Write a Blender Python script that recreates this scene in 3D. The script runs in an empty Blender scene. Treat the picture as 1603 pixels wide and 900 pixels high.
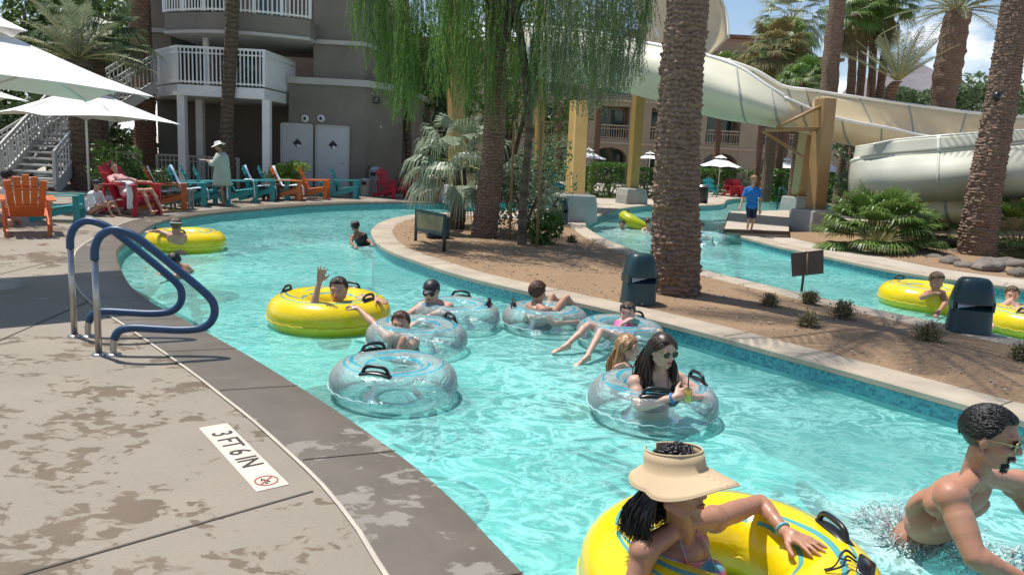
import bpy, bmesh, math, random
import numpy as np
from mathutils import Vector, Matrix, noise
from mathutils.geometry import tessellate_polygon
sc = bpy.context.scene
col = sc.collection
# ---------------------------------------------------------------- camera, sky, sun, exposure
FPX = 1185.0; PITCH = math.radians(10.0); ROLL = math.radians(3.0); CAMH = 1.7
cam_data = bpy.data.cameras.new('camera'); cam = bpy.data.objects.new('camera', cam_data); col.objects.link(cam)
cam_data.sensor_width = 36; cam_data.lens = FPX / 1603 * 36; cam_data.clip_end = 9000; cam_data.clip_start = 0.05
cam.matrix_world = Matrix.Translation((0, 0, CAMH)) @ Matrix.Rotation(math.pi / 2 - PITCH, 4, 'X') @ Matrix.Rotation(ROLL, 4, 'Z')
sc.camera = cam
SUN_DIR = Vector((-0.30, 0.20, 0.93)).normalized()      # towards the sun
world = bpy.data.worlds.new('World'); sc.world = world; world.use_nodes = True
wn = world.node_tree.nodes; wl = world.node_tree.links
for n in list(wn): wn.remove(n)
wo = wn.new('ShaderNodeOutputWorld'); bg = wn.new('ShaderNodeBackground'); sky = wn.new('ShaderNodeTexSky')
sky.sky_type = 'NISHITA'; sky.sun_disc = False
sky.sun_elevation = math.asin(SUN_DIR.z); sky.sun_rotation = math.atan2(SUN_DIR.x, SUN_DIR.y)
sky.air_density = 1.0; sky.dust_density = 0.6; sky.ozone_density = 1.2
bg.inputs[1].default_value = 0.115
tc = wn.new('ShaderNodeTexCoord'); mp = wn.new('ShaderNodeMapping'); mp.inputs['Scale'].default_value = (1, 1, 3.2)
cn = wn.new('ShaderNodeTexNoise'); cn.inputs['Scale'].default_value = 3.4; cn.inputs['Detail'].default_value = 9; cn.inputs['Roughness'].default_value = 0.58
cr = wn.new('ShaderNodeValToRGB'); cr.color_ramp.elements[0].position = 0.47; cr.color_ramp.elements[1].position = 0.60
cx = wn.new('ShaderNodeMixRGB'); cx.inputs[2].default_value = (8.2, 8.4, 8.8, 1)
wl.new(tc.outputs['Generated'], mp.inputs[0]); wl.new(mp.outputs[0], cn.inputs['Vector']); wl.new(cn.outputs[0], cr.inputs[0])
sx = wn.new('ShaderNodeSeparateXYZ'); wl.new(tc.outputs['Generated'], sx.inputs[0])
mr = wn.new('ShaderNodeMapRange'); mr.inputs[1].default_value = 0.21; mr.inputs[2].default_value = 0.08; mr.inputs[3].default_value = 0.0; mr.inputs[4].default_value = 0.30
wl.new(sx.outputs[2], mr.inputs[0])
ad = wn.new('ShaderNodeMath'); ad.operation = 'ADD'; wl.new(cn.outputs[0], ad.inputs[0]); wl.new(mr.outputs[0], ad.inputs[1]); wl.new(ad.outputs[0], cr.inputs[0])
cr.color_ramp.elements[0].position = 0.66; cr.color_ramp.elements[1].position = 0.76
wl.new(cr.outputs[0], cx.inputs[0]); wl.new(sky.outputs[0], cx.inputs[1]); wl.new(cx.outputs[0], bg.inputs[0]); wl.new(bg.outputs[0], wo.inputs[0])
sd = bpy.data.lights.new('sun', 'SUN'); sd.energy = 4.6; sd.angle = math.radians(0.53); sd.color = (1.0, 0.955, 0.88)
so = bpy.data.objects.new('sun', sd); col.objects.link(so); so.rotation_euler = SUN_DIR.to_track_quat('Z', 'Y').to_euler()
sc.view_settings.view_transform = 'Standard'; sc.view_settings.look = 'None'; sc.view_settings.gamma = 1; sc.view_settings.exposure = 0.28
sc.cycles.max_bounces = 10; sc.cycles.transparent_max_bounces = 24; sc.cycles.caustics_reflective = False; sc.cycles.caustics_refractive = False

# ---------------------------------------------------------------- surveying helpers: a sight line met with a height or a depth
def ray(px, py):
    u = (px - 801.5) / FPX; v = (450 - py) / FPX; c, s = math.cos(ROLL), math.sin(ROLL)
    X = u * c - v * s; Z = u * s + v * c; cp, sp = math.cos(PITCH), math.sin(PITCH)
    return X, cp + Z * sp, -sp + Z * cp
def G(px, py, z=0.0):
    X, dy, dz = ray(px, py); t = (z - CAMH) / dz
    return Vector((X * t, dy * t, z))
def P(px, py, Y):
    X, dy, dz = ray(px, py); t = Y / dy
    return Vector((X * t, Y, CAMH + dz * t))
V = Vector
WATER = -0.22
# ---------------------------------------------------------------- object helpers
WM = {}
def setp(o, label=None, cat=None, group=None, kind=None):
    if label: o['label'] = label
    if cat: o['category'] = cat
    if group: o['group'] = group
    if kind: o['kind'] = kind
    return o
def thing(name, label, cat, loc=(0, 0, 0), rz=0.0, group=None):
    o = bpy.data.objects.new(name, None); col.objects.link(o); o.empty_display_size = 0.2
    o.location = loc; o.rotation_euler = (0, 0, rz)
    WM[o.name] = Matrix.Translation(V(loc)) @ Matrix.Rotation(rz, 4, 'Z')
    return setp(o, label, cat, group)
def link_mesh(name, me, parent=None, world=False):
    o = bpy.data.objects.new(name, me); col.objects.link(o)
    if parent is not None:
        o.parent = parent
        if world: me.transform(WM[parent.name].inverted())
        WM[o.name] = WM[parent.name].copy()
    else: WM[o.name] = Matrix.Identity(4)
    return o
class MB:
    def __init__(s): s.v = []; s.f = []; s.mi = []; s.cur = 0
    def add(s, vs, fs):
        b = len(s.v); s.v.extend([tuple(v) for v in vs]); s.f.extend([tuple(i + b for i in f) for f in fs]); s.mi.extend([s.cur] * len(fs)); return s
    def box(s, c, size, rz=0.0, M=None):
        hx, hy, hz = size[0] / 2, size[1] / 2, size[2] / 2
        vs = [V((x, y, z)) for x in (-hx, hx) for y in (-hy, hy) for z in (-hz, hz)]
        R = M if M is not None else Matrix.Rotation(rz, 3, 'Z')
        return s.add([V(c) + R @ v for v in vs], [(0, 1, 3, 2), (4, 6, 7, 5), (0, 4, 5, 1), (2, 3, 7, 6), (0, 2, 6, 4), (1, 5, 7, 3)])
    def bar(s, a, b, w, h, up=(0, 0, 1)):
        a, b = V(a), V(b); d = (b - a); L = d.length
        if L < 1e-6: return s
        d.normalize(); r = d.cross(V(up))
        if r.length < 1e-4: r = d.cross(V((1, 0, 0)))
        r.normalize(); u = r.cross(d)
        R = Matrix((r, d, u)).transposed()
        return s.box((a + b) / 2, (w, L, h), M=R)
    def tube(s, pts, rad, n=8, cap=True, flat=1.0):
        pts = [V(p) for p in pts]; m = len(pts)
        if not hasattr(rad, '__len__'): rad = [rad] * m
        b = len(s.v); prev = None
        for i, p in enumerate(pts):
            t = (pts[min(i + 1, m - 1)] - pts[max(i - 1, 0)])
            if t.length < 1e-9: t = V((0, 0, 1))
            t.normalize()
            if prev is None:
                r = t.cross(V((0, 0, 1)))
                if r.length < 0.05: r = t.cross(V((0, 1, 0)))
            else: r = prev - t * prev.dot(t)
            r.normalize(); prev = r; u = t.cross(r)
            for k in range(n):
                a = 2 * math.pi * k / n
                s.v.append(tuple(p + (r * math.cos(a) + u * math.sin(a) * flat) * rad[i]))
        for i in range(m - 1):
            for k in range(n):
                k2 = (k + 1) % n
                s.f.append((b + i * n + k, b + i * n + k2, b + (i + 1) * n + k2, b + (i + 1) * n + k)); s.mi.append(s.cur)
        if cap:
            s.f.append(tuple(b + k for k in range(n - 1, -1, -1))); s.f.append(tuple(b + (m - 1) * n + k for k in range(n))); s.mi += [s.cur] * 2
        return s
    def lathe(s, prof, c=(0, 0, 0), n=24, sx=1, sy=1):
        b = len(s.v); c = V(c)
        for r, z in prof:
            for k in range(n):
                a = 2 * math.pi * k / n
                s.v.append((c.x + r * sx * math.cos(a), c.y + r * sy * math.sin(a), c.z + z))
        for i in range(len(prof) - 1):
            for k in range(n):
                k2 = (k + 1) % n
                s.f.append((b + i * n + k, b + i * n + k2, b + (i + 1) * n + k2, b + (i + 1) * n + k)); s.mi.append(s.cur)
        return s
    def ell(s, c, r, M=None, nu=16, nv=10):
        vs = []; R = M if M is not None else Matrix.Identity(3)
        for j in range(nv + 1):
            th = math.pi * j / nv
            for i in range(nu):
                ph = 2 * math.pi * i / nu
                vs.append(V(c) + R @ V((r[0] * math.sin(th) * math.cos(ph), r[1] * math.sin(th) * math.sin(ph), r[2] * math.cos(th))))
        fs = []
        for j in range(nv):
            for i in range(nu):
                i2 = (i + 1) % nu
                fs.append((j * nu + i, (j + 1) * nu + i, (j + 1) * nu + i2, j * nu + i2))
        return s.add(vs, fs)
    def build(s, name, mat=None, parent=None, world=False, smooth=True, bevel=0, solid=0, auto=None):
        me = bpy.data.meshes.new(name); me.from_pydata([tuple(v) for v in s.v], [], s.f)
        mats = mat if isinstance(mat, (list, tuple)) else [mat]
        for m in mats: me.materials.append(m)
        if len(mats) > 1: me.polygons.foreach_set('material_index', s.mi)
        me.polygons.foreach_set('use_smooth', [bool(smooth)] * len(me.polygons))
        o = link_mesh(name, me, parent, world)
        if auto:
            me.polygons.foreach_set('use_smooth', [True] * len(me.polygons))
            try: me.set_sharp_from_angle(angle=math.radians(auto))
            except Exception: pass
        if solid:
            m = o.modifiers.new('solid', 'SOLIDIFY'); m.thickness = solid; m.offset = 0
        if bevel:
            m = o.modifiers.new('bevel', 'BEVEL'); m.width = bevel; m.segments = 2; m.limit_method = 'ANGLE'; m.angle_limit = math.radians(40)
        return o
def fix_normals(o):
    bm = bmesh.new(); bm.from_mesh(o.data); bmesh.ops.recalc_face_normals(bm, faces=bm.faces); bm.to_mesh(o.data); bm.free(); return o
def copy_tree(o, parent=None, loc=None, rz=None, label=None):
    c = o.copy(); col.objects.link(c)
    if parent is not None: c.parent = parent
    if loc is not None: c.location = loc
    if rz is not None: c.rotation_euler = (0, 0, rz)
    if label: c['label'] = label
    for ch in [x for x in bpy.data.objects if x.parent == o]: copy_tree(ch, c)
    return c
# ---------------------------------------------------------------- materials
def rgb(r, g, b):
    f = lambda c: ((c / 255 + 0.055) / 1.055) ** 2.4 if c > 10 else c / 255 / 12.92
    return (f(r), f(g), f(b))
def lerp(a, b, t): return a + (b - a) * t
class NT:
    def __init__(s, name):
        s.m = bpy.data.materials.new(name); s.m.use_nodes = True; s.t = s.m.node_tree; s.n = s.t.nodes; s.l = s.t.links
        s.b = s.n['Principled BSDF']; s.out = s.n['Material Output']
        s._tc = None
    def co(s, kind='Object'):
        if s._tc is None: s._tc = s.n.new('ShaderNodeTexCoord')
        return s._tc.outputs[kind]
    def node(s, t, **kw):
        n = s.n.new('ShaderNode' + t)
        for k, v in kw.items(): setattr(n, k, v)
        return n
    def mapping(s, src, scale=(1, 1, 1), rot=(0, 0, 0), loc=(0, 0, 0)):
        m = s.node('Mapping'); m.inputs['Scale'].default_value = scale; m.inputs['Rotation'].default_value = rot; m.inputs['Location'].default_value = loc
        s.l.new(src, m.inputs[0]); return m.outputs[0]
    def noise(s, scale=5, detail=4, rough=0.55, src=None, dist=0):
        n = s.node('TexNoise'); n.inputs['Scale'].default_value = scale; n.inputs['Detail'].default_value = detail; n.inputs['Roughness'].default_value = rough; n.inputs['Distortion'].default_value = dist
        s.l.new(src if src is not None else s.co(), n.inputs['Vector']); return n.outputs[0]
    def ramp(s, src, stops):
        n = s.node('ValToRGB'); e = n.color_ramp.elements
        while len(e) < len(stops): e.new(0.5)
        for k, (p, c) in enumerate(stops):
            e[k].position = p; e[k].color = (c, c, c, 1) if not hasattr(c, '__len__') else (*c, 1)
        s.l.new(src, n.inputs[0]); return n.outputs[0]
    def mix(s, fac, a, b, mode='MIX'):
        n = s.node('MixRGB'); n.blend_type = mode
        for i, x in ((0, fac), (1, a), (2, b)):
            if isinstance(x, (int, float)): n.inputs[i].default_value = x if i == 0 else (x, x, x, 1)
            elif isinstance(x, tuple): n.inputs[i].default_value = (*x, 1)
            else: s.l.new(x, n.inputs[i])
        return n.outputs[0]
    def math(s, op, a, b=0.0, clamp=False):
        n = s.node('Math'); n.operation = op; n.use_clamp = clamp
        for i, x in ((0, a), (1, b)):
            if isinstance(x, (int, float)): n.inputs[i].default_value = x
            else: s.l.new(x, n.inputs[i])
        return n.outputs[0]
    def color(s, x):
        if isinstance(x, tuple): s.b.inputs['Base Color'].default_value = (*x, 1)
        else: s.l.new(x, s.b.inputs['Base Color'])
        return s
    def rough(s, x):
        if isinstance(x, (int, float)): s.b.inputs['Roughness'].default_value = x
        else: s.l.new(x, s.b.inputs['Roughness'])
        return s
    def bump(s, h, strength=0.3, dist=0.02):
        n = s.node('Bump'); n.inputs['Strength'].default_value = strength; n.inputs['Distance'].default_value = dist
        s.l.new(h, n.inputs['Height']); s.l.new(n.outputs[0], s.b.inputs['Normal']); return s
    def set(s, **kw):
        for k, v in kw.items():
            s.b.inputs[k.replace('_', ' ')].default_value = v
        return s
def simple(name, c, rough=0.6, var=0.12, scale=6, bump=0.0, bscale=40, **kw):
    n = NT(name); f = n.noise(scale, 5)
    d = tuple(x * (1 - var) for x in c); l = tuple(min(1, x * (1 + var)) for x in c)
    n.color(n.ramp(f, [(0.3, d), (0.7, l)])).rough(rough)
    if bump: n.bump(n.noise(bscale, 4), bump, 0.01)
    n.set(**kw); return n.m
M = {}
def leafmat(name, a, b, rough=0.5, trans=0.35, scale=1.3):
    n = NT(name); f = n.noise(scale, 3); g = n.noise(scale * 9, 2)
    c = n.mix(n.math('MULTIPLY', g, 0.6), n.ramp(f, [(0.32, a), (0.68, b)]), tuple(x * 1.25 for x in b))
    n.color(c).rough(rough)
    t = n.node('BsdfTranslucent'); n.l.new(c, t.inputs[0]); mx = n.node('MixShader'); mx.inputs[0].default_value = trans
    n.l.new(n.b.outputs[0], mx.inputs[1]); n.l.new(t.outputs[0], mx.inputs[2]); n.l.new(mx.outputs[0], n.out.inputs[0])
    return n.m
# deck concrete: dry pale concrete with brown wet patches (world metres = object coords)
def concrete(name, dry, wet, wetness, sc_=1.0, patches=True):
    n = NT(name); co = n.co()
    base = n.ramp(n.noise(1.1, 6, 0.6), [(0.3, tuple(x * 0.86 for x in dry)), (0.7, tuple(x * 1.08 for x in dry))])
    fine = n.noise(90, 3, 0.7); base = n.mix(0.25, base, n.ramp(fine, [(0.35, tuple(x * 0.7 for x in dry)), (0.65, tuple(x * 1.15 for x in dry))]))
    wob = n.noise(2.6 * sc_, 5, 0.62, dist=0.6); big = n.noise(0.55, 2, 0.5, n.mapping(co, loc=(3.1, 7.7, 0)))
    sp = n.noise(9 * sc_, 3, 0.55, n.mapping(co, loc=(9, 2, 0), scale=(1, 1.5, 1)), dist=0.8)
    w = n.math('ADD', n.math('ADD', n.math('MULTIPLY', wob, 0.62), n.math('MULTIPLY', sp, 0.34)), n.math('MULTIPLY', big, 0.46))
    wm = n.ramp(w, [(wetness, 0.0), (wetness + 0.035, 1.0)])
    n.color(n.mix(wm, base, n.mix(0.5, wet, n.ramp(n.noise(3, 4), [(0.3, tuple(x * 0.75 for x in wet)), (0.7, tuple(x * 1.2 for x in wet))]))))
    n.rough(n.ramp(wm, [(0, 0.82), (1, 0.38)]))
    n.bump(n.mix(0.5, n.noise(140, 3, 0.7), n.noise(12, 4)), 0.22, 0.006)
    return n.m
DRY = (0.268, 0.230, 0.181); WETC = (0.165, 0.122, 0.080)
M['deck'] = concrete('deck_concrete', DRY, WETC, 0.742)
M['deckwet'] = concrete('deck_border_concrete', (0.235, 0.212, 0.18), (0.135, 0.112, 0.085), 0.575, 0.8)
M['coping'] = simple('coping_concrete', (0.40, 0.335, 0.255), 0.8, 0.18, 2.2, 0.25, 60)
M['path'] = simple('path_concrete', (0.43, 0.37, 0.30), 0.8, 0.14, 1.5, 0.2, 60)
M['joint'] = simple('joint_dark', (0.10, 0.085, 0.065), 0.9)
M['caulk'] = simple('white_caulk', (0.48, 0.43, 0.35), 0.7, 0.15, 3)
def sandmat():
    n = NT('decomposed_granite'); a = (0.27, 0.175, 0.100)
    c = n.ramp(n.noise(0.9, 6, 0.65), [(0.3, tuple(x * 0.82 for x in a)), (0.7, tuple(x * 1.15 for x in a))])
    c = n.mix(0.45, c, n.ramp(n.noise(38, 4, 0.8), [(0.36, tuple(x * 0.55 for x in a)), (0.5, a), (0.66, tuple(min(1, x * 1.75) for x in a))]))
    c = n.mix(n.ramp(n.noise(7, 5, 0.75), [(0.60, 0.0), (0.66, 0.6)]), c, (0.12, 0.075, 0.045))
    n.color(c).rough(0.95).bump(n.mix(0.5, n.noise(60, 4, 0.8), n.noise(5, 5, 0.7)), 0.6, 0.03); return n.m
M['sand'] = sandmat()
M['plaster'] = None
def plastermat():
    n = NT('pool_plaster'); c = n.ramp(n.noise(0.7, 4), [(0.3, (0.62, 0.70, 0.68)), (0.7, (0.78, 0.83, 0.80))]); n.color(c).rough(0.7)
    n.bump(n.noise(2.2, 3), 0.5, 0.1); return n.m
M['plaster'] = plastermat()
def tilemat():
    n = NT('waterline_mosaic'); co = n.co('UV'); b = n.node('TexBrick'); b.offset = 0.0; b.squash = 1.0
    b.inputs['Scale'].default_value = 1.0; b.inputs['Mortar Size'].default_value = 0.002; b.inputs['Brick Width'].default_value = 0.03; b.inputs['Row Height'].default_value = 0.03
    b.inputs['Color1'].default_value = (0.02, 0.16, 0.24, 1); b.inputs['Color2'].default_value = (0.10, 0.42, 0.45, 1); b.inputs['Mortar'].default_value = (0.16, 0.32, 0.32, 1); b.inputs['Bias'].default_value = 0.1
    n.l.new(co, b.inputs[0]); n.color(b.outputs[0]).rough(0.25); return n.m
M['tile'] = tilemat(); M['tealwall'] = simple('turquoise_wall_tile', (0.16, 0.50, 0.47), 0.35, 0.1, 3)
def watermat():
    n = NT('pool_water'); co = n.co()
    n.n.remove(n.b)
    tr = n.node('BsdfTransparent'); gl = n.node('BsdfGlossy'); gl.inputs['Roughness'].default_value = 0.03
    gl.inputs['Color'].default_value = (1, 1, 1, 1)
    df = n.node('BsdfDiffuse')
    h1 = n.noise(5.5, 4, 0.6, n.mapping(co, scale=(1, 1.25, 1)), dist=0.9); h2 = n.noise(19, 3, 0.6, dist=0.5)
    bp = n.node('Bump'); bp.inputs['Strength'].default_value = 1.0; bp.inputs['Distance'].default_value = 0.025
    n.l.new(n.mix(0.22, h1, h2), bp.inputs['Height'])
    bp2 = n.node('Bump'); bp2.inputs['Strength'].default_value = 1.0; bp2.inputs['Distance'].default_value = 0.01
    for x in (gl,): n.l.new(bp.outputs[0], x.inputs['Normal'])
    # noise tint: bright and dark of refraction painted into the transmission colour
    r = n.noise(2.1, 5, 0.62, n.mapping(co, scale=(1, 1.3, 1)), dist=1.4); r2 = n.noise(0.45, 3, 0.5)
    k = n.math('ADD', n.math('MULTIPLY', r, 0.75), n.math('MULTIPLY', r2, 0.25))
    n.l.new(n.ramp(k, [(0.36, (0.30, 0.80, 0.78)), (0.62, (0.52, 0.93, 0.90))]), tr.inputs[0])
    # fine air bubbles and foam, plus caustic light painted as pale veins
    at = n.node('Attribute'); at.attribute_name = 'foam'
    wv = n.node('TexWave') if False else None
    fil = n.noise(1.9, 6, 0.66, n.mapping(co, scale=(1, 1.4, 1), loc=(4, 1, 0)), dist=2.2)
    fl = n.ramp(n.math('ABSOLUTE', n.math('SUBTRACT', fil, 0.5)), [(0.0, 1.0), (0.075, 0.0)])  # vein mask for the painted caustic light
    caustic_aer = n.math('MULTIPLY', fl, n.ramp(n.noise(0.5, 2, 0.5, n.mapping(co, loc=(1, 5, 0))), [(0.38, 0.12), (0.60, 0.95)]))
    caustic_aer = n.math('ADD', caustic_aer, n.math('MULTIPLY', n.ramp(n.noise(26, 4, 0.8), [(0.45, 0.2), (0.62, 1.0)]), at.outputs['Fac']), True)
    caustic_aer = n.math('ADD', n.math('MULTIPLY', caustic_aer, 0.50), 0.33, True)
    df.inputs[0].default_value = (0.36, 0.86, 0.82, 1)
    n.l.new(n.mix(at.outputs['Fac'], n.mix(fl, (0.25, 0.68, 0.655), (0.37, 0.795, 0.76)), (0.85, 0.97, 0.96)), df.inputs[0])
    m1 = n.node('MixShader'); n.l.new(caustic_aer, m1.inputs[0]); n.l.new(tr.outputs[0], m1.inputs[1]); n.l.new(df.outputs[0], m1.inputs[2])
    fr = n.node('Fresnel'); fr.inputs[0].default_value = 1.33; n.l.new(bp.outputs[0], fr.inputs['Normal'])
    m2 = n.node('MixShader'); n.l.new(n.math('MULTIPLY', fr.outputs[0], 1.0, True), m2.inputs[0]); n.l.new(m1.outputs[0], m2.inputs[1]); n.l.new(gl.outputs[0], m2.inputs[2])
    n.l.new(m2.outputs[0], n.out.inputs[0]); return n.m
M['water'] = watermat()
M['white'] = simple('white_paint', (0.74, 0.73, 0.70), 0.45, 0.05)
M['whitecloth'] = simple('white_canvas', (0.80, 0.79, 0.76), 0.85, 0.04, 3)
M['towel'] = simple('white_towel', (0.78, 0.79, 0.82), 0.95, 0.06, 8, 0.5, 120)
M['bluetowel'] = simple('pale_blue_towel', (0.50, 0.62, 0.78), 0.95, 0.1, 8, 0.5, 120)
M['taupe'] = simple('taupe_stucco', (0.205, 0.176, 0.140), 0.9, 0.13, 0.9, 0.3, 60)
M['taupelight'] = simple('pale_stucco_trim', (0.46, 0.43, 0.38), 0.85, 0.06, 2)
M['door'] = simple('grey_door_paint', (0.50, 0.50, 0.49), 0.5, 0.05)
M['stairpaint'] = simple('grey_white_paint', (0.50, 0.49, 0.46), 0.6, 0.08)
M['hotel'] = simple('tan_stucco', (0.40, 0.315, 0.225), 0.9, 0.08, 0.6, 0.3, 40)
M['hoteltrim'] = simple('pale_tan_trim', (0.50, 0.40, 0.29), 0.85, 0.06, 1)
M['glass'] = simple('window_glass', (0.03, 0.075, 0.075), 0.06, 0.5, 0.7)
M['curtain'] = simple('curtain', (0.22, 0.36, 0.33), 0.9, 0.3, 3)
M['dark'] = simple('dark_interior', (0.03, 0.028, 0.026), 0.9, 0.2)
M['roof'] = simple('roof_tile', (0.22, 0.13, 0.09), 0.85, 0.2, 3)
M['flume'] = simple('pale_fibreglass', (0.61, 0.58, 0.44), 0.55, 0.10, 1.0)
M['flumeshaded'] = simple('shaded_grey_fibreglass', (0.46, 0.46, 0.375), 0.55, 0.12, 0.8)  # shade on the outer walls is put into this greyer colour
M['flumesunlit'] = simple('sunlit_sand_fibreglass', (0.72, 0.58, 0.36), 0.6, 0.08, 0.9)  # warmed so the colour itself carries sunlight on the inner wall
M['rim'] = simple('white_fibreglass_rim', (0.80, 0.79, 0.72), 0.35, 0.03)
M['pillar'] = simple('ochre_steel', (0.37, 0.24, 0.072), 0.5, 0.08, 2)
M['pillarb'] = simple('tan_steel', (0.36, 0.215, 0.090), 0.5, 0.10, 2)
M['footing'] = simple('concrete_footing', (0.36, 0.35, 0.33), 0.85, 0.12, 3, 0.3, 60)
M['steel'] = simple('brushed_steel', (0.42, 0.40, 0.38), 0.32, 0.08, 30, Metallic=0.9)
M['bluegrip'] = simple('blue_foam_grip', (0.012, 0.052, 0.125), 0.42, 0.12, 20, 0.1, 200)
M['black'] = simple('black_plastic', (0.014, 0.014, 0.016), 0.32, 0.1)
M['darkteal'] = simple('dark_teal_plastic', (0.012, 0.040, 0.048), 0.42, 0.25, 3)
M['brownmetal'] = simple('brown_sign_metal', (0.075, 0.036, 0.026), 0.5, 0.15, 5)
M['orange'] = simple('orange_lumber', (0.66, 0.165, 0.022), 0.45, 0.12, 4)
M['orangered'] = simple('weathered_orange_lumber', (0.60, 0.13, 0.025), 0.5, 0.15, 4)
M['teal'] = simple('teal_lumber', (0.025, 0.30, 0.31), 0.45, 0.1, 4)
M['red'] = simple('red_lumber', (0.46, 0.018, 0.035), 0.45, 0.1, 4)
M['rock'] = simple('grey_boulder', (0.165, 0.14, 0.118), 0.9, 0.35, 5, 0.6, 14)
M['bark'] = None
def barkmat(name, a, b, ring=9.0, sc_=3.0):
    n = NT(name); co = n.co(); w = n.node('TexWave'); w.bands_direction = 'Z'; w.inputs['Scale'].default_value = ring; w.inputs['Distortion'].default_value = 7; w.inputs['Detail'].default_value = 4; w.inputs['Detail Scale'].default_value = 1.6
    n.l.new(co, w.inputs[0]); f = n.noise(sc_, 6, 0.7, n.mapping(co, scale=(1, 1, 2.2))); f2 = n.noise(sc_ * 8, 4, 0.7, n.mapping(co, scale=(1, 1, 0.5)))
    c = n.ramp(f, [(0.3, a), (0.68, b)]); c = n.mix(0.55, c, n.ramp(w.outputs[0], [(0.1, tuple(x * 0.5 for x in a)), (0.7, b)]))
    c = n.mix(0.35, c, n.ramp(f2, [(0.35, tuple(x * 0.4 for x in a)), (0.65, tuple(min(1, x * 1.3) for x in b))]))
    n.color(c).rough(0.95).bump(n.mix(0.5, w.outputs[0], f2), 0.9, 0.03); return n.m
M['bark'] = barkmat('palm_bark', (0.115, 0.070, 0.048), (0.31, 0.205, 0.145), 5.0)
M['barkred'] = barkmat('red_brown_bark', (0.09, 0.045, 0.028), (0.25, 0.14, 0.088), 3.0)
M['barkfib'] = barkmat('fibrous_bark', (0.05, 0.035, 0.022), (0.155, 0.11, 0.070), 2.0)
M['barktree'] = barkmat('grey_brown_bark', (0.06, 0.05, 0.035), (0.16, 0.13, 0.09), 1.0)
M['stake'] = simple('wood_stake', (0.25, 0.16, 0.07), 0.85, 0.2, 6)
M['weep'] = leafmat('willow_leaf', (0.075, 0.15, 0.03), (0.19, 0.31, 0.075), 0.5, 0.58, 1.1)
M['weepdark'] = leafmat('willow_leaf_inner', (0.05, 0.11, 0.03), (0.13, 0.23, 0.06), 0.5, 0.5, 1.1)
M['weepgrey'] = leafmat('olive_grey_leaf', (0.12, 0.16, 0.09), (0.26, 0.31, 0.19), 0.5, 0.3, 1.4)
M['fan'] = leafmat('fan_palm_leaf', (0.13, 0.19, 0.115), (0.33, 0.38, 0.26), 0.45, 0.25, 3)
M['fang'] = leafmat('green_fan_leaf', (0.05, 0.11, 0.022), (0.17, 0.26, 0.06), 0.4, 0.3, 3)
M['fand'] = leafmat('dark_palm_leaf', (0.035, 0.07, 0.03), (0.11, 0.16, 0.065), 0.4, 0.3, 2)
M['date'] = leafmat('date_palm_leaf', (0.12, 0.15, 0.095), (0.27, 0.31, 0.20), 0.5, 0.25, 1)
M['skirt'] = leafmat('dry_palm_skirt', (0.10, 0.085, 0.03), (0.24, 0.20, 0.08), 0.8, 0.2, 1)
M['petiole'] = simple('petiole', (0.36, 0.33, 0.13), 0.5, 0.2)
M['hedge'] = leafmat('hedge_leaf', (0.028, 0.075, 0.012), (0.10, 0.20, 0.03), 0.45, 0.3, 2)
M['lime'] = leafmat('lime_shrub_leaf', (0.11, 0.20, 0.02), (0.26, 0.38, 0.05), 0.5, 0.35, 3)
M['bush'] = leafmat('grey_green_leaf', (0.065, 0.11, 0.05), (0.17, 0.24, 0.11), 0.6, 0.3, 0.6)
M['tuft'] = leafmat('dry_shrub_leaf', (0.12, 0.10, 0.05), (0.26, 0.23, 0.12), 0.8, 0.2, 6)
M['treegreen'] = leafmat('tree_leaf', (0.035, 0.075, 0.015), (0.13, 0.20, 0.045), 0.5, 0.35, 0.8)
# ================================================================ pools, deck, island
def smooth_line(pts, step=0.3):
    pts = [V((p[0], p[1])) for p in pts]; out = []
    for i in range(len(pts) - 1):
        p0 = pts[max(i - 1, 0)]; p1 = pts[i]; p2 = pts[i + 1]; p3 = pts[min(i + 2, len(pts) - 1)]
        n = max(1, int((p2 - p1).length / step))
        for k in range(n):
            t = k / n
            out.append(0.5 * ((2 * p1) + (p2 - p0) * t + (2 * p0 - 5 * p1 + 4 * p2 - p3) * t * t + (-p0 + 3 * p1 - 3 * p2 + p3) * t ** 3))
    out.append(pts[-1]); return out
def scaled(pts, near, far, yb=15.0):
    return [(x * (near if y < yb else far), y * (near if y < yb else far)) for x, y in pts]
def offset(line, d):
    out = []; m = len(line)
    for i in range(m):
        t = (line[min(i + 1, m - 1)] - line[max(i - 1, 0)]).normalized()
        out.append(line[i] + V((t.y, -t.x)) * d)   # + is towards the water
    return out
E1 = smooth_line(scaled([(13, -4.5), (5, -1.2), (2.6, 0.45), (1.4, 1.45), (0.7, 2.25), (0.1, 3.16), (-0.21, 3.74), (-0.54, 4.27), (-0.86, 4.70), (-1.28, 5.24), (-1.65, 5.68), (-2.22, 6.35), (-3.44, 7.7), (-4.18, 8.5), (-5.0, 9.6), (-6.15, 11.55), (-6.68, 12.7), (-7.2, 14.3), (-7.6, 16.2), (-7.45, 18.5), (-6.98, 20.2), (-6.27, 22.3), (-5.25, 24.2), (-3.9, 25.7), (-2.4, 26.9), (0, 29.3), (2.0, 32.6)], .904, .94), 0.2)
E2 = smooth_line(scaled([(3.6, 31.2), (2.3, 28.6), (1.1, 26.2), (-0.2, 24.4), (-1.7, 22.7), (-2.75, 21.2), (-3.22, 19.2), (-3.18, 17.0), (-2.77, 15.0), (-2.24, 13.5), (-1.66, 12.5), (-0.80, 11.2), (0.17, 10.15), (0.92, 9.43), (1.60, 8.75), (2.15, 8.12), (2.62, 7.5), (3.17, 6.78), (3.72, 6.02), (4.2, 5.35), (5.2, 3.9), (7.4, 1.8), (13, -2)], .936, .936), 0.2)
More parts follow.
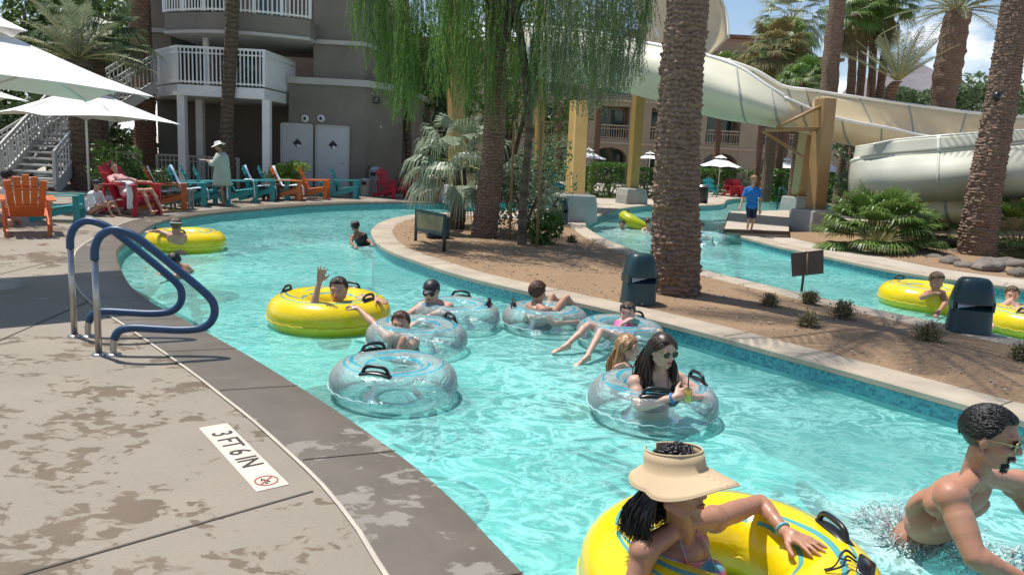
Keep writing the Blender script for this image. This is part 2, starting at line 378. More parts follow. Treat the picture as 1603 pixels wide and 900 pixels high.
E3 = smooth_line(scaled([(13, 2.5), (9, 5.0), (7.2, 7.1), (6.05, 8.9), (5.55, 9.63), (4.95, 10.5), (4.41, 11.4), (3.55, 13.1), (2.78, 15.0), (2.35, 16.6), (2.14, 17.9), (1.98, 19.6), (1.95, 21.2), (2.15, 22.9), (2.64, 24.9), (3.95, 29.3), (5.94, 33.1), (8, 34.4), (9.9, 36.9), (11.6, 42.0), (13.4, 45.3)], .904, .904), 0.25)
E4 = smooth_line(scaled([(16.5, 44.5), (17, 39), (14.6, 34.0), (11.4, 30.6), (9.0, 27.6), (7.2, 24.6), (6.3, 22.4), (5.95, 20.4), (6.1, 18.6), (6.35, 17.4), (6.75, 16.1), (7.15, 14.7), (7.75, 13.7), (8.8, 12.8), (10.6, 11.1), (13, 8.6)], .936, .936), 0.25)
river = E1 + E2; pool = E3 + E4
def poly_sheet(name, loops, z, mat, parent=None, kind=None, label=None):
    vs3 = [[V((p[0], p[1], z)) for p in l] for l in loops]
    tri = tessellate_polygon(vs3); flat = [v for l in vs3 for v in l]
    b = MB(); b.add(flat, [tuple(t) for t in tri]); o = b.build(name, mat, parent, smooth=False)
    bm = bmesh.new(); bm.from_mesh(o.data); bm.normal_update()
    for f in bm.faces:
        if f.normal.z < 0: f.normal_flip()
    bm.to_mesh(o.data); bm.free()
    return setp(o, kind=kind)
# ground: one sheet reaching the horizon, with the two water courses cut out of it
poly_sheet('ground', [[(-3000, -60), (4000, -60), (4000, 5000), (-3000, 5000)], river, pool], 0.0, M['path'], kind='structure')
def wall_band(name, line, z0, z1, mat, closed=True):
    b = MB(); pts = list(line) + ([line[0]] if closed else []); L = 0
    for i, p in enumerate(pts): b.v += [(p.x, p.y, z0), (p.x, p.y, z1)]
    for i in range(len(pts) - 1): b.f.append((2 * i, 2 * i + 2, 2 * i + 3, 2 * i + 1)); b.mi.append(0)
    o = b.build(name, mat, smooth=True); me = o.data; uv = me.uv_layers.new(name='UVMap'); acc = [0]
    for i in range(len(pts) - 1): acc.append(acc[-1] + (pts[i + 1] - pts[i]).length)
    for poly in me.polygons:
        for li in poly.loop_indices:
            vi = me.loops[li].vertex_index; uv.data[li].uv = (acc[vi // 2], me.vertices[vi].co.z)
    return setp(o, kind='structure')
wall_band('pool_wall', river, -1.02, -0.0, M['plaster']); wall_band('pool_wall', pool, -1.02, -0.0, M['plaster'])
riv_t = [p for p in E2]; 
def inset(line, d): return offset(line, d)
# mosaic band just inside the wall, on the island side and round the basins
wall_band('mosaic_band', inset(E2, 0.006), -0.175, -0.06, M['tile'], False); wall_band('mosaic_band', inset(E3, 0.006), -0.175, -0.06, M['tile'], False)
wall_band('mosaic_band', inset(E1, 0.006), -0.175, -0.06, M['tile'], False); wall_band('mosaic_band', inset(E4, 0.006), -0.175, -0.06, M['tile'], False)
for ln in (E1, E2, E3, E4): wall_band('pool_wall', inset(ln, 0.005), -0.55, -0.178, M['tealwall'], False)
fl = MB(); fl.add([(-10, -6, -1.02), (20, -6, -1.02), (20, 48, -1.02), (-10, 48, -1.02)], [(0, 1, 2, 3)]); setp(fl.build('pool_floor', M['plaster'], smooth=False), kind='structure')
# coping: a bull-nosed strip overhanging the water
def coping(name, line, w, mat, zt=0.012, over=0.03, joints=1.25, white=False):
    a = offset(line, over); c = offset(line, -w); a2 = offset(line, over - 0.02); c2 = offset(line, -w + 0.02)
    b = MB(); n = len(line)
    for i in range(n):
        b.v += [(a[i].x, a[i].y, -0.05), (a[i].x, a[i].y, zt - 0.018), (a2[i].x, a2[i].y, zt), (c2[i].x, c2[i].y, zt), (c[i].x, c[i].y, zt - 0.010), (c[i].x, c[i].y, -0.02)]
    for i in range(n - 1):
        for k in range(5): b.f.append((i * 6 + k, (i + 1) * 6 + k, (i + 1) * 6 + k + 1, i * 6 + k + 1)); b.mi.append(0)
    o = fix_normals(b.build(name, mat, auto=35)); setp(o, kind='structure')
    return a, c, zt
def strip(b, line, w, z):
    l = offset(line, w / 2); r = offset(line, -w / 2); n = len(line); s = len(b.v)
    for i in range(n): b.v += [(l[i].x, l[i].y, z), (r[i].x, r[i].y, z)]
    for i in range(n - 1): b.f.append((s + 2 * i, s + 2 * i + 1, s + 2 * i + 3, s + 2 * i + 2)); b.mi.append(b.cur)
coping('deck_border', E1, 0.49, M['deckwet'], 0.010)
cop2 = coping('island_coping', E2, 0.40, M['coping'], 0.014); coping('island_coping', E3, 0.38, M['coping'], 0.014)
coping('bank_coping', E4, 0.42, M['coping'], 0.014)
# deck slab on the near side, its pale expansion joint along the border, and its control joints
deck_edge = offset(E1, -0.47)
deckpoly = [(p.x, p.y) for p in deck_edge[:]] + [(4, 40), (-9, 30), (-40, 30), (-40, -12), (13, -12)]
poly_sheet('pool_deck', [deckpoly], 0.004, M['deck'], kind='structure')
jb = MB(); strip(jb, offset(E1, -0.502), 0.021, 0.0135)
setp(jb.build('expansion_joint', M['caulk'], smooth=False), kind='structure')
kb = MB(); acc = 0; lastp = 0
for i in range(1, len(E1) - 1):
    acc += (E1[i] - E1[i - 1]).length
    if acc - lastp > 1.16 and E1[i].y < 27:
        lastp = acc; t = (E1[i + 1] - E1[i - 1]).normalized(); nn = V((-t.y, t.x))
        d = V((-0.93, -0.37)).normalized() if E1[i].y < 9 else -nn * -1
        if d.dot(nn) < 0: d = -d
        k = 0.475 / max(0.35, d.dot(nn)); a = E1[i] - d * 0.02; b_ = E1[i] + d * k
        w = V((-d.y, d.x)) * 0.006
        kb.add([(a.x - w.x, a.y - w.y, 0.0142), (a.x + w.x, a.y + w.y, 0.0142), (b_.x + w.x, b_.y + w.y, 0.0142), (b_.x - w.x, b_.y - w.y, 0.0142)], [(0, 1, 2, 3)])
for (p, q) in (((30, 902), (490, 770)), ((-60, 560), (140, 472)), ((30, 902), (-900, 1180)), ((0, 430), (190, 384))):
    a = G(*p); b_ = G(*q); d = (b_ - a).normalized(); w = V((-d.y, d.x, 0)) * 0.007
    kb.add([V((v.x, v.y, 0.0085)) for v in (a - w, a + w, b_ + w, b_ - w)], [(0, 1, 2, 3)])
for line in (E2, E3, E4):
    acc = 0; lastp = 0
    for i in range(1, len(line) - 1):
        acc += (line[i] - line[i - 1]).length
        if acc - lastp > 2.4:
            lastp = acc; t = (line[i + 1] - line[i - 1]).normalized(); nn = V((-t.y, t.x)); a = line[i] - nn * 0.02; b_ = line[i] + nn * 0.38; w = t * 0.006
            kb.add([(a.x - w.x, a.y - w.y, 0.0165), (a.x + w.x, a.y + w.y, 0.0165), (b_.x + w.x, b_.y + w.y, 0.0165), (b_.x - w.x, b_.y - w.y, 0.0165)], [(0, 1, 2, 3)])
setp(fix_normals(kb.build('control_joints', M['joint'], smooth=False)), kind='structure')
# island bed of decomposed granite (gently mounded)
bedA = offset(E2, -0.40); bedB = offset(E3, -0.38)
bed = [(p.x, p.y) for p in bedA if p.y < 20.8] ; bed = bed + [(p.x, p.y) for p in bedB if p.y < 19.4]
def mounded(name, outline, zb, amp, mat, cell=0.22):
    poly_ = [V((x, y)) for x, y in outline]
    xs = [p.x for p in poly_]; ys = [p.y for p in poly_]; b = MB()
    base = tessellate_polygon([[V((p.x, p.y, 0)) for p in poly_]])
    bm = bmesh.new(); vv = [bm.verts.new((p.x, p.y, zb)) for p in poly_]
    for t in base:
        try: bm.faces.new([vv[i] for i in t])
        except ValueError: pass
    for x in np.arange(math.floor(min(xs)), max(xs), cell * 3):
        bmesh.ops.bisect_plane(bm, geom=bm.verts[:] + bm.edges[:] + bm.faces[:], plane_co=(x, 0, 0), plane_no=(1, 0, 0))
    for y in np.arange(math.floor(min(ys)), max(ys), cell * 3):
        bmesh.ops.bisect_plane(bm, geom=bm.verts[:] + bm.edges[:] + bm.faces[:], plane_co=(0, y, 0), plane_no=(0, 1, 0))
    bm.verts.ensure_lookup_table(); P2 = np.array([[p.x, p.y] for p in poly_]); Q2 = np.roll(P2, -1, 0); D = Q2 - P2; LL = (D ** 2).sum(1) + 1e-9
    for v in bm.verts:
        w = np.array([v.co.x, v.co.y]) - P2; t = np.clip((w * D).sum(1) / LL, 0, 1); dd = np.sqrt((((w - D * t[:, None])) ** 2).sum(1).min())
        v.co.z = zb + amp * min(1, dd / 0.8) * (0.6 + 0.7 * noise.noise(V((v.co.x * 1.1, v.co.y * 1.1, 0))))
    bmesh.ops.recalc_face_normals(bm, faces=bm.faces); bm.normal_update()
    if sum(f.normal.z for f in bm.faces) < 0:
        for f in bm.faces: f.normal_flip()
    me = bpy.data.meshes.new(name); bm.to_mesh(me); bm.free(); me.materials.append(mat); me.polygons.foreach_set('use_smooth', [True] * len(me.polygons))
    return setp(link_mesh(name, me), kind='structure')
mounded('island_bed', bed, 0.004, 0.07, M['sand'])
# bed between the bank path and the slide
bank = [p for p in offset(E4, -0.42)]
bankpath = [(p.x, p.y) for p in bank if p.y < 24]
inner = offset(E4, -1.35); innerp = [(p.x, p.y) for p in inner if p.y < 20.5 and p.x < 14]
bed2 = innerp + [(22, 8), (34, 18), (34, 30), (16, 29), (9.3, 22.6)]
mounded('planting_bed', bed2, 0.004, 0.10, M['sand'], 0.4)
# gravel stones scattered on the beds (one uncounted mass)
def scatter_stones(name, spots, mat, label):
    b = MB(); rnd = random.Random(5)
    for x, y, s in spots:
        M3 = Matrix.Rotation(rnd.uniform(0, 6.28), 3, 'Z'); b.ell((x, y, 0.04 + s * 0.3), (s, s * rnd.uniform(0.6, 1), s * rnd.uniform(0.5, 0.8)), M3, 6, 4)
    o = b.build(name, mat, smooth=False); return setp(o, label, 'gravel', None, 'stuff')
from mathutils.geometry import intersect_point_line
def inside(pt, poly_):
    x, y = pt; c = False; n = len(poly_); j = n - 1
    for i in range(n):
        xi, yi = poly_[i]; xj, yj = poly_[j]
        if (yi > y) != (yj > y) and x < (xj - xi) * (y - yi) / (yj - yi + 1e-12) + xi: c = not c
        j = i
    return c
rnd = random.Random(11); sp = []
while len(sp) < 1500:
    x = rnd.uniform(-3, 8); y = rnd.uniform(5, 21)
    if inside((x, y), bed): sp.append((x, y, rnd.uniform(0.006, 0.018) * (1.6 if rnd.random() < 0.06 else 1)))
scatter_stones('gravel', sp, M['coping'], 'small pebbles scattered over the sandy island bed')
# ---- water: real ripples in the mesh
PEOPLE_SPLASH = [(G(1432, 838, WATER), 0.38, 0.8), (G(1560, 888, WATER), 0.34, 0.6), (G(560, 385, WATER), 0.5, 0.35), (G(1005, 362, WATER), 1.0, 0.5), (G(278, 415, WATER), 0.45, 0.45), (G(900, 555, WATER), 0.4, 0.12), (G(985, 365, WATER), 1.6, 0.4)]
def build_water():
    ys = [-6.0]; 
    while ys[-1] < 48: ys.append(ys[-1] + (0.055 if 1 < ys[-1] < 7 else (0.5 if ys[-1] < 1 else 0.055 + (ys[-1] - 7) * 0.012)))
    xs = np.arange(-9, 18.5, 0.07); Y, X = np.meshgrid(np.array(ys), xs, indexing='ij'); Z = np.zeros_like(X)
    rs = np.random.RandomState(3)
    for k in range(34):
        lam = 0.22 * (1.11 ** (k % 24)) ; th = rs.uniform(0, 2 * math.pi); A = 0.0012 * lam ** 0.75 * rs.uniform(0.5, 1.4); ph = rs.uniform(0, 6.28)
        kx, ky = math.cos(th) * 2 * math.pi / lam, math.sin(th) * 2 * math.pi / lam
        w = 0.5 + 0.5 * np.sin(X * rs.uniform(.3, 1.2) + Y * rs.uniform(.3, 1.2) + rs.uniform(0, 6)); Z += 1.55 * A * w * np.sin(kx * X + ky * Y + ph + 0.9 * np.sin(X * 1.3 + Y * 0.8 + k))
    foam = np.zeros_like(X)
    for c, r, s in PEOPLE_SPLASH:
        d = np.sqrt((X - c.x) ** 2 + (Y - c.y) ** 2); g = np.exp(-(d / r) ** 2); foam = np.maximum(foam, s * g)
        Z += 0.035 * s * g * (np.sin(13 * d) * 0.5 + 0.5 * np.sin(X * 23 + 3 * np.sin(Y * 9)) * np.cos(Y * 19 + 2 * np.sin(X * 11)))
    ny, nx = X.shape; vs = np.stack([X, Y, WATER + Z], -1).reshape(-1, 3)
    idx = np.arange(ny * nx).reshape(ny, nx); f = np.stack([idx[:-1, :-1], idx[:-1, 1:], idx[1:, 1:], idx[1:, :-1]], -1).reshape(-1, 4)
    me = bpy.data.meshes.new('water'); me.vertices.add(len(vs)); me.vertices.foreach_set('co', vs.ravel().astype(np.float32))
    me.loops.add(f.size); me.loops.foreach_set('vertex_index', f.ravel().astype(np.int32)); me.polygons.add(len(f)); me.polygons.foreach_set('loop_start', np.arange(0, f.size, 4, dtype=np.int32))
    me.polygons.foreach_set('use_smooth', np.ones(len(f), dtype=bool)); me.update(); me.validate()
    a = me.attributes.new('foam', 'FLOAT', 'POINT'); a.data.foreach_set('value', foam.ravel().astype(np.float32))
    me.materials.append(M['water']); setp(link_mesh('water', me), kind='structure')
build_water()
# ---- depth marker with lettering and the no-diving symbol
def text_mesh(name, body, size, mat, parent, M4, ext=0.0, bold=0.0):
    cu = bpy.data.curves.new(name, 'FONT'); cu.body = body; cu.size = size; cu.align_x = 'CENTER'; cu.align_y = 'CENTER'; cu.extrude = ext; cu.offset = bold; cu.resolution_u = 4
    t = bpy.data.objects.new(name + '_tmp', cu); col.objects.link(t); bpy.context.view_layer.update()
    me = bpy.data.meshes.new_from_object(t.evaluated_get(bpy.context.evaluated_depsgraph_get())); bpy.data.objects.remove(t)
    me.name = name; me.transform(M4); me.materials.clear(); me.materials.append(mat); return link_mesh(name, me, parent)
M['lettering'] = simple('black_lettering', (0.035, 0.033, 0.032), 0.7); M['redmark'] = simple('red_marking', (0.40, 0.07, 0.05), 0.7)
M['markertile'] = simple('cream_tile', (0.64, 0.55, 0.45), 0.5, 0.08, 6)
a = G(312, 672); b_ = G(402, 774); c_ = G(355, 663); d_ = G(452, 757); mid = (a + b_ + c_ + d_) / 4
ex = ((b_ - a) + (d_ - c_)).normalized(); L = ((b_ - a).length + (d_ - c_).length) / 2; ey = V((-ex.y, ex.x, 0)); Wd = abs((c_ - a).dot(ey))
dm = thing('depth_marker', 'cream tile depth marker reading 3 FT 6 IN set in the deck', 'depth marker', (mid.x, mid.y, 0.004), math.atan2(ex.y, ex.x))
MB().box((0, 0, 0.002), (L, Wd, 0.004)).build('tile', M['markertile'], dm, smooth=False)
T = lambda x, s=1.0: Matrix.Translation((x, 0, 0.0062)) @ Matrix.Diagonal((s, 1.18, 1, 1))
text_mesh('lettering', '3 FT 6 IN', 0.15, M['lettering'], dm, Matrix.Translation((-0.085 * L, 0, 0.0062)) @ Matrix.Diagonal((0.98, 1.08, 1, 1)), 0, 0.0015)
sy = MB(); cxm = 0.405 * L
for r0, r1 in ((0.052, 0.060),):
    n = 32; s0 = len(sy.v)
    for k in range(n):
        an = 2 * math.pi * k / n
        for r in (r0, r1): sy.v.append((cxm + r * math.cos(an), r * math.sin(an) * 0.98, 0.0064))
    for k in range(n): k2 = (k + 1) % n; sy.f.append((s0 + 2 * k, s0 + 2 * k + 1, s0 + 2 * k2 + 1, s0 + 2 * k2)); sy.mi.append(0)
sy.box((cxm, 0, 0.0066), (0.008, 0.104, 0.0006), math.radians(40)); sy.build('no_diving_symbol', M['redmark'], dm, smooth=False)
dv = MB(); dv.box((cxm, 0.0, 0.0064), (0.05, 0.010, 0.0004), 0.5); dv.ell((cxm + 0.028, -0.008, 0.0064), (0.008, 0.008, 0.0004)); dv.box((cxm - 0.02, -0.018, 0.0064), (0.03, 0.007, 0.0004), -0.3); dv.build('diver_mark', M['lettering'], dm, smooth=False)
# depth numbers painted on the far coping
for (px, py, s, lab) in ((345, 341, 0.17, 'pale depth marking on the far left pool edge beside the tube rider'), (637, 322, 0.2, 'pale depth marking on the far pool edge behind the fan palm')):
    q = G(px, py, 0.012); tm = text_mesh('depth_lettering', '3 FT 6 IN', s, M['lettering'], None, Matrix.Translation((q.x - 0.05, q.y + 0.28, 0.017)) @ Matrix.Rotation(1.2 if px < 400 else 0.75, 4, 'Z')); setp(tm, lab, 'depth marking')
# ---------------------------------------------------------------- hand rails
def arc_pts(pts, sub=8):
    pts = [V(p) for p in pts]; out = []
    for i in range(len(pts) - 1):
        p0 = pts[max(i - 1, 0)]; p1 = pts[i]; p2 = pts[i + 1]; p3 = pts[min(i + 2, len(pts) - 1)]
        for k in range(sub):
            t = k / sub; out.append(0.5 * ((2 * p1) + (p2 - p0) * t + (2 * p0 - 5 * p1 + 4 * p2 - p3) * t * t + (-p0 + 3 * p1 - 3 * p2 + p3) * t ** 3))
    out.append(pts[-1]); return out
def rail(base_px, foot2_px, label, side):
    A = G(*base_px); dirn = V((0.93, 0.37, 0)).normalized()
    dirn = V((0.985, 0.17, 0)).normalized() if side else V((0.985, 0.17, 0)).normalized()
    # heights read off the photograph in the rail's own vertical plane
    t = thing('hand_rail', label, 'handrail', A, 0, 'curved handrails at the pool edge')
    d = dirn
    q = lambda x, z: A + d * x + V((0, 0, z * 1.13))
    B = A + d * 0.10 + V((0, -0.06, 0))
    pf = lambda x, z: tuple(q(x, z))
    top = arc_pts([pf(0, 0.66), pf(0.005, 0.74), pf(0.045, 0.82), pf(0.13, 0.865), pf(0.235, 0.85), pf(0.35, 0.79), pf(0.62, 0.585), pf(0.80, 0.44), pf(0.855, 0.36), pf(0.845, 0.27), pf(0.77, 0.205), pf(0.62, 0.185), pf(0.42, 0.19), pf(0.24, 0.195), pf(0.15, 0.17), pf(0.115, 0.115)], 6)
    m = MB(); m.tube([pf(0, 0.0), pf(0, 0.35), pf(0, 0.72)], 0.0245, 16); m.tube(arc_pts([pf(0.16, 0.178), pf(0.125, 0.14), pf(0.108, 0.08), pf(0.105, 0.0)], 4), 0.0245, 16); m.build('steel_post', M['steel'], t, True)
    g = MB(); g.tube(top, 0.031, 16); g.build('foam_grip', M['bluegrip'], t, True)
    e = MB()
    for x in (0, 0.105): c = q(x, 0); e.lathe([(0.0, 0.022), (0.03, 0.022), (0.058, 0.012), (0.06, 0.004)], c, 20)
    e.build('escutcheon', M['steel'], t, True)
    return t
rail((155, 556), None, 'nearer curved handrail with blue foam grip and steel post', 0)
rail((117, 527), None, 'farther curved handrail with blue foam grip, behind the nearer one', 1)
# ================================================================ taupe building on the left
YB = 27.0
def bx(px, Y=YB, py=200): return P(px, py, Y).x
def bz(px, py, Y=YB): return P(px, py, Y).z
def prism(b, outline, z0, z1):
    n = len(outline); s = len(b.v)
    b.v += [(x, y, z0) for x, y in outline] + [(x, y, z1) for x, y in outline]
    for i in range(n): j = (i + 1) % n; b.f.append((s + i, s + j, s + n + j, s + n + i)); b.mi.append(b.cur)
    b.f.append(tuple(s + i for i in range(n - 1, -1, -1))); b.f.append(tuple(s + n + i for i in range(n))); b.mi += [b.cur] * 2
bld = thing('poolside_building', 'taupe stucco building with white balconies, stair and two grey doors', 'building', (bx(500), YB, 0))
xl, xc, xr = bx(452), bx(572), bx(612)
zl = bz(500, 133)
w = MB(); prism(w, [(xl, YB), (xc, YB), (xr, YB + 1.6), (xr + .4, YB + 8), (xl, YB + 8)], 0, zl)
prism(w, [(bx(487), YB + .25), (bx(566), YB + .25), (bx(576), YB + 1.2), (bx(580), YB + 8.2), (bx(487), YB + 8.2)], zl, 11)
prism(w, [(bx(180), YB + 3.2), (bx(487), YB + 3.2), (bx(487), YB + 7), (bx(180), YB + 7)], 0, 11.2)
prism(w, [(bx(185), YB + 1.2), (bx(247), YB + 1.2), (bx(247), YB + 6.0), (bx(185), YB + 6)], bz(200, 150), 11.1)
fix_normals(w.build('wall', M['taupe'], bld, True, smooth=False))
tr = MB()
prism(tr, [(xl - .05, YB - .10), (xc + .1, YB - .10), (xr + .14, YB + 1.6), (xr + .5, YB + 8), (xl - .05, YB + 8)], zl, zl + .22)
z2 = bz(520, 69)
fix_normals(tr.build('cornice', M['taupelight'], bld, True, smooth=False)); tr = MB(); prism(tr, [(bx(483), YB + .12), (bx(568), YB + .12), (bx(579), YB + 1.2), (bx(583), YB + 6), (bx(483), YB + 6)], z2, z2 + .14); fix_normals(tr.build('cornice', M['taupelight'], bld, True, smooth=False)); tr = MB()
zz = bz(215, 50, YB + 1.2); prism(tr, [(bx(182), YB + 1.05), (bx(249), YB + 1.05), (bx(249), YB + 6.1), (bx(182), YB + 6.1)], zz, zz + .14)
fix_normals(tr.build('cornice', M['taupelight'], bld, True, smooth=False))
for k, (p0, p1) in enumerate(((443, 488), (497, 545))):
    x0, x1 = bx(p0, YB, 240), bx(p1, YB, 240); zt = bz(520, 199)
    d = MB().box(((x0 + x1) / 2, YB - .03, zt / 2), (x1 - x0, .07, zt)).build('door', M['door'], bld, True, smooth=False)
    f = MB(); f.box((x0 - .03, YB - .045, zt / 2), (.06, .1, zt + .06)); f.box((x1 + .03, YB - .045, zt / 2), (.06, .1, zt + .06)); f.box(((x0 + x1) / 2, YB - .045, zt + .03), (x1 - x0, .1, .06)); f.build('door_frame', M['taupelight'] if k else M['door'], bld, True, smooth=False)
    s_ = MB(); cxx = (x0 + x1) / 2 + .02; s_.box((cxx, YB - .075, zt * .73), (.22, .02, .22), M=Matrix.Rotation(math.radians(45), 3, 'Y')); s_.build('hazard_diamond', M['lettering'], d, True, smooth=False)
    s2 = MB(); s2.box((cxx + .04, YB - .09, zt * .73 - .09), (.10, .012, .10), M=Matrix.Rotation(math.radians(45), 3, 'Y')); s2.build('diamond_panel', M['white'], d, True, smooth=False)
    h = MB(); h.tube([(x1 - .1, YB - .09, zt * .46), (x1 - .2, YB - .09, zt * .46)], .015); h.build('handle', M['steel'], d, True)
for px in (478, 503):
    v = MB(); c = (bx(px), YB - .05, bz(px, 186)); n = 18
    v.tube([(c[0], YB + .01, c[2]), (c[0], YB - .08, c[2])], .13, 18); o = v.build('round_vent', M['white'], bld, True)
    v = MB(); v.tube([(c[0], YB - .04, c[2]), (c[0], YB - .09, c[2])], .055, 12); v.build('vent_mouth', M['dark'], o, True)
wlm = MB(); wlm.box((bx(588, YB + .5), YB + .45, bz(588, 156)), (.28, .25, .2)); wlm.build('wall_light', M['black'], bld, True, smooth=False, bevel=.02)
wlm = MB(); wlm.box((bx(592, YB + .9), YB + .75, bz(592, 198)), (.32, .15, .12)); wlm.build('wall_box', M['taupelight'], bld, True, smooth=False, bevel=.02)
# balconies
A_, B_, C_, D_ = (bx(279, 25), 25.0), (bx(414, 25), 25.0), (bx(462, 28), 27.9), (bx(232, 27.2), 27.4)
zf = bz(300, 133, 25)
sl = MB(); prism(sl, [A_, B_, C_, (C_[0], 30.1), (D_[0], 30.1), D_], zf - .34, zf); o = fix_normals(sl.build('balcony_slab', M['white'], bld, True, smooth=False))
def picket_rail(pts, z, h, name, parent, sp=.125, zfun=None, mat=None):
    b = MB(); 
    for i in range(len(pts) - 1):
        a, c = V((*pts[i], 0)), V((*pts[i + 1], 0)); L = (c - a).length; n = max(2, int(L / sp)); z0 = z if not hasattr(z, '__len__') else z[i]; z1 = z if not hasattr(z, '__len__') else z[i + 1]
        for k in range(1 if i else 0, n + 1):
            p = a.lerp(c, k / n); zz_ = lerp(z0, z1, k / n); wd = .09 if k in (0, n) else .035
            b.box((p.x, p.y, zz_ + h / 2 + .03), (wd, wd, h - .02))
        for hh, tt in ((h, .07), (h - .17, .04), (.10, .05)):
            b.bar((a.x, a.y, z0 + hh), (c.x, c.y, z1 + hh), .06, tt)
    return b.build(name, mat or M['white'], parent, True, smooth=False)
hr = bz(300, 74, 25) - zf
picket_rail([D_, A_, B_, C_], zf, hr, 'balcony_railing', bld)
for px, Y in ((286, 25.2), (418, 25.2), (314, 27.4)):
    MB().box((bx(px, Y), Y, (zf - .34) / 2), (.24, .24, zf - .34)).build('post', M['white'], bld, True, smooth=False)
MB().box((bx(325, 27), 27.0, zf + 1.2), (.16, .16, 2.3)).build('post', M['white'], bld, True, smooth=False)
# upper curved balcony
arc = [(lerp(bx(262, 26.5), bx(487, 26.5), t), 26.9 - 1.3 * math.sin(math.pi * (.1 + .75 * t))) for t in [i / 12 for i in range(13)]]
zb0, zb1 = bz(380, 50, 25.7), bz(380, 22, 25.7)
u = MB(); prism(u, arc + [(arc[-1][0], 30.1), (arc[0][0], 30.1)], zb0, zb1); fix_normals(u.build('balcony_wall', M['taupe'], bld, True, smooth=False))
u = MB(); prism(u, [(x, y - .08) for x, y in arc] + [(arc[-1][0], 30), (arc[0][0], 30)], zb0 - .10, zb0); fix_normals(u.build('balcony_trim', M['taupelight'], bld, True, smooth=False))
picket_rail(arc[::2], zb1, 1.0, 'balcony_railing', bld)
for x0, x1, zz0, zz1 in ((bx(290, 30), bx(330, 30), zf + .02, zf + 2.2), (bx(350, 30), bx(405, 30), zf + .02, zf + 2.2), (bx(300, 30), bx(370, 30), zb1 + .02, zb1 + 2.3), (bx(400, 30), bx(450, 30), zb1 + .02, zb1 + 2.3)):
    g = MB().box(((x0 + x1) / 2, YB + 3.17, (zz0 + zz1) / 2), (x1 - x0, .06, zz1 - zz0)).build('window', M['glass'], bld, True, smooth=False)
    f = MB()
    for xx in (x0, (x0 + x1) / 2, x1): f.box((xx, YB + 3.12, (zz0 + zz1) / 2), (.07, .1, zz1 - zz0))
    f.box(((x0 + x1) / 2, YB + 3.12, zz1), (x1 - x0, .1, .07)); f.build('frame', M['taupelight'], g, True, smooth=False)
MB().box((bx(463, 28), 28.6, bz(463, 110, 28)), (1.15, .12, 1.0)).build('sunlit_wall_panel', simple('sunlit_pink_stucco', (.42, .32, .27), .9), bld, True, smooth=False)  # lighter than the wall: sunlight on it is put into the colour
# ground-level picket fences under the balcony
for a, c, lab in (((245, 262), (285, 262), 'white picket fence panel under the balcony, left of the front post'), ((290, 262), (372, 264), 'white picket fence panel behind the person in the cover-up')):
    f = thing('picket_fence', lab, 'fence', (bx(a[0], 26), 26, 0), 0, 'picket fences under the balcony'); picket_rail([(bx(a[0], 26), 26), (bx(c[0], 26), 26)], 0, 1.05, 'pickets', f, mat=M['taupelight'])
f = thing('picket_fence', 'white picket fence panel seen between the two left palm trunks', 'fence', (bx(168, 26), 26, 0), 0, 'picket fences under the balcony'); picket_rail([(bx(168, 26), 26), (bx(218, 26), 26)], 0, 1.05, 'pickets', f, mat=M['taupelight'])
# ---------------------------------------------------------------- outside stair
st = thing('outdoor_staircase', 'white open-tread outdoor staircase with picket railings beside the building', 'staircase', (bx(60, 22), 22, 0))
s0 = V((bx(-20, 22.5), 22.5, 0.05)); s1 = V((D_[0] + .15, 26.6, zf - .05)); n = 20
tre = MB(); dirs = (s1 - s0); side = V((-dirs.y, dirs.x, 0)).normalized() * .75
for k in range(n):
    c = s0.lerp(s1, (k + .5) / n); a_ = c - side; b_ = c + side; tre.bar(a_, b_, .30, .05)
tre.build('tread', M['stairpaint'], st, True, smooth=False)
for sgn in (-1, 1):
    m = MB(); m.bar(s0 + side * sgn, s1 + side * sgn, .06, .32); m.build('stringer', M['stairpaint'], st, True, smooth=False)
    a_ = s0 + side * sgn; c = s1 + side * sgn
    picket_rail([(a_.x, a_.y), (c.x, c.y)], [a_.z + .1, c.z + .1], .95, 'stair_railing', st, .14, mat=M['stairpaint'])
# second, lower flight crossing towards the right
s0 = V((bx(85, 20.5, 290), 20.6, 0.05)); s1 = V((bx(10, 23.5, 200) - 0.2, 23.6, 2.3))
s0 = V((bx(30, 21), 21.2, 0.05)); s1 = V((bx(128, 24), 24.6, 2.35)); dirs = s1 - s0; side = V((-dirs.y, dirs.x, 0)).normalized() * .8
tre = MB()
for k in range(13):
    c = s0.lerp(s1, (k + .5) / 13); tre.bar(c - side, c + side, .30, .05)
tre.build('tread', M['stairpaint'], st, True, smooth=False)
for sgn in (-1, 1):
    m = MB(); m.bar(s0 + side * sgn, s1 + side * sgn, .06, .30); m.build('stringer', M['stairpaint'], st, True, smooth=False)
    a_ = s0 + side * sgn; c = s1 + side * sgn; picket_rail([(a_.x, a_.y), (c.x, c.y)], [a_.z + .1, c.z + .1], .95, 'stair_railing', st, .14, mat=M['stairpaint'])
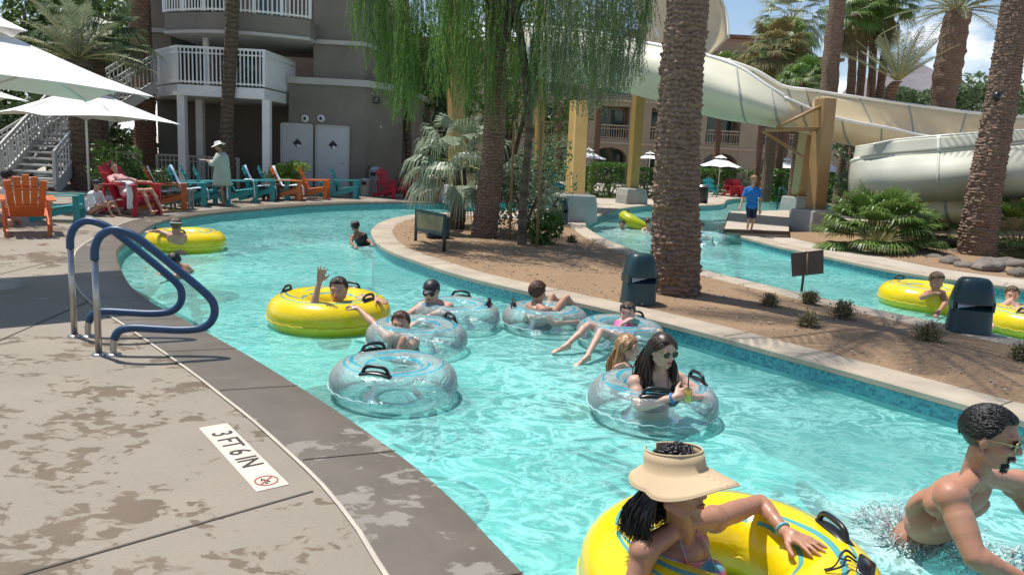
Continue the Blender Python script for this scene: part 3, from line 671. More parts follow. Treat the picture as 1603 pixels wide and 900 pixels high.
# ================================================================ hotel wing far behind
YH = 56.0
ht = thing('hotel_building', 'long tan stucco hotel wing with recessed balconies and arches behind the slide', 'building', (6, YH, 0))
X0, X1 = -16.0, bx(1283, YH); bays = []; x = bx(871, YH) - 4.02 * 6
while x < X1 - 1.5: bays.append(x); x += 4.02
hw = MB(); floors = [(3.15, 5.45), (6.15, 8.3)]
hw.box(((X0 + X1) / 2, YH + 6, 4.6), (X1 - X0, 8, 9.1))       # core behind the recesses
for xb in [bays[0] - 4.02] + bays: hw.box((xb + 2.01, YH + 1.0, 4.6), (1.55, 2.0, 9.2))
for z0, z1 in ((2.55, 3.15), (5.45, 6.15), (8.3, 9.2)):
    for xb in bays: hw.box((xb, YH + 1.02, (z0 + z1) / 2), (2.47, 1.94, z1 - z0))
fix_normals(hw.build('wall', M['hotel'], ht, True, smooth=False))
ar = MB()
for xb in bays:    # arched heads over the ground-floor openings
    n = 10; z = 2.55; pts = [(xb + 1.235 * math.cos(math.pi * k / n), z - .75 + .72 * math.sin(math.pi * k / n)) for k in range(n + 1)]
    for k in range(n):
        (xa, za), (xc2, zc) = pts[k], pts[k + 1]
        ar.add([(xa, YH + .04, za), (xc2, YH + .04, zc), (xc2, YH + .04, z), (xa, YH + .04, z), (xa, YH + 1.9, za), (xc2, YH + 1.9, zc)], [(0, 1, 2, 3), (0, 4, 5, 1)])
ar.build('arch', M['hotel'], ht, True, smooth=False)
ge = MB(); 
for z in (5.85, 2.85): ge.box(((X0 + X1) / 2, YH - .04, z), (X1 - X0, .1, .16))
ge.build('string_course', M['hoteltrim'], ht, True, smooth=False)
rf = MB(); rf.box(((X0 + X1) / 2, YH + 4, 9.3), (X1 - X0 + 1.4, 10.5, .2)); hb = bx(1275, YH); ha = bx(1120, YH)
rf.box(((ha + hb) / 2 - 3, YH + 8, 11.25), (hb - ha + 6.8, 9, .22)); rf.build('roof', M['roof'], ht, True, smooth=False)
MB().box(((ha + hb) / 2 - 3, YH + 8, 10.25), (hb - ha + 6, 8, 1.8)).build('attic_storey', M['hotel'], ht, True, smooth=False)
rr = random.Random(4)
for fi, (z0, z1) in enumerate(floors):
    for xb in bays:
        if not (-9.5 < xb < 31): continue
        wz = (z0 + z1) / 2; g = MB().box((xb, YH + 1.95, wz), (2.2, .06, z1 - z0 - .15)).build('window', M['glass'], ht, True, smooth=False)
        f = MB(); 
        for dx in (-1.1, -.02, 1.1): f.box((xb + dx, YH + 1.9, wz), (.09, .08, z1 - z0 - .1))
        f.box((xb, YH + 1.9, z1 - .1), (2.3, .08, .1)); f.build('frame', M['hoteltrim'], g, True, smooth=False)
        c = MB(); wd = rr.uniform(.4, .9); s_ = rr.choice((-1, 1)); c.box((xb + s_ * (1.05 - wd / 2), YH + 1.91, wz), (wd, .02, z1 - z0 - .25)); c.build('curtain', M['curtain'], g, True, smooth=False)
        b = MB(); L = 2.46
        for k in range(15): b.box((xb - L / 2 + L * k / 14, YH + .1, z0 + .48), (.035, .035, .9))
        b.box((xb, YH + .1, z0 + .95), (L, .06, .07)); b.box((xb, YH + .1, z0 + .08), (L, .05, .05)); b.box((xb, YH + .1, z0 + .70), (L, .04, .04)); b.build('balcony_railing', M['hoteltrim'], ht, True, smooth=False)
for xb in bays: MB().box((xb, YH + 1.96, 1.2), (2.4, .06, 2.3)).build('ground_floor_window', M['glass'], ht, True, smooth=False)
MB().box((X1 + 3, YH + 3, 2.6), (6.2, 4, 5.2)).build('low_wing', M['hotel'], ht, True, smooth=False)
# ================================================================ yellow and tan posts of the slide, each on its own footing
def pillar(name, top, base, Y, w, label, mat, tilt=True, foot=(1.05, .75, .62), zb=.62):
    g = G(*base); t = thing(name, label, 'slide support', (g.x, g.y, 0), 0, 'slide support pillars on concrete footings')
    tp = P(*top, Y); b = MB()
    a = V((0, 0, foot[2] - .01)); c = V((tp.x - g.x, tp.y - g.y, tp.z)); R = Matrix.Rotation(.35, 3, 'Z')
    n = 4; s = []
    for p in (a, c):
        for k in range(4): s.append(p + R @ V(((-1, 1, 1, -1)[k] * w / 2, (-1, -1, 1, 1)[k] * w / 2, 0)))
    b.add(s, [(0, 1, 5, 4), (1, 2, 6, 5), (2, 3, 7, 6), (3, 0, 4, 7), (4, 5, 6, 7), (3, 2, 1, 0)])
    b.build('post', mat, t, smooth=False, bevel=.03)
    f = MB(); s = []
    for z, r in ((0, foot[0] / 2), (foot[2] * .55, foot[0] / 2 * .98), (foot[2], foot[1] / 2 * 1.1)):
        for k in range(4): s.append(R @ V(((-1, 1, 1, -1)[k] * r, (-1, -1, 1, 1)[k] * r, z)))
    f.add(s, [(i, (i + 1) % 4, 4 + (i + 1) % 4, 4 + i) for i in range(4)] + [(4 + i, 4 + (i + 1) % 4, 8 + (i + 1) % 4, 8 + i) for i in range(4)] + [(8, 9, 10, 11)])
    f.build('footing', M['footing'], t, smooth=False, bevel=.04)
    pl = MB(); pl.box((0, 0, foot[2] + .012), (w * 1.5, w * 1.5, .03), .35)
    for k in range(4): pl.tube([R @ V(((-1, 1, 1, -1)[k] * w * .62, (-1, -1, 1, 1)[k] * w * .62, foot[2])), R @ V(((-1, 1, 1, -1)[k] * w * .62, (-1, -1, 1, 1)[k] * w * .62, foot[2] + .08))], .022, 8)
    pl.build('base_plate', M['steel'], t, smooth=False)
    return t
pillar('slide_pillar', (907, 158), (897, 346), 22.5, .43, 'thick yellow slide pillar on a grey block, between the fan palm and the hedge', M['pillar'], foot=(.98, .8, .72))
pillar('slide_pillar', (1001, 140), (988, 319), 30, .37, 'thinner yellow slide pillar on a grey block just left of the big palm trunk', M['pillar'], foot=(.95, .75, .6))
pt = pillar('slide_pillar', (1293, 154), (1272, 364), 20.8, .40, 'nearest tan slide pillar carrying two struts, behind the bank path', M['pillarb'], foot=(.95, .8, .62))
pillar('slide_pillar', (1266, 200), (1247, 333), 27, .44, 'tan slide pillar standing left of and behind the strutted one', M['pillarb'], foot=(.95, .8, .62))
pillar('slide_pillar', (712, -30), (715, 318), 27, .5, 'tall yellow slide pillar behind the weeping tree foliage', M['pillar'], foot=(1, .8, .6))
pillar('slide_pillar', (848, 0), (842, 316), 30, .30, 'thin yellow slide pillar seen through the weeping foliage', M['pillar'], foot=(.9, .7, .5))
sb = MB(); sb.tube([P(1286, 166, 20.7), P(1216, 200, 20.9)], .045, 8); sb.tube([P(1283, 202, 20.7), P(1197, 204, 21.0)], .055, 8); sb.tube([P(1195, 206, 21.0), P(1256, 245, 24)], .045, 8)
sb.build('strut', M['pillarb'], pt, True)
# ================================================================ water slide
def skin(name, sections, mat, parent, thick=.05, seams=None, rim=None, sub=6):
    K = len(sections[0]); m = len(sections)
    cols_ = [arc_pts([s[k] for s in sections], sub) for k in range(K)]; n = len(cols_[0]); b = MB()
    rows = []
    for i in range(n): rows.append(arc_pts([c[i] for c in cols_], 4))
    kk = len(rows[0])
    for r in rows: b.v += [tuple(p) for p in r]
    for i in range(n - 1):
        for k in range(kk - 1): b.f.append((i * kk + k, i * kk + k + 1, (i + 1) * kk + k + 1, (i + 1) * kk + k)); b.mi.append(0)
    o = b.build(name, mat, parent, True, solid=thick)
    return o, rows
sl = thing('water_slide', 'huge pale open water slide flume curving high above the pool to a grey lower bend', 'water slide', (10, 22, 0))
S = lambda *a: [P(px, py, Y) for px, py, Y in a]
secs = [S((820, 40, 25.5), (815, 80, 25.0), (840, 125, 25.8), (860, 100, 27.5), (850, 55, 28)),
        S((930, 52, 24.5), (925, 95, 24.0), (945, 138, 24.8), (960, 112, 26.8), (950, 62, 27.2)),
        S((1010, 68, 23.8), (1005, 112, 23.2), (1020, 155, 24.2), (1050, 130, 26.2), (1040, 72, 26.5)),
        S((1060, 78, 23.0), (1062, 130, 22.3), (1075, 172, 23.3), (1100, 150, 25.5), (1095, 85, 26)),
        S((1110, 89, 22.4), (1118, 145, 21.6), (1130, 186, 22.6), (1150, 165, 25.0), (1140, 96, 25.4)),
        S((1160, 108, 21.9), (1168, 160, 21.1), (1178, 193, 22.1), (1200, 175, 24.6), (1185, 112, 25.0)),
        S((1200, 135, 21.5), (1208, 175, 20.9), (1218, 200, 22.0), (1240, 180, 24.4), (1225, 135, 24.8)),
        S((1228, 152, 21.4), (1240, 188, 21.2), (1258, 207, 22.2), (1268, 180, 24.2), (1262, 141, 24.6))]
o, rA = skin('upper_flume', secs, M['flume'], sl)
r1 = MB(); r1.tube([r[0] for r in rA], .065, 8); r1.tube([r[-1] for r in rA], .06, 8); r1.build('flume_rim', M['rim'], o, True)
M['seam'] = simple('seam_line', (.30, .33, .28), .6)
def seam_ring(rows, idx, parent, r=.014, out=0.0, mat=None):
    b = MB()
    for i in idx: b.tube(rows[i], r + .03, 6)
    b.build('seam', mat or M['seam'], parent, True)
seam_ring(rA, [9, 19, 29, 37], o)
# continuing flume: near wall (shaded outside) and tall far wall (sunlit inside)
secs = [S((1228, 153, 21.35), (1240, 188, 21.2), (1262, 207, 22.2), (1275, 180, 24.2), (1262, 141, 24.6)),
        S((1285, 178, 21.3), (1290, 205, 21.5), (1310, 222, 22.6), (1330, 200, 24.6), (1300, 147, 25.2)),
        S((1335, 191, 21.6), (1340, 213, 21.9), (1352, 230, 22.8), (1385, 210, 25.0), (1370, 157, 25.6)),
        S((1400, 203, 22.2), (1400, 225, 22.4), (1415, 238, 23.2), (1450, 218, 25.2), (1450, 168, 25.8)),
        S((1450, 214, 22.6), (1455, 232, 22.8), (1470, 245, 23.4), (1520, 228, 25.2), (1550, 180, 25.6)),
        S((1560, 225, 22.8), (1565, 240, 23.0), (1600, 250, 23.6), (1640, 235, 24.6), (1700, 188, 25.0))]
o, rB = skin('middle_flume', secs, M['flumesunlit'], sl)
r1 = MB(); r1.tube([r[0] for r in rB], .05, 8); r1.tube([r[-1] for r in rB], .06, 8); r1.build('flume_rim', M['rim'], o, True)
seam_ring(rB, [3, 10, 16, 22], o)
S2 = lambda *a: [P(px, py, Y + (1.6 if px > 1396 else .9)) for px, py, Y in a]
# lower bend, its shade put into the grey colour
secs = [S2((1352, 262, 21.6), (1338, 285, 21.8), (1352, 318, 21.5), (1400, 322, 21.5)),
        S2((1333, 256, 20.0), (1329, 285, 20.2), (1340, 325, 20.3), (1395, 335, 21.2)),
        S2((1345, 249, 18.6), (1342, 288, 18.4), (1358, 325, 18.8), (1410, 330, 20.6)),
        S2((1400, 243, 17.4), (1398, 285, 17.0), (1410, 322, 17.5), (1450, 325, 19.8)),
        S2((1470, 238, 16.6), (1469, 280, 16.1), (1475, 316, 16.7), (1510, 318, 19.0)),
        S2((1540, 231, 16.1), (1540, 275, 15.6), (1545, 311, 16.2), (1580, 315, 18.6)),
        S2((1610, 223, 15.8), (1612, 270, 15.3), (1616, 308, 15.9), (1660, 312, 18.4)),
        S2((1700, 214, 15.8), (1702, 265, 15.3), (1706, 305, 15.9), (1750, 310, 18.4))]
o, rC = skin('lower_bend', secs, M['flumeshaded'], sl)
r1 = MB(); r1.tube([r[0] for r in rC], .055, 8); r1.build('flume_rim', M['rim'], o, True); seam_ring(rC, [24], o, mat=M['flumeshaded'])
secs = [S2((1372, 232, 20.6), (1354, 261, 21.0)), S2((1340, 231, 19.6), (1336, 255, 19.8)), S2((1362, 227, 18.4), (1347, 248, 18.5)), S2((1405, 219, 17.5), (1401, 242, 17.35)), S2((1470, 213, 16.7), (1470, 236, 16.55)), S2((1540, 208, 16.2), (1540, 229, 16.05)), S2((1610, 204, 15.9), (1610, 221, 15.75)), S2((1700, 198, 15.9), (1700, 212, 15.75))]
o, rD = skin('splash_guard', secs, M['flumeshaded'], sl, .03); r1 = MB(); r1.tube([r[0] for r in rD], .028, 8); r1.build('flume_rim', M['rim'], o, True); seam_ring(rD, [24], o, mat=M['rim'])
secs = [S((1440, 312, 18.6), (1445, 335, 18.4), (1465, 352, 18.8), (1500, 350, 20)), S((1490, 309, 18.2), (1492, 335, 17.9), (1510, 357, 18.3), (1540, 352, 19.8)), S((1560, 308, 17.9), (1560, 338, 17.6), (1580, 360, 18.0), (1600, 352, 19.5)), S((1680, 306, 17.8), (1680, 338, 17.5), (1700, 360, 18.0), (1720, 352, 19.5))]
o, rE = skin('run_out_flume', secs, M['flumesunlit'], sl); seam_ring(rE, [5], o)
# the steep entry flume high above, running up out of view
secs = [S((900, -160, 29.0), (940, -120, 28), (990, -60, 27.6), (1060, -60, 29.5), (1090, -130, 31)),
        S((985, -60, 28.0), (990, -20, 27.2), (1010, 40, 27.0), (1070, 30, 29.2), (1110, -40, 30.5)),
        S((1008, 5, 27.6), (1000, 40, 27.0), (1018, 78, 26.8), (1080, 70, 29.0), (1135, 15, 30.3)),
        S((1030, 60, 27.4), (1020, 82, 27.0), (1050, 100, 26.8), (1100, 95, 28.6), (1140, 60, 29.8))]
o, rF = skin('entry_flume', secs, M['flumesunlit'], sl); r1 = MB(); r1.tube([r[0] for r in rF], .06, 8); r1.tube([r[-1] for r in rF], .06, 8); r1.build('flume_rim', M['rim'], o, True)
# ================================================================ mountain
def mountain():
    b = MB(); prof = [(1180, 215), (1260, 175), (1310, 150), (1350, 125), (1385, 106), (1430, 98), (1452, 104), (1480, 120), (1530, 140), (1600, 160), (1700, 185), (1850, 190)]
    pts = arc_pts([P(x, y, 2200) for x, y in prof], 8); rows = 14; n = len(pts)
    for j in range(rows):
        t = j / (rows - 1)
        for i, p in enumerate(pts):
            h = p.z * (1 - t) ** 1.15; q = noise.noise(V((p.x * .006, t * 5, 1))) * 50 * t * (1 - t) * 4 + noise.noise(V((p.x * .02, t * 14, 3))) * 16 * (1 - t)
            b.v.append((p.x, p.y - t * 900, max(-5, h + q)))
    for j in range(rows - 1):
        for i in range(n - 1): b.f.append((j * n + i, j * n + i + 1, (j + 1) * n + i + 1, (j + 1) * n + i)); b.mi.append(0)
    setp(b.build('mountain', simple('hazy_mountain_rock', (.17, .155, .165), .95, .25, .01), smooth=False), kind='structure')  # distance haze is put into the mauve rock colour
mountain()
# ================================================================ vegetation
def nrand(r, a, b): return r.uniform(a, b)
def trunk_mesh(name, pts, rads, mat, parent, kind='ring', seed=0, nu=28, step=.045):
    """tapered trunk along a curve with leaf-scar relief"""
    line = arc_pts(pts, 10); L = [0]; rads = [q * .86 for q in rads]
    for i in range(1, len(line)): L.append(L[-1] + (line[i] - line[i - 1]).length)
    tot = L[-1]; n = max(8, int(tot / step)); b = MB(); r = random.Random(seed); j = 0; off = r.uniform(0, 50)
    for i in range(n + 1):
        d = tot * i / n
        while j < len(L) - 2 and L[j + 1] < d: j += 1
        t = (d - L[j]) / max(1e-6, L[j + 1] - L[j]); c = line[j].lerp(line[j + 1], min(1, t))
        fr = d / tot * (len(rads) - 1); k = min(int(fr), len(rads) - 2); R = lerp(rads[k], rads[k + 1], fr - k)
        for u in range(nu):
            a = 2 * math.pi * u / nu
            if kind == 'ring':
                ph = (d / .085 + .25 * math.sin(a * 3 + d * 4 + off) + .5 * noise.noise(V((math.cos(a) * 2, math.sin(a) * 2, d * 3 + off)))) % 1; disp = .035 * (1 - ph) + .045 * noise.noise(V((math.cos(a) * 3, math.sin(a) * 3, d * 7 + off)))
            elif kind == 'rag':
                q = noise.noise(V((math.cos(a) * 1.6, math.sin(a) * 1.6, d * 2 + off))); ph = (d / .075 + .9 * q + (1 if math.sin(a * 2 + off) > 0 else .5)) % 1; hi = noise.noise(V((math.cos(a) * 5, math.sin(a) * 5, d * 9 + off)))
                disp = .045 * (ph ** 1.5) * (.55 + hi) + .035 * hi + .03 * noise.noise(V((math.cos(a) * 14, math.sin(a) * 14, d * 22 + off)))
            elif kind == 'boot':
                row = d / .16; col_ = (a / (2 * math.pi) * 9 + (.5 if int(row) % 2 else 0)) % 1; ph = row % 1; disp = .09 * (ph) * (1 - abs(col_ - .5) * 1.6) + .03 * noise.noise(V((math.cos(a) * 3, math.sin(a) * 3, d * 5 + off)))
            else:
                disp = .05 * noise.noise(V((math.cos(a) * 2.2, math.sin(a) * 2.2, d * 1.2 + off))) + .045 * noise.noise(V((math.cos(a) * 6, math.sin(a) * 6, d * 5 + off)))
            rr_ = R * (1 + disp / .30 * (1 if R > .12 else .6) * .8)
            b.v.append((c.x + rr_ * math.cos(a), c.y + rr_ * math.sin(a), c.z))
    for i in range(n):
        for u in range(nu): u2 = (u + 1) % nu; b.f.append((i * nu + u, i * nu + u2, (i + 1) * nu + u2, (i + 1) * nu + u)); b.mi.append(0)
    return b.build(name, mat, parent, True, auto=50)
def fan_frond(b, bs, base, dirv, plen, rad, r, nseg=22, droop=.35, spread=2.3):
    """petiole into bs, pleated fan blade into b"""
    d = V(dirv).normalized(); side = d.cross(V((0, 0, 1)))
    if side.length < .1: side = V((1, 0, 0))
    side.normalize(); up = side.cross(d)
    hub = base + d * plen + V((0, 0, -.12 * plen * (1 - abs(d.z)))); mid = base.lerp(hub, .5) + V((0, 0, .06 * plen)); bs.tube([base, mid, hub], [.014 * rad, .011 * rad, .008 * rad], 4, False)
    dd = (hub - mid).normalized(); up = side.cross(dd)
    for k in range(nseg):
        a = (k / (nseg - 1) - .5) * spread; ln = rad * (1 - .25 * abs(a) / 1.2) * r.uniform(.88, 1.05); v = dd * math.cos(a) + side * math.sin(a); w = dd * -math.sin(a) + side * math.cos(a); wd = rad * .040
        p1 = hub + v * ln * .5 + up * (.03 * rad * (1 if k % 2 else -1)); p2 = hub + v * ln * .8 + V((0, 0, -droop * .25 * rad)); p3 = hub + v * ln + V((0, 0, -droop * rad * r.uniform(.6, 1.2)))
        s = len(b.v); b.v += [tuple(hub), tuple(p1 - w * wd), tuple(p1 + w * wd), tuple(p2 - w * wd * .6), tuple(p2 + w * wd * .6), tuple(p3)]
        b.f += [(s, s + 1, s + 2), (s + 1, s + 3, s + 4, s + 2), (s + 3, s + 5, s + 4)]; b.mi += [0] * 3
def feather_frond(b, bs, base, dirv, L, r, curve=.5, lw=.45, n=26):
    d = V(dirv).normalized(); hor = V((d.x, d.y, 0)); hor = hor.normalized() if hor.length > .05 else V((1, 0, 0)); side = hor.cross(V((0, 0, 1)))
    pts = []
    for k in range(9): t = k / 8; pts.append(base + d * L * t + V((0, 0, -curve * L * t * t)))
    bs.tube(pts, [.022 * (1 - .8 * k / 8) + .004 for k in range(9)], 4, False)
    for k in range(n):
        t = .12 + .88 * k / (n - 1); i = min(7, int(t * 8)); p = pts[i].lerp(pts[i + 1], t * 8 - i); tg = (pts[i + 1] - pts[i]).normalized(); ln = lw * math.sin(math.pi * min(1, .15 + t * .85)) ** .6 * r.uniform(.85, 1.1)
        for s_ in (-1, 1):
            v = (side * s_ * .85 + tg * .75 + V((0, 0, .15 + r.uniform(-.15, .15)))).normalized(); tip = p + v * ln + V((0, 0, -.15 * ln)); w = tg * .016
            s = len(b.v); b.v += [tuple(p - w), tuple(p + w), tuple(p + v * ln * .6 + w), tuple(p + v * ln * .6 - w), tuple(tip)]; b.f += [(s, s + 1, s + 2, s + 3), (s + 3, s + 2, s + 4)]; b.mi += [0] * 2
def palm(name, label, pts, rads, tmat, kind='ring', crown=None, cmat='fand', nfr=30, frad=1.0, plen=.9, skirt=0, seed=1, feather=False, cat='palm tree', group=None, up=(-.5, 1.0), step=.045, nu=28, droop=.35):
    t = thing(name, label, cat, tuple(pts[0]), 0, group); r = random.Random(seed)
    if rads: trunk_mesh('trunk', pts, rads, M[tmat], t, kind, seed, nu, step)
    if crown:
        top = V(pts[-1]); b = MB(); bs = MB()
        for k in range(nfr):
            az = k * 2.39996 + r.uniform(-.2, .2); el = lerp(up[1], up[0], (k / nfr) ** .9) + r.uniform(-.1, .1); d = V((math.cos(az) * math.cos(el), math.sin(az) * math.cos(el), math.sin(el)))
            base = top + V((d.x * .08, d.y * .08, .05))
            if feather: feather_frond(b, bs, base, d, plen * r.uniform(.85, 1.1), r, droop, frad)
            else: fan_frond(b, bs, base, d, plen * r.uniform(.8, 1.15), frad * r.uniform(.85, 1.1), r, droop=droop)
        b.build('crown', M[cmat], t, True, smooth=False); bs.build('petioles', M['petiole'], t, True)
        if skirt:
            b = MB(); bs = MB()
            for k in range(int(skirt * 26)):
                az = r.uniform(0, 6.28); z = -r.uniform(.1, skirt); d = V((math.cos(az) * .45, math.sin(az) * .45, -.9)); fan_frond(b, bs, top + V((math.cos(az) * .1, math.sin(az) * .1, z)), d, .35, frad * .75, r, 12, .5, 1.4)
            b.build('dry_skirt', M['skirt'], t, True, smooth=False)
    return t
def pg(px, py): g = G(px, py); return V((g.x, g.y, -.02))
# big trunk in the middle of the island
c0 = pg(1056, 462); palm('palm_trunk_tree', 'thick rough-ringed palm trunk in the centre right of the island, nearest the water', [c0, P(1058, 380, c0.y), P(1060, 250, c0.y), P(1068, 100, c0.y), P(1078, -20, c0.y), P(1086, -330, c0.y), P(1090, -560, c0.y)], [.365, .325, .300, .285, .255, .25, .25, .25], 'bark', 'rag', step=.014, nu=72, seed=3, crown=True, cmat='date', feather=True, nfr=26, plen=2.6, frad=.5, droop=.35, up=(-.2, 1.2))
# dark leaning trunk far right
c0 = pg(1528, 402); palm('palm_trunk_tree', 'dark palm trunk leaning right at the right edge, boulders round its foot', [c0, P(1541, 300, c0.y), P(1560, 200, c0.y + .1), P(1581, 70, c0.y + .3), P(1600, -60, c0.y + .6), P(1640, -300, c0.y + 1)], [.44, .36, .33, .31, .29, .28], 'bark', 'rag', step=.02, nu=56, seed=8, crown=True, cmat='date', feather=True, nfr=40, plen=3.2, frad=.5, droop=.4, up=(-.5, 1.2))
cam2 = thing('camera_dome', 'small black dome lamp strapped to the leaning right-hand palm trunk', 'lamp', tuple(P(1558, 152, 16.1)))
MB().ell((0, -.05, 0), (.085, .085, .10)).build('dome', M['black'], cam2); m = MB(); m.tube([(0, 0, .12), (.06, .05, .14), (.2, .1, .1)], .015, 6); m.build('bracket', M['black'], cam2)
# trunks beside the fan palm
c0 = pg(757, 373); palm('palm_trunk_tree', 'brown palm trunk rising into the weeping foliage, right of the silver fan palm', [c0, P(768, 280, c0.y), P(774, 200, c0.y), P(776, 80, c0.y), P(778, -120, c0.y)], [.30, .25, .235, .23, .23], 'bark', 'rag', step=.025, nu=44, seed=5, crown=True, cmat='date', feather=True, nfr=26, plen=2.6, frad=.5)
# trunks by the building
c0 = pg(228, 287); palm('palm_trunk_tree', 'tall straight red-brown palm trunk in front of the stair landing', [c0, P(228, 240, c0.y), P(224, 120, c0.y), P(218, 0, c0.y), P(214, -200, c0.y)], [.50, .38, .385, .40, .40], 'barkred', 'fib', seed=12, step=.06)
c0 = pg(357, 300); palm('palm_trunk_tree', 'slender mottled palm trunk behind the person in the cover-up', [c0, P(355, 215, c0.y), P(359, 120, c0.y), P(364, 0, c0.y), P(366, -200, c0.y)], [.30, .235, .24, .25, .25], 'barkfib', 'fib', seed=13, step=.05)
c0 = pg(140, 298); palm('palm_trunk_tree', 'short dark palm trunk behind the lower white parasol with pale upright fronds', [c0, P(136, 240, c0.y), P(130, 150, c0.y), P(122, 95, c0.y)], [.52, .46, .42, .38], 'barkfib', 'boot', crown=True, cmat='date', feather=True, nfr=30, plen=2.3, frad=.42, seed=21, up=(.1, 1.35), droop=.3, step=.05)
c0 = pg(158, 294); palm('palm_trunk_tree', 'thinner dark palm trunk directly right of the pale-fronded one', [c0, P(157, 230, c0.y), P(152, 120, c0.y), P(150, 60, c0.y)], [.34, .30, .28, .26], 'barkfib', 'fib', crown=True, cmat='fand', nfr=26, plen=.9, frad=1.0, seed=22, step=.06)
# pair of dark trunks right of the grey building
for (px, top, lab, sd_) in ((624, 608, 'dark slim trunk just right of the building corner', 31), (640, 636, 'second dark slim trunk right of the building corner', 32)):
    c0 = pg(px, 302); palm('palm_trunk_tree', lab, [c0, P((px + top) / 2, 180, c0.y), P(top, 40, c0.y), P(top - 3, -60, c0.y)], [.17, .15, .15, .14], 'barkfib', 'fib', crown=True, cmat='fand', nfr=24, plen=.8, frad=.9, seed=sd_, step=.08)
# background palms upper right: (trunk px list, depth, radii, crown)
def bgpalm(label, tr, Y, rads, **kw):
    pts = [P(x, y, Y) for x, y in tr]; pts = [V((pts[0].x, pts[0].y, 0))] + pts; rads = [rads[0]] + list(rads)
    return palm('palm_tree', label, pts, rads, kw.pop('tm', 'barkred'), kw.pop('kind', 'fib'), step=.12, nu=14, **kw)
bgpalm('broad smooth-ringed palm trunk crossing the top of the frame left of the trunk cluster', [(1296, 150), (1303, 80), (1311, 0), (1318, -110), (1322, -220)], 27, [.38, .34, .32, .32, .30], tm='bark', crown=True, cmat='date', feather=True, nfr=24, plen=2.6, frad=.5, seed=41)
for k, (a_, b_, Y, top, lab) in enumerate((((1331, 150), (1336, 50), 33, (1338, 22), 'leftmost palm of the tight trunk cluster with shaggy skirt'), ((1345, 155), (1352, 60), 34, (1356, 5), 'second palm of the tight trunk cluster with shaggy skirt'), ((1362, 155), (1368, 50), 35, (1372, -10), 'third palm of the tight trunk cluster, tallest shaggy crown'), ((1376, 155), (1390, 50), 34, (1396, 10), 'rightmost palm of the tight trunk cluster, leaning right'))):
    bgpalm(lab, [a_, b_, top], Y, [.22, .20, .20], crown=True, cmat='fang', nfr=24, plen=.6, frad=.85, skirt=.9, seed=50 + k, group=None)
bgpalm('small date palm with sparse upright fronds between the cluster and the pineapple palm', [(1392, 160), (1405, 128)], 26, [.22, .19], crown=True, cmat='date', feather=True, nfr=18, plen=2.0, frad=.40, seed=60, up=(.45, 1.3), droop=.12)
bgpalm('stout date palm with swollen pineapple crown under the clouds', [(1475, 165), (1484, 110), (1492, 60), (1501, 18)], 27, [.42, .40, .50, .44], tm='bark', kind='boot', crown=True, cmat='date', feather=True, nfr=34, plen=2.4, frad=.36, seed=61, up=(-.15, 1.2), droop=.3)
bgpalm('blue-green fan palm top behind the slide, upper one of the pair', [(1240, 100), (1241, 30)], 46, [.35, .32], crown=True, cmat='fan', nfr=34, plen=1.3, frad=1.4, seed=62, up=(-.9, 1.2))
bgpalm('yellow-green fan palm behind the slide, lower one of the pair', [(1215, 150), (1213, 82)], 38, [.30, .28], crown=True, cmat='skirt', nfr=30, plen=.9, frad=1.1, seed=63, up=(-.9, 1.2), skirt=1.0)
bgpalm('green fan palm with yellowing skirt standing between the pair behind the slide', [(1230, 150), (1228, 75)], 40, [.28, .28], crown=True, cmat='fang', nfr=30, plen=.9, frad=1.1, seed=163, up=(-.5, 1.2), skirt=.5)
bgpalm('bright green young fan palm just above the slide rim', [(1258, 148), (1258, 135)], 30, [.2, .2], crown=True, cmat='fang', nfr=26, plen=.5, frad=.9, seed=64, up=(-.1, 1.35))
for k, (px, lab, Y) in enumerate(((875, 'palm trunk in front of the hotel left of the thick yellow pillar', 50), (936, 'palm trunk in front of the hotel beside the parasol', 50), (1125, 'slender palm trunk in front of the hotel above the round parasol', 48), (1192, 'palm trunk in front of the hotel left of the tan pillars', 44))):
    bgpalm(lab, [(px, 200), (px + 2, 120), (px + 3, 60 if k < 2 else 110)], Y, [.22, .2, .2], crown=True, cmat='fang', nfr=22, plen=.8, frad=1.0, seed=70 + k)
# silver fan palm by the signboard
c0 = pg(714, 362)
fp = palm('fan_palm', 'silvery fan palm with drooping pale fronds on the island', [c0, P(719, 310, c0.y), P(720, 262, c0.y)], [.19, .17, .15], 'barkfib', 'boot', crown=True, cmat='fan', nfr=24, plen=.70, frad=.76, seed=81, up=(-.55, 1.3), droop=.7, step=.03)
# low fan palms beside the slide
def palm_bush(px, py, label, n, rad, pl, mat, seed, Y=None):
    c = pg(px, py); palm('palm_bush', label, [c, c + V((0, 0, .12))], None, None, crown=True, cmat=mat, nfr=n, plen=pl, frad=rad, seed=seed, cat='palm bush', up=(-.02, 1.3), droop=.28)
palm_bush(1372, 392, 'wide spiky green palm bush at the foot of the slide', 70, .72, .80, 'fang', 90)
palm_bush(1432, 386, 'smaller spiky palm bush tucked behind the right side of the wide one', 30, .5, .5, 'fand', 91)
palm_bush(1592, 400, 'spiky green palm bush at the right edge behind the leaning trunk', 60, .7, 1.0, 'fang', 92)
palm_bush(1310, 300, 'dark green palm bush behind the nearest tan pillar', 30, .6, .7, 'fand', 93)
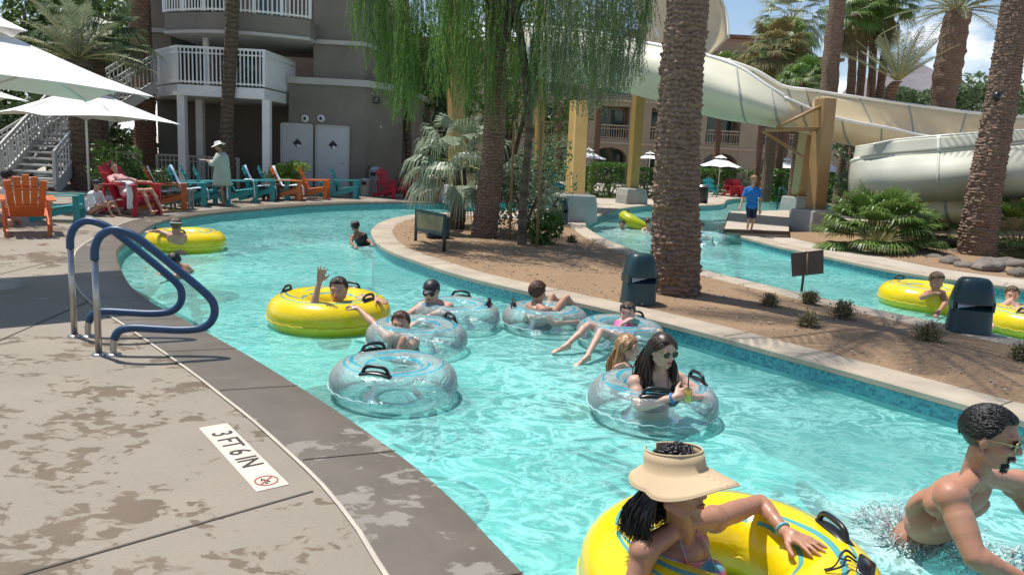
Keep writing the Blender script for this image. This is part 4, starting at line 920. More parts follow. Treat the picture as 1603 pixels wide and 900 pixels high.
# ---- leafy masses
def leaf_cloud(name, label, cat, c, r3, mat, n=2500, ls=.09, seed=0, box=False, group=None, kind=None, trunk=None, parent=None, gaps=.0, clumps=14):
    t = thing(name, label, cat, (c[0], c[1], 0), 0, group) if parent is None else parent; r = random.Random(seed); b = MB(); C = V(c)
    cl = [(V((r.uniform(-.7, .7), r.uniform(-.7, .7), r.uniform(-.7, .75))), r.uniform(.35, .55)) for _ in range(clumps)]
    for _ in range(n):
        if box: q = V((r.uniform(-1, 1), r.uniform(-1, 1), r.uniform(-1, 1))); k = r.randrange(3); q[k] = math.copysign(r.uniform(.82, 1.06), q[k])
        else:
            cc, cr_ = cl[r.randrange(clumps)]; d = V((r.gauss(0, 1), r.gauss(0, 1), r.gauss(0, 1))).normalized() * cr_ * r.uniform(.55, 1.0) ** .5; q = cc + d
        p = V((C.x + q.x * r3[0], C.y + q.y * r3[1], C.z + q.z * r3[2])); s = ls * r.uniform(.6, 1.3)
        n1 = V((r.gauss(0, 1), r.gauss(0, 1), r.gauss(0, 1))).normalized(); n2 = n1.cross(V((r.gauss(0, 1), r.gauss(0, 1), r.gauss(0, 1)))).normalized()
        i = len(b.v); b.v += [tuple(p - n1 * s), tuple(p + n2 * s * .42), tuple(p + n1 * s), tuple(p - n2 * s * .42)]; b.f.append((i, i + 1, i + 2, i + 3)); b.mi.append(0)
    b.build('foliage', M[mat], t, True, smooth=False)
    st_ = MB()
    for _ in range(7):
        e = V((C.x + r.uniform(-.6, .6) * r3[0], C.y + r.uniform(-.6, .6) * r3[1], C.z + r.uniform(-.2, .5) * r3[2])); st_.tube([(C.x, C.y, 0.0), (C.x * .6 + e.x * .4, C.y * .6 + e.y * .4, e.z * .55), e], [trunk or .04, (trunk or .04) * .6, .012], 5)
    st_.build('stems', M['barktree'], t, True); return t
def hedge(px, py, Y, w, h, d, label, mat='hedge', seed=0, n=3500, ls=.07):
    x = P(px, py, Y).x; leaf_cloud('hedge', label, 'hedge', (x, Y, h / 2), (w / 2, d / 2, h / 2), mat, n, ls, seed, True)
hedge(956, 290, 34, 1.9, 1.5, 1.4, 'clipped green hedge between the two yellow pillars', seed=1)
hedge(1013, 290, 36, 1.7, 1.35, 1.2, 'clipped green hedge half hidden behind the big palm trunk', seed=2)
hedge(1180, 290, 47, 9, 1.4, 1.5, 'long dark hedge behind the far parasols', seed=3, n=5000, ls=.12)
hedge(1310, 290, 40, 7, 1.6, 1.5, 'dark hedge behind the slide pillars', seed=4, n=4000, ls=.12)
hedge(780, 290, 40, 9, 1.2, 1.5, 'hedge beyond the back channel behind the weeping tree', seed=5, n=4000, ls=.12)
leaf_cloud('shrub', 'bright lime green shrub behind the orange chairs', 'shrub', tuple(P(452, 271, 24.6)), (.75, .5, .38), 'lime', 1800, .06, 7)
leaf_cloud('shrub', 'dark rose shrub behind the red chair', 'shrub', tuple(P(195, 265, 19.2)), (.75, .5, .62), 'hedge', 1800, .06, 8)
leaf_cloud('shrub', 'dark low shrub between the red chair and the tall trunk', 'shrub', tuple(P(245, 283, 20.4)), (.9, .5, .5), 'fand', 1500, .07, 9)
leaf_cloud('shrub', 'leafy green shrub at the foot of the slender staked tree', 'shrub', tuple(P(850, 368, 14.2)), (.34, .34, .42), 'hedge', 1500, .05, 11)
leaf_cloud('shrub', 'pale flowering shrub behind the staked tree', 'shrub', tuple(P(822, 300, 15.6)), (.75, .6, .85), 'weepgrey', 2600, .05, 12)
leaf_cloud('shrub', 'feathery green shrub right of the staked tree', 'shrub', tuple(P(850, 270, 19)), (.8, .6, .8), 'bush', 2200, .05, 13)
for k, (px, py, Y, r3, lab, mt) in enumerate(((1432, 178, 60, (4.0, 3, 1.7), 'grey-green feathery tree left of the pineapple palm', 'bush'), (1535, 176, 62, (5.0, 3, 2.2), 'grey-green feathery tree right of the pineapple palm', 'bush'), (1606, 184, 70, (3.4, 3, 1.8), 'dark green tree at the right edge beyond the slide', 'treegreen'), (1335, 190, 64, (3.5, 3, 1.2), 'dull green tree behind the trunk cluster', 'bush'), (1460, 260, 30, (4, 1.5, 1.6), 'dark shrubbery behind the grey slide bend', 'fand'))):
    leaf_cloud('broadleaf_tree' if k < 4 else 'shrub', lab, 'tree' if k < 4 else 'shrub', tuple(P(px, py, Y)), r3, mt, 6500, .2 if k < 4 else .12, 20 + k, trunk=.18)
for k, (px, py, Y, r3, lab, mt) in enumerate(((20, 40, 30, (4.6, 3, 2.8), 'sunlit green tree at the top left corner behind the parasols', 'treegreen'), (40, 205, 27, (4.0, 2, 1.9), 'dark green tree behind the staircase under the big parasol', 'fand'), (165, 60, 32, (2.4, 2, 3.4), 'dark leafy tree behind the pale-fronded palm', 'treegreen'), (660, 180, 34, (2.6, 2, 3.4), 'dark tree between the grey building and the hotel', 'fand'), (800, 120, 38, (6.0, 3, 5.0), 'dense green tree in front of the hotel behind the weeping foliage', 'treegreen'))):
    leaf_cloud('broadleaf_tree', lab, 'tree', tuple(P(px, py, Y)), r3, mt, 7000, .15, 30 + k, trunk=.16)
# ---- the weeping tree
def weeping_tree():
    c0 = pg(817, 388); t = thing('weeping_tree', 'weeping tree with long trailing green foliage over the island', 'tree', tuple(c0)); r = random.Random(99); Y0 = c0.y
    trunk_mesh('trunk', [c0, P(820, 300, Y0), P(828, 190, Y0), P(815, 60, Y0 + .1), P(790, -60, Y0 + .2)], [.10, .085, .08, .085, .08], M['barktree'], t, 'fib', 4, 14, .05)
    br = MB(); tops = []
    crown = P(800, -30, Y0 + .2)
    for k in range(34):
        az = r.uniform(0, 6.28); rad = r.uniform(.6, 2.9); e = V((crown.x - .15 + math.cos(az) * rad, crown.y + math.sin(az) * rad * .62, crown.z + r.uniform(-.2, 1.2) - rad * .12))
        s = crown + V((0, 0, r.uniform(-1.2, .6))); mid = s.lerp(e, .5) + V((0, 0, .5)); br.tube(arc_pts([s, mid, e], 5), [.05 - .042 * i / 10 for i in range(11)], 5); tops.append((s, mid, e))
    br.build('branches', M['barktree'], t, True)
    # low edge of the curtain as seen: (px, bottom py)
    prof = [(545, 60), (565, 85), (585, 110), (600, 160), (630, 200), (660, 195), (690, 170), (712, 150), (740, 190), (775, 215), (810, 190), (840, 195), (880, 170), (920, 190), (950, 175), (985, 170), (1005, 120), (1020, 40)]
    X0 = P(545, 100, Y0).x; X1_ = P(1018, 100, Y0).x
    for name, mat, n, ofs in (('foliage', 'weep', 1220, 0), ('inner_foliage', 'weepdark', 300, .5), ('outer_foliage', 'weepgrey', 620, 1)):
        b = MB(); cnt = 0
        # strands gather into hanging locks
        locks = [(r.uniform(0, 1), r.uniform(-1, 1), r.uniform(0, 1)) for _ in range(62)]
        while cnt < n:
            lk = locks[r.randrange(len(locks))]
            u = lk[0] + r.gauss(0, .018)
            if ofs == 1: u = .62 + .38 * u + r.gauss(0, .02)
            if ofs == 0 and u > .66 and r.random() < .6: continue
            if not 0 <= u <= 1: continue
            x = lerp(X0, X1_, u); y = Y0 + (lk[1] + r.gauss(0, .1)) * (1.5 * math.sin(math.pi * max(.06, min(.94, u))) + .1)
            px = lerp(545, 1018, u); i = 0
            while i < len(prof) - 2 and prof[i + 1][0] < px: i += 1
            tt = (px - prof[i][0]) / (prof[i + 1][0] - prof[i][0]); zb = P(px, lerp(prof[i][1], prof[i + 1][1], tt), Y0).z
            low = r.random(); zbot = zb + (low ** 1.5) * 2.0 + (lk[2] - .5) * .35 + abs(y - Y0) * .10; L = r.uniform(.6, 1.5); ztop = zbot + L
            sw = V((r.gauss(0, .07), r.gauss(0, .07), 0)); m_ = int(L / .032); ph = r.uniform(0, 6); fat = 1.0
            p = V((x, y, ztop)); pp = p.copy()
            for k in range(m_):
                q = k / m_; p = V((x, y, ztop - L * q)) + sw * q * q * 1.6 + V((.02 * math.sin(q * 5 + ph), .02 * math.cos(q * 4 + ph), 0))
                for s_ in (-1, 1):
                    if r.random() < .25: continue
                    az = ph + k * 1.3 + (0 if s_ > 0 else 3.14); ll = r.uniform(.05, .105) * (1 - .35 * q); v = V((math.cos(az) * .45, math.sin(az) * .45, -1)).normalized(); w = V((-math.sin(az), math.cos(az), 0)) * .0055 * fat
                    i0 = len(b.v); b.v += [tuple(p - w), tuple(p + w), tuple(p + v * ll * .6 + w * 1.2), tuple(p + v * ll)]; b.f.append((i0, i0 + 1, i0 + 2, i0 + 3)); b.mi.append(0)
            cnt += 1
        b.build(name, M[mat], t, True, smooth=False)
    # dense crown above the frame that shades the island
    b = MB()
    for _ in range(3600):
        u = r.uniform(-1, 1); v_ = r.uniform(-1, 1); w_ = r.uniform(0, 1)
        if u * u + v_ * v_ > 1: continue
        p = V((crown.x + u * 3.0 - .1, crown.y + v_ * 2.0, crown.z + .3 + w_ * 1.8 * (1 - (u * u + v_ * v_) * .7))); s = r.uniform(.05, .11); n1 = V((r.gauss(0, .6), r.gauss(0, .6), -1)).normalized(); n2 = n1.cross(V((r.gauss(0, 1), r.gauss(0, 1), 0))).normalized()
        i = len(b.v); b.v += [tuple(p - n1 * s), tuple(p + n2 * s * .2), tuple(p + n1 * s), tuple(p - n2 * s * .2)]; b.f.append((i, i + 1, i + 2, i + 3)); b.mi.append(0)
    b.build('upper_foliage', M['weep'], t, True, smooth=False)
    return Y0
weeping_tree()
for k, (px, a_, py, lab) in enumerate(((840, 842, 392, 'thin wooden tree stake right of the slender trunk'), (797, 799, 380, 'thin wooden tree stake left of the slender trunk'))):
    g = G(px, py); t = thing('tree_stake', lab, 'tree stake', (g.x, g.y, 0), 0, 'stakes beside the slender trunk'); tp = P(a_ + 6, 190, g.y); m = MB(); m.tube([(0, 0, -.02), (tp.x - g.x, 0, tp.z)], .024, 8); m.build('pole', M['stake'], t); m = MB(); mid_ = V((0, 0, tp.z * .62)); m.tube([mid_ + V((-.02, 0, 0)), mid_ + V((.12 if k else -.14, .02, .0))], .012, 6); m.build('tie', M['black'], t)
# dry tufts on the island
def tuft(px, py, s, label, seed, mat='tuft'):
    g = G(px, py); t = thing('dry_shrub', label, 'dry shrub', (g.x, g.y, .03), 0, 'dry tufts on the island bed'); r = random.Random(seed); b = MB()
    for _ in range(260):
        az = r.uniform(0, 6.28); el = r.uniform(.25, 1.45); L = s * r.uniform(.4, 1.05); d = V((math.cos(az) * math.cos(el), math.sin(az) * math.cos(el), math.sin(el))); o_ = V((r.gauss(0, .12 * s), r.gauss(0, .12 * s), 0)); side = d.cross(V((0, 0, 1))).normalized() * .0055; m_ = o_ + d * L * .6 + V((0, 0, .03)); e = o_ + d * L
        i = len(b.v); b.v += [tuple(o_ - side), tuple(o_ + side), tuple(m_ + side), tuple(m_ - side), tuple(e)]; b.f += [(i, i + 1, i + 2, i + 3), (i + 3, i + 2, i + 4)]; b.mi += [0, 0]
        if r.random() < .5:
            for q in (.5, .7, .85): p = o_ + d * L * q; w = V((r.gauss(0, 1), r.gauss(0, 1), r.gauss(0, 1))).normalized() * .03 * s / .3; i = len(b.v); b.v += [tuple(p), tuple(p + w + side * 2), tuple(p + w * 1.8), tuple(p + w - side * 2)]; b.f.append((i, i + 1, i + 2, i + 3)); b.mi.append(0)
    b.build('twigs', M[mat], t, smooth=False)
for k, a_ in enumerate(((1203, 484, .20, 'dry tuft nearest the big palm trunk'), (1267, 478, .21, 'dry tuft at the foot of the brown sign post'), (1264, 516, .20, 'dry tuft in front of the brown sign'), (1318, 500, .24, 'dry tuft right of the brown sign, towards the back coping'), (1452, 540, .26, 'widest dry tuft left of the right-hand garden speaker'), (1598, 568, .20, 'dry tuft at the right edge of the island bed'), (895, 383, .20, 'small dry tuft right of the leafy shrub'))): tuft(a_[0], a_[1], a_[2], a_[3], 300 + k)
# boulders
for k, (px, py, s, lab) in enumerate(((1462, 408, .20, 'low boulder left of the leaning trunk foot'), (1486, 414, .26, 'flat grey boulder in front of the leaning trunk'), (1512, 421, .22, 'small boulder at the foot of the leaning trunk'), (1545, 425, .34, 'broad dark boulder right of the leaning trunk foot'), (1580, 420, .30, 'boulder right of the broad dark one'), (1599, 434, .25, 'boulder at the right frame edge by the path'), (1440, 400, .15, 'smallest boulder near the path light'), (1500, 398, .18, 'boulder behind the flat grey one'))):
    g = G(px, py); b = MB(); b.ell((0, 0, 0), (s, s * .75, s * .5), None, 18, 12); b.v = [tuple(V(v) * (1 + .35 * noise.noise(V(v) * 5 + V((k * 7, 0, 0)))) ) for v in b.v]; o = b.build('boulder', M['rock'], auto=35); o.location = (g.x, g.y, s * .22); o.rotation_euler = (0, 0, k * 1.3); setp(o, lab, 'boulder', 'boulders round the leaning trunk')
# ================================================================ parasols, chairs, signs, lamps
def parasol(px, rim_py, apex_py, Y, hd, label, rz, ribs=True, detail=True, n=4, base_py=None):
    a = P(px, apex_py, Y); zr = P(px, rim_py, Y).z; t = thing('parasol', label, 'parasol', (a.x, Y, 0), rz, 'white market parasols'); H_ = a.z; b = MB()
    # canopy: n-sided pyramid with hems sagging slightly between the ribs
    def ringp(r, z, sag): 
        out = []
        for k in range(n * 4):
            an = 2 * math.pi * k / (n * 4); ph = (k % 4) / 4; rr = r * math.cos(math.pi / n) / math.cos(((an + 1e-9) % (2 * math.pi / n)) - math.pi / n); out.append((rr * math.cos(an), rr * math.sin(an), z + sag * math.sin(math.pi * ph)))
        return out
    N = n * 4; lv = [ringp(hd, zr, hd * .045)] + [ringp(hd * q, lerp(zr, H_ - .10, 1 - q) - .05 * math.sin(math.pi * q) * hd * .4, hd * .012) for q in (.72, .45, .22)]
    for l in lv: b.v += l
    for i in range(3):
        for k in range(N): k2 = (k + 1) % N; b.f.append((i * N + k, i * N + k2, (i + 1) * N + k2, (i + 1) * N + k)); b.mi.append(0)
    o = b.build('canopy', M['whitecloth'], t, smooth=False, solid=.008)
    v = MB(); lv = [ringp(hd * .30, lerp(zr, H_, .74), .02), ringp(hd * .12, lerp(zr, H_, .92), 0), ringp(.02, H_, 0)]
    for l in lv: v.v += l
    for i in range(2):
        for k in range(N): k2 = (k + 1) % N; v.f.append((i * N + k, i * N + k2, (i + 1) * N + k2, (i + 1) * N + k)); v.mi.append(0)
    v.build('vent_cap', M['whitecloth'], t, smooth=False, solid=.006)
    p = MB(); p.tube([(0, 0, 0), (0, 0, H_ - .05)], .026, 10); p.build('pole', M['white'], t)
    if ribs:
        rb = MB()
        for k in range(n * 2):
            an = math.pi * k / n; rr = hd if k % 2 == 0 else hd * math.cos(math.pi / n); rb.tube([(0, 0, H_ - .14), (rr * .97 * math.cos(an), rr * .97 * math.sin(an), zr + (.0 if k % 2 == 0 else hd * .035) - .015)], .011, 5); rb.tube([(0, 0, lerp(zr, H_, .1) - .1), (rr * .5 * math.cos(an), rr * .5 * math.sin(an), lerp(zr, H_ - .14, .5) - .03)], .009, 5)
        rb.build('ribs', M['white'], t)
    fi = MB(); fi.ell((0, 0, H_ + .03), (.03, .03, .045), None, 10, 6); fi.build('finial', M['steel'], t)
    bs = MB(); bs.lathe([(0.001, .10), (.05, .10), (.06, .06), (.27, .05), (.29, 0)], (0, 0, 0), 20); bs.build('base', M['footing'], t)
    return t
parasol(132, 187, 127, 17.6, 2.05, 'white market parasol with its pole beside the red chair', math.radians(8))
parasol(-42, 138, 12, 8.0, 1.86, 'largest white parasol at the upper left, nearest the camera', math.radians(-3))
parasol(-132, 150, 84, 14.0, 2.0, 'white parasol mostly out of frame at the far left edge', 0)
parasol(922, 249, 232, 40, 1.25, 'small far parasol behind the thick yellow pillar', .6, False)
parasol(1018, 250, 238, 42, 1.25, 'far parasol half hidden behind the big palm trunk', .6, False)
parasol(1129, 262, 243, 43.5, 1.28, 'far parasol directly above the seated sunbathers right of the big palm trunk', .55, False, n=8)
parasol(1232, 265, 247, 42, 1.45, 'far parasol left of the two tan pillars', .5, False)
parasol(1296, 270, 249, 38, 1.1, 'far parasol showing between and right of the tan pillars', .5, False)
def adirondack(px, py, rz, mat, label, first=None, s=1.0, group='lounge chairs round the pool deck'):
    g = G(px, py); t = thing('adirondack_chair', label, 'chair', (g.x, g.y, .005), rz, group); t.scale = (s, s, s)
    m = M[mat]; b = MB()
    for k in range(5):
        x = (k - 2) * .112; top = .98 - .035 * abs(k - 2) ** 1.4; b.bar((x * .82, -.16, .30), (x * 1.08, -.46, top), .098, .022, up=(0, -1, .4))
    b.bar((-.27, -.25, .47), (.27, -.25, .47), .07, .03); b.bar((-.30, -.385, .76), (.30, -.385, .76), .07, .03); b.build('backrest', m, t, smooth=False, bevel=.006)
    b = MB()
    for k in range(6): y = .36 - k * .092; b.box((0, y, .375 - (.36 - y) * .16), (.54, .082, .022), M=Matrix.Rotation(.16, 3, 'X'))
    b.box((0, .41, .33), (.54, .022, .10)); b.build('seat', m, t, smooth=False, bevel=.005)
    for sx_ in (-1, 1):
        MB().bar((sx_ * .345, -.32, .565), (sx_ * .345, .44, .585), .13, .024).build('arm', m, t, smooth=False, bevel=.008)
        MB().bar((sx_ * .305, .36, 0), (sx_ * .305, .36, .565), .035, .13, up=(0, 1, 0)).build('leg', m, t, smooth=False)
        MB().bar((sx_ * .285, .42, .33), (sx_ * .285, -.56, .045), .028, .12).build('leg', m, t, smooth=False)
        MB().bar((sx_ * .32, -.30, .06), (sx_ * .32, -.33, .56), .03, .07, up=(0, 1, 0)).build('arm_support', m, t, smooth=False)
    WM[t.name] = Matrix.Translation(V((g.x, g.y, .005))) @ Matrix.Rotation(rz, 4, 'Z') @ Matrix.Scale(s, 4)
    return t
def towel_on(t, label, mat='towel', kind='back', seed=0, s=1.0):
    Wm = WM[t.name]; b = MB(); r = random.Random(seed); n = 12; m_ = 14
    for i in range(n + 1):
        for j in range(m_ + 1):
            u = (i / n - .5) * .52 * s; v = j / m_
            if kind == 'back':
                q = [(-.36, .55), (-.45, .96), (-.475, 1.0), (-.50, .93), (-.47, .5)]
            elif kind == 'seat': q = [(-.40, .95), (-.22, .50), (-.12, .36), (.25, .42), (.44, .40), (.47, .12)]
            else: q = [(.10, .62), (.12, .625), (.24, .63), (.36, .62), (.38, .40), (.39, .14)]
            f = v * (len(q) - 1); k = min(int(f), len(q) - 2); y, z = lerp(q[k][0], q[k + 1][0], f - k), lerp(q[k][1], q[k + 1][1], f - k)
            if kind == 'back': p = V((u, y, z + .02))
            elif kind == 'seat': p = V((u, y, z + .025))
            else: p = V((.34 + (v - .5) * .06 + u * .4, y * .9, z))
            p += V((.02 * noise.noise(V((u * 9, v * 6, seed))), .035 * noise.noise(V((u * 8, v * 7, seed + 5))), .012 * noise.noise(V((u * 9, v * 9, seed + 9))) + .01))
            b.v.append(tuple(Wm @ p))
    for i in range(n):
        for j in range(m_): b.f.append((i * (m_ + 1) + j, i * (m_ + 1) + j + 1, (i + 1) * (m_ + 1) + j + 1, (i + 1) * (m_ + 1) + j)); b.mi.append(0)
    o = b.build('towel', M[mat], solid=.012); c = Wm @ V((0, 0, .5)); o.data.transform(Matrix.Translation(-c)); o.location = c; setp(o, label, 'towel')
R_ = math.radians
adirondack(44, 366, R_(34), 'orangered', 'orange slatted chair seen from behind at the left edge')
ch = adirondack(96, 346, R_(-70), 'teal', 'teal chair right of the orange chair back, at the left', s=.85)
red = adirondack(205, 336, R_(-105), 'red', 'red chair holding a reclining person under the parasol', s=1.12)
ch = adirondack(262, 327, R_(-65), 'orangered', 'orange chair directly right of the red one with shoes before it'); towel_on(ch, 'white towel on the seat of the orange chair beside the red one', kind='seat', s=.7, seed=3)
ch = adirondack(296, 322, R_(-70), 'teal', 'teal chair with a pale towel over its back, left of the standing person'); towel_on(ch, 'pale blue towel over the teal chair left of the standing person', 'bluetowel', 'seat', 4)
ch = adirondack(334, 320, R_(-70), 'teal', 'teal chair right behind the standing person in the cover-up'); towel_on(ch, 'white towel hanging from the chair behind the standing person', 'towel', 'arm', 5)
ch = adirondack(378, 316, R_(-72), 'teal', 'teal chair just right of the standing person, towel on it'); towel_on(ch, 'white towel on the teal chair just right of the standing person', 'towel', 'arm', 6)
ch = adirondack(407, 314, R_(-75), 'teal', 'teal chair with pale blue towel, next to the white post'); towel_on(ch, 'pale blue towel on the teal chair next to the white post', 'bluetowel', 'seat', 7)
ch = adirondack(450, 313, R_(-78), 'orange', 'orange chair with a white towel on it, in front of the lime shrub'); towel_on(ch, 'white towel spread on the orange chair before the lime shrub', 'towel', 'seat', 8)
adirondack(314, 319, R_(-68), 'teal', 'teal chair squeezed between the pale-towel chair and the standing person'); adirondack(430, 312, R_(-76), 'teal', 'teal chair half hidden behind the white post and brown side table')
adirondack(492, 311, R_(-82), 'orange', 'empty bright orange chair in front of the first grey door')
ch = adirondack(540, 310, R_(-85), 'teal', 'empty teal chair farthest right in front of the grey doors')
adirondack(612, 310, R_(-120), 'red', 'dark red chair near the bin right of the building')
adirondack(628, 303, R_(-100), 'red', 'dark red chair behind the other red one by the dark trunks')
adirondack(668, 312, R_(-100), 'orange', 'orange chair behind the silver fan palm')
adirondack(745, 312, R_(-110), 'red', 'red chair seen behind the brown palm trunk', group=None)
for k, (px, py, c_, lab) in enumerate(((1110, 308, 'teal', 'teal chair by the far pool under the round parasol'), (1145, 308, 'red', 'red lounge chair left of the boy at the far pool'), (1160, 309, 'red', 'red lounge chair just left of the boy at the far pool'), (1200, 308, 'orange', 'orange chair right of the boy at the far pool'), (1211, 303, 'red', 'red chair at the far pool by the small rail'), (870, 303, 'teal', 'pale teal chair left of the thick yellow pillar'))): adirondack(px, py, R_(180 + 15 * (k % 3)), c_, lab)
# bins
def bin_(px, py, h, r_, label, mat):
    g = G(px, py); t = thing('litter_bin', label, 'bin', (g.x, g.y, 0), 0); m = MB(); m.lathe([(0.001, 0), (r_ * .9, 0), (r_, .04), (r_, h * .82), (r_ * 1.06, h * .84), (r_ * 1.06, h * .88)], (0, 0, 0), 20); m.build('body', M[mat], t, auto=40); m = MB(); m.lathe([(r_ * 1.05, h * .88), (r_ * .9, h * .97), (r_ * .4, h), (.001, h)], (0, 0, 0), 20); m.build('lid', M['steel'], t); m = MB(); m.box((0, -r_ * .98, h * .72), (r_ * .9, .05, .12)); m.build('opening', M['dark'], t, smooth=False)
bin_(585, 305, 1.02, .20, 'tall grey litter bin at the building corner', 'footing'); bin_(571, 307, .62, .17, 'short pale bin left of the tall grey bin', 'taupelight'); bin_(1098, 318, .8, .26, 'dark bin beside the far pool right of the big trunk', 'black')
# garden speakers: hooded dark teal boxes
def speaker(px, py, w, h, rz, label):
    g = G(px, py); t = thing('garden_speaker', label, 'garden speaker', (g.x, g.y, .02), rz, 'hooded garden speakers on the island'); b = MB()
    def ring(z, w_, d_, y=0, n=20, p=3.2):
        out = []
        for k in range(n):
            a = 2 * math.pi * k / n; c, s = math.cos(a), math.sin(a); out.append((w_ / 2 * math.copysign(abs(c) ** (2 / p), c), y + d_ / 2 * math.copysign(abs(s) ** (2 / p), s), z))
        return out
    n = 20
    lv = [ring(0, w * 1.04, w * .9), ring(h * .10, w * 1.0, w * .86), ring(h * .42, w * .94, w * .80), ring(h * .50, w * .90, w * .52, w * .1), ring(h * .56, w * .90, w * .50, w * .1)]
    for l in lv: b.v += l
    for i in range(len(lv) - 1):
        for k in range(n): k2 = (k + 1) % n; b.f.append((i * n + k, i * n + k2, (i + 1) * n + k2, (i + 1) * n + k)); b.mi.append(0)
    b.build('base', M['darkteal'], t, auto=50)
    b = MB(); lv = [ring(h * .54, w * .97, w * .86), ring(h * .62, w * .96, w * .84), ring(h * .82, w * .84, w * .72), ring(h * .94, w * .72, w * .60), ring(h * .985, w * .60, w * .48), ring(h, w * .3, w * .24)]
    for l in lv: b.v += l
    for i in range(len(lv) - 1):
        for k in range(n): k2 = (k + 1) % n; b.f.append((i * n + k, i * n + k2, (i + 1) * n + k2, (i + 1) * n + k)); b.mi.append(0)
    b.f.append(tuple(range(n - 1, -1, -1))); b.f.append(tuple(len(b.v) - n + k for k in range(n))); b.mi += [0, 0]
    b.build('hood', M['darkteal'], t, auto=50)
    for s_ in (-1, 1): MB().box((s_ * w * .43, 0, h * .5), (.03, w * .6, h * .18)).build('bracket', M['darkteal'], t, smooth=False)
    m = MB(); m.add([(-w * .36, -w * .30, h * .535), (w * .20, -w * .30, h * .535), (-w * .36, -w * .34, h * .44)], [(0, 1, 2)]); m.build('lip_triangle', M['steel'], t, smooth=False)  # thin pale steel triangle across the front of the gap
speaker(998, 476, .40, .60, R_(12), 'dark teal garden speaker left of the big palm trunk foot')
speaker(1514, 520, .44, .60, R_(-20), 'dark teal garden speaker at the right, in front of the yellow tubes')
speaker(874, 350, .46, .66, R_(10), 'dark teal garden speaker beside the thick yellow pillar')
# signboards
def board(corners, post_bottoms, Yc, label, mat_board, mat_frame, name, cat, thick=.03, both=True, centre=False, frame=True):
    pts = [P(x, y, Yc[i]) for i, (x, y) in enumerate(corners)]; g = G(*post_bottoms[0]); t = thing(name, label, cat, (pts[0].x, pts[0].y, 0))
    nrm = (pts[1] - pts[0]).cross(pts[3] - pts[0]).normalized(); b = MB(); b.v = [tuple(p - nrm * thick / 2) for p in pts] + [tuple(p + nrm * thick / 2) for p in pts]; b.f = [(0, 1, 2, 3), (7, 6, 5, 4), (0, 4, 5, 1), (1, 5, 6, 2), (2, 6, 7, 3), (3, 7, 4, 0)]; b.mi = [0] * 6
    fix_normals(b.build('board', mat_board, t, True, smooth=False))
    if frame:
        f = MB()
        for i in range(4): f.bar(pts[i], pts[(i + 1) % 4], .05, .05)
        f.build('frame', mat_frame, t, True, smooth=False)
    for i, pb in enumerate(post_bottoms):
        if centre: top = (pts[0] + pts[1]) / 2 + V((0, .03, 0)); bot = V((top.x, top.y, 0))
        else: top = pts[0] if i == 0 else pts[1]; bot = V((top.x, top.y, -.01))
        m = MB(); m.tube([bot, top], .028 if not centre else .018, 8); m.build('post', mat_frame, t, True)
    return t
M['olive'] = simple('weathered_olive_panel', (.20, .18, .085), .6, .35, 3)
ga, gb = G(655, 380), G(693, 396)
board([(652, 329), (697, 338), (694, 366), (653, 359)], [(655, 380), (693, 396)], [ga.y + .1, gb.y, gb.y, ga.y + .1], 'olive board in a dark frame on two posts at the island tip', M['olive'], M['darkteal'], 'signboard', 'signboard')
g = G(680, 380); t = thing('lantern_box', 'dark green box with open top behind the olive signboard', 'box', (g.x, g.y + .5, 0), .3); m = MB(); m.box((0, 0, .26), (.42, .3, .40)); m.build('body', M['darkteal'], t, smooth=False, bevel=.02)
for s_ in ((-.17, -.1), (.17, -.1), (.17, .1), (-.17, .1)): MB().box((s_[0], s_[1], .03), (.04, .04, .08)).build('foot', M['black'], t, smooth=False)
g = G(1263, 458)
bs_ = board([(1238, 397), (1289, 391), (1289, 428), (1240, 433)], [(1263, 458)], [g.y, g.y + .05, g.y + .05, g.y], 'brown back of a square sign on a thin post on the island', M['brownmetal'], M['brownmetal'], 'signpost', 'sign', centre=True, frame=False, thick=.012)
m = MB(); a_ = P(1264, 397, g.y - .03); c_ = P(1263, 432, g.y - .03); m.tube([a_, c_], .008, 6); m.build('stiffener', M['stake'], bs_, True)
# path lights
for k, (px, py, lab) in enumerate(((1455, 392, 'black path light in front of the slide run-out'), (1245, 352, 'black path light left of the nearest tan pillar foot'))):
    g = G(px, py); t = thing('path_light', lab, 'path light', (g.x, g.y, 0), 0, 'black path lights'); m = MB(); m.tube([(0, 0, 0), (0, 0, .26)], .012, 6); m.build('stem', M['black'], t); m = MB(); m.lathe([(.001, .40), (.05, .38), (.065, .30), (.06, .25), (.02, .25)], (0, 0, 0), 12); m.build('lamp_head', M['black'], t); MB().lathe([(.001, .03), (.05, .02), (.055, 0)], (0, 0, 0), 12).build('foot', M['black'], t)
# platform where the boy stands, and the little pool rail
a, b_, c, d = G(1134, 358, .16), G(1235, 362, .16), G(1236, 329, .16), G(1143, 331, .16); pf = MB(); s = []
for z in (0.0, .16): s += [V((p.x, p.y, z)) for p in (a, b_, c, d)]
pf.add(s, [(4, 5, 6, 7), (0, 1, 5, 4), (1, 2, 6, 5), (2, 3, 7, 6), (3, 0, 4, 7), (0, 3, 2, 1)]); cc = (a + b_ + c + d) / 4
t = thing('wooden_platform', 'raised pale platform at the pool bank where the boy stands', 'platform', (cc.x, cc.y, 0)); o = fix_normals(pf.build('deck_boards', M['path'], t, True, smooth=False, bevel=.01)); m = MB(); m.bar(a + V((0, -.02, -.05)), b_ + V((0, -.02, -.05)), .02, .09); m.bar(a + V((-.02, 0, -.05)), d + V((-.02, 0, -.05)), .02, .09); m.build('edge_trim', M['brownmetal'], t, True, smooth=False)
g = G(1216, 328); t = thing('pool_rail', 'small dark blue rail at the edge of the far pool', 'handrail', (g.x, g.y, 0))
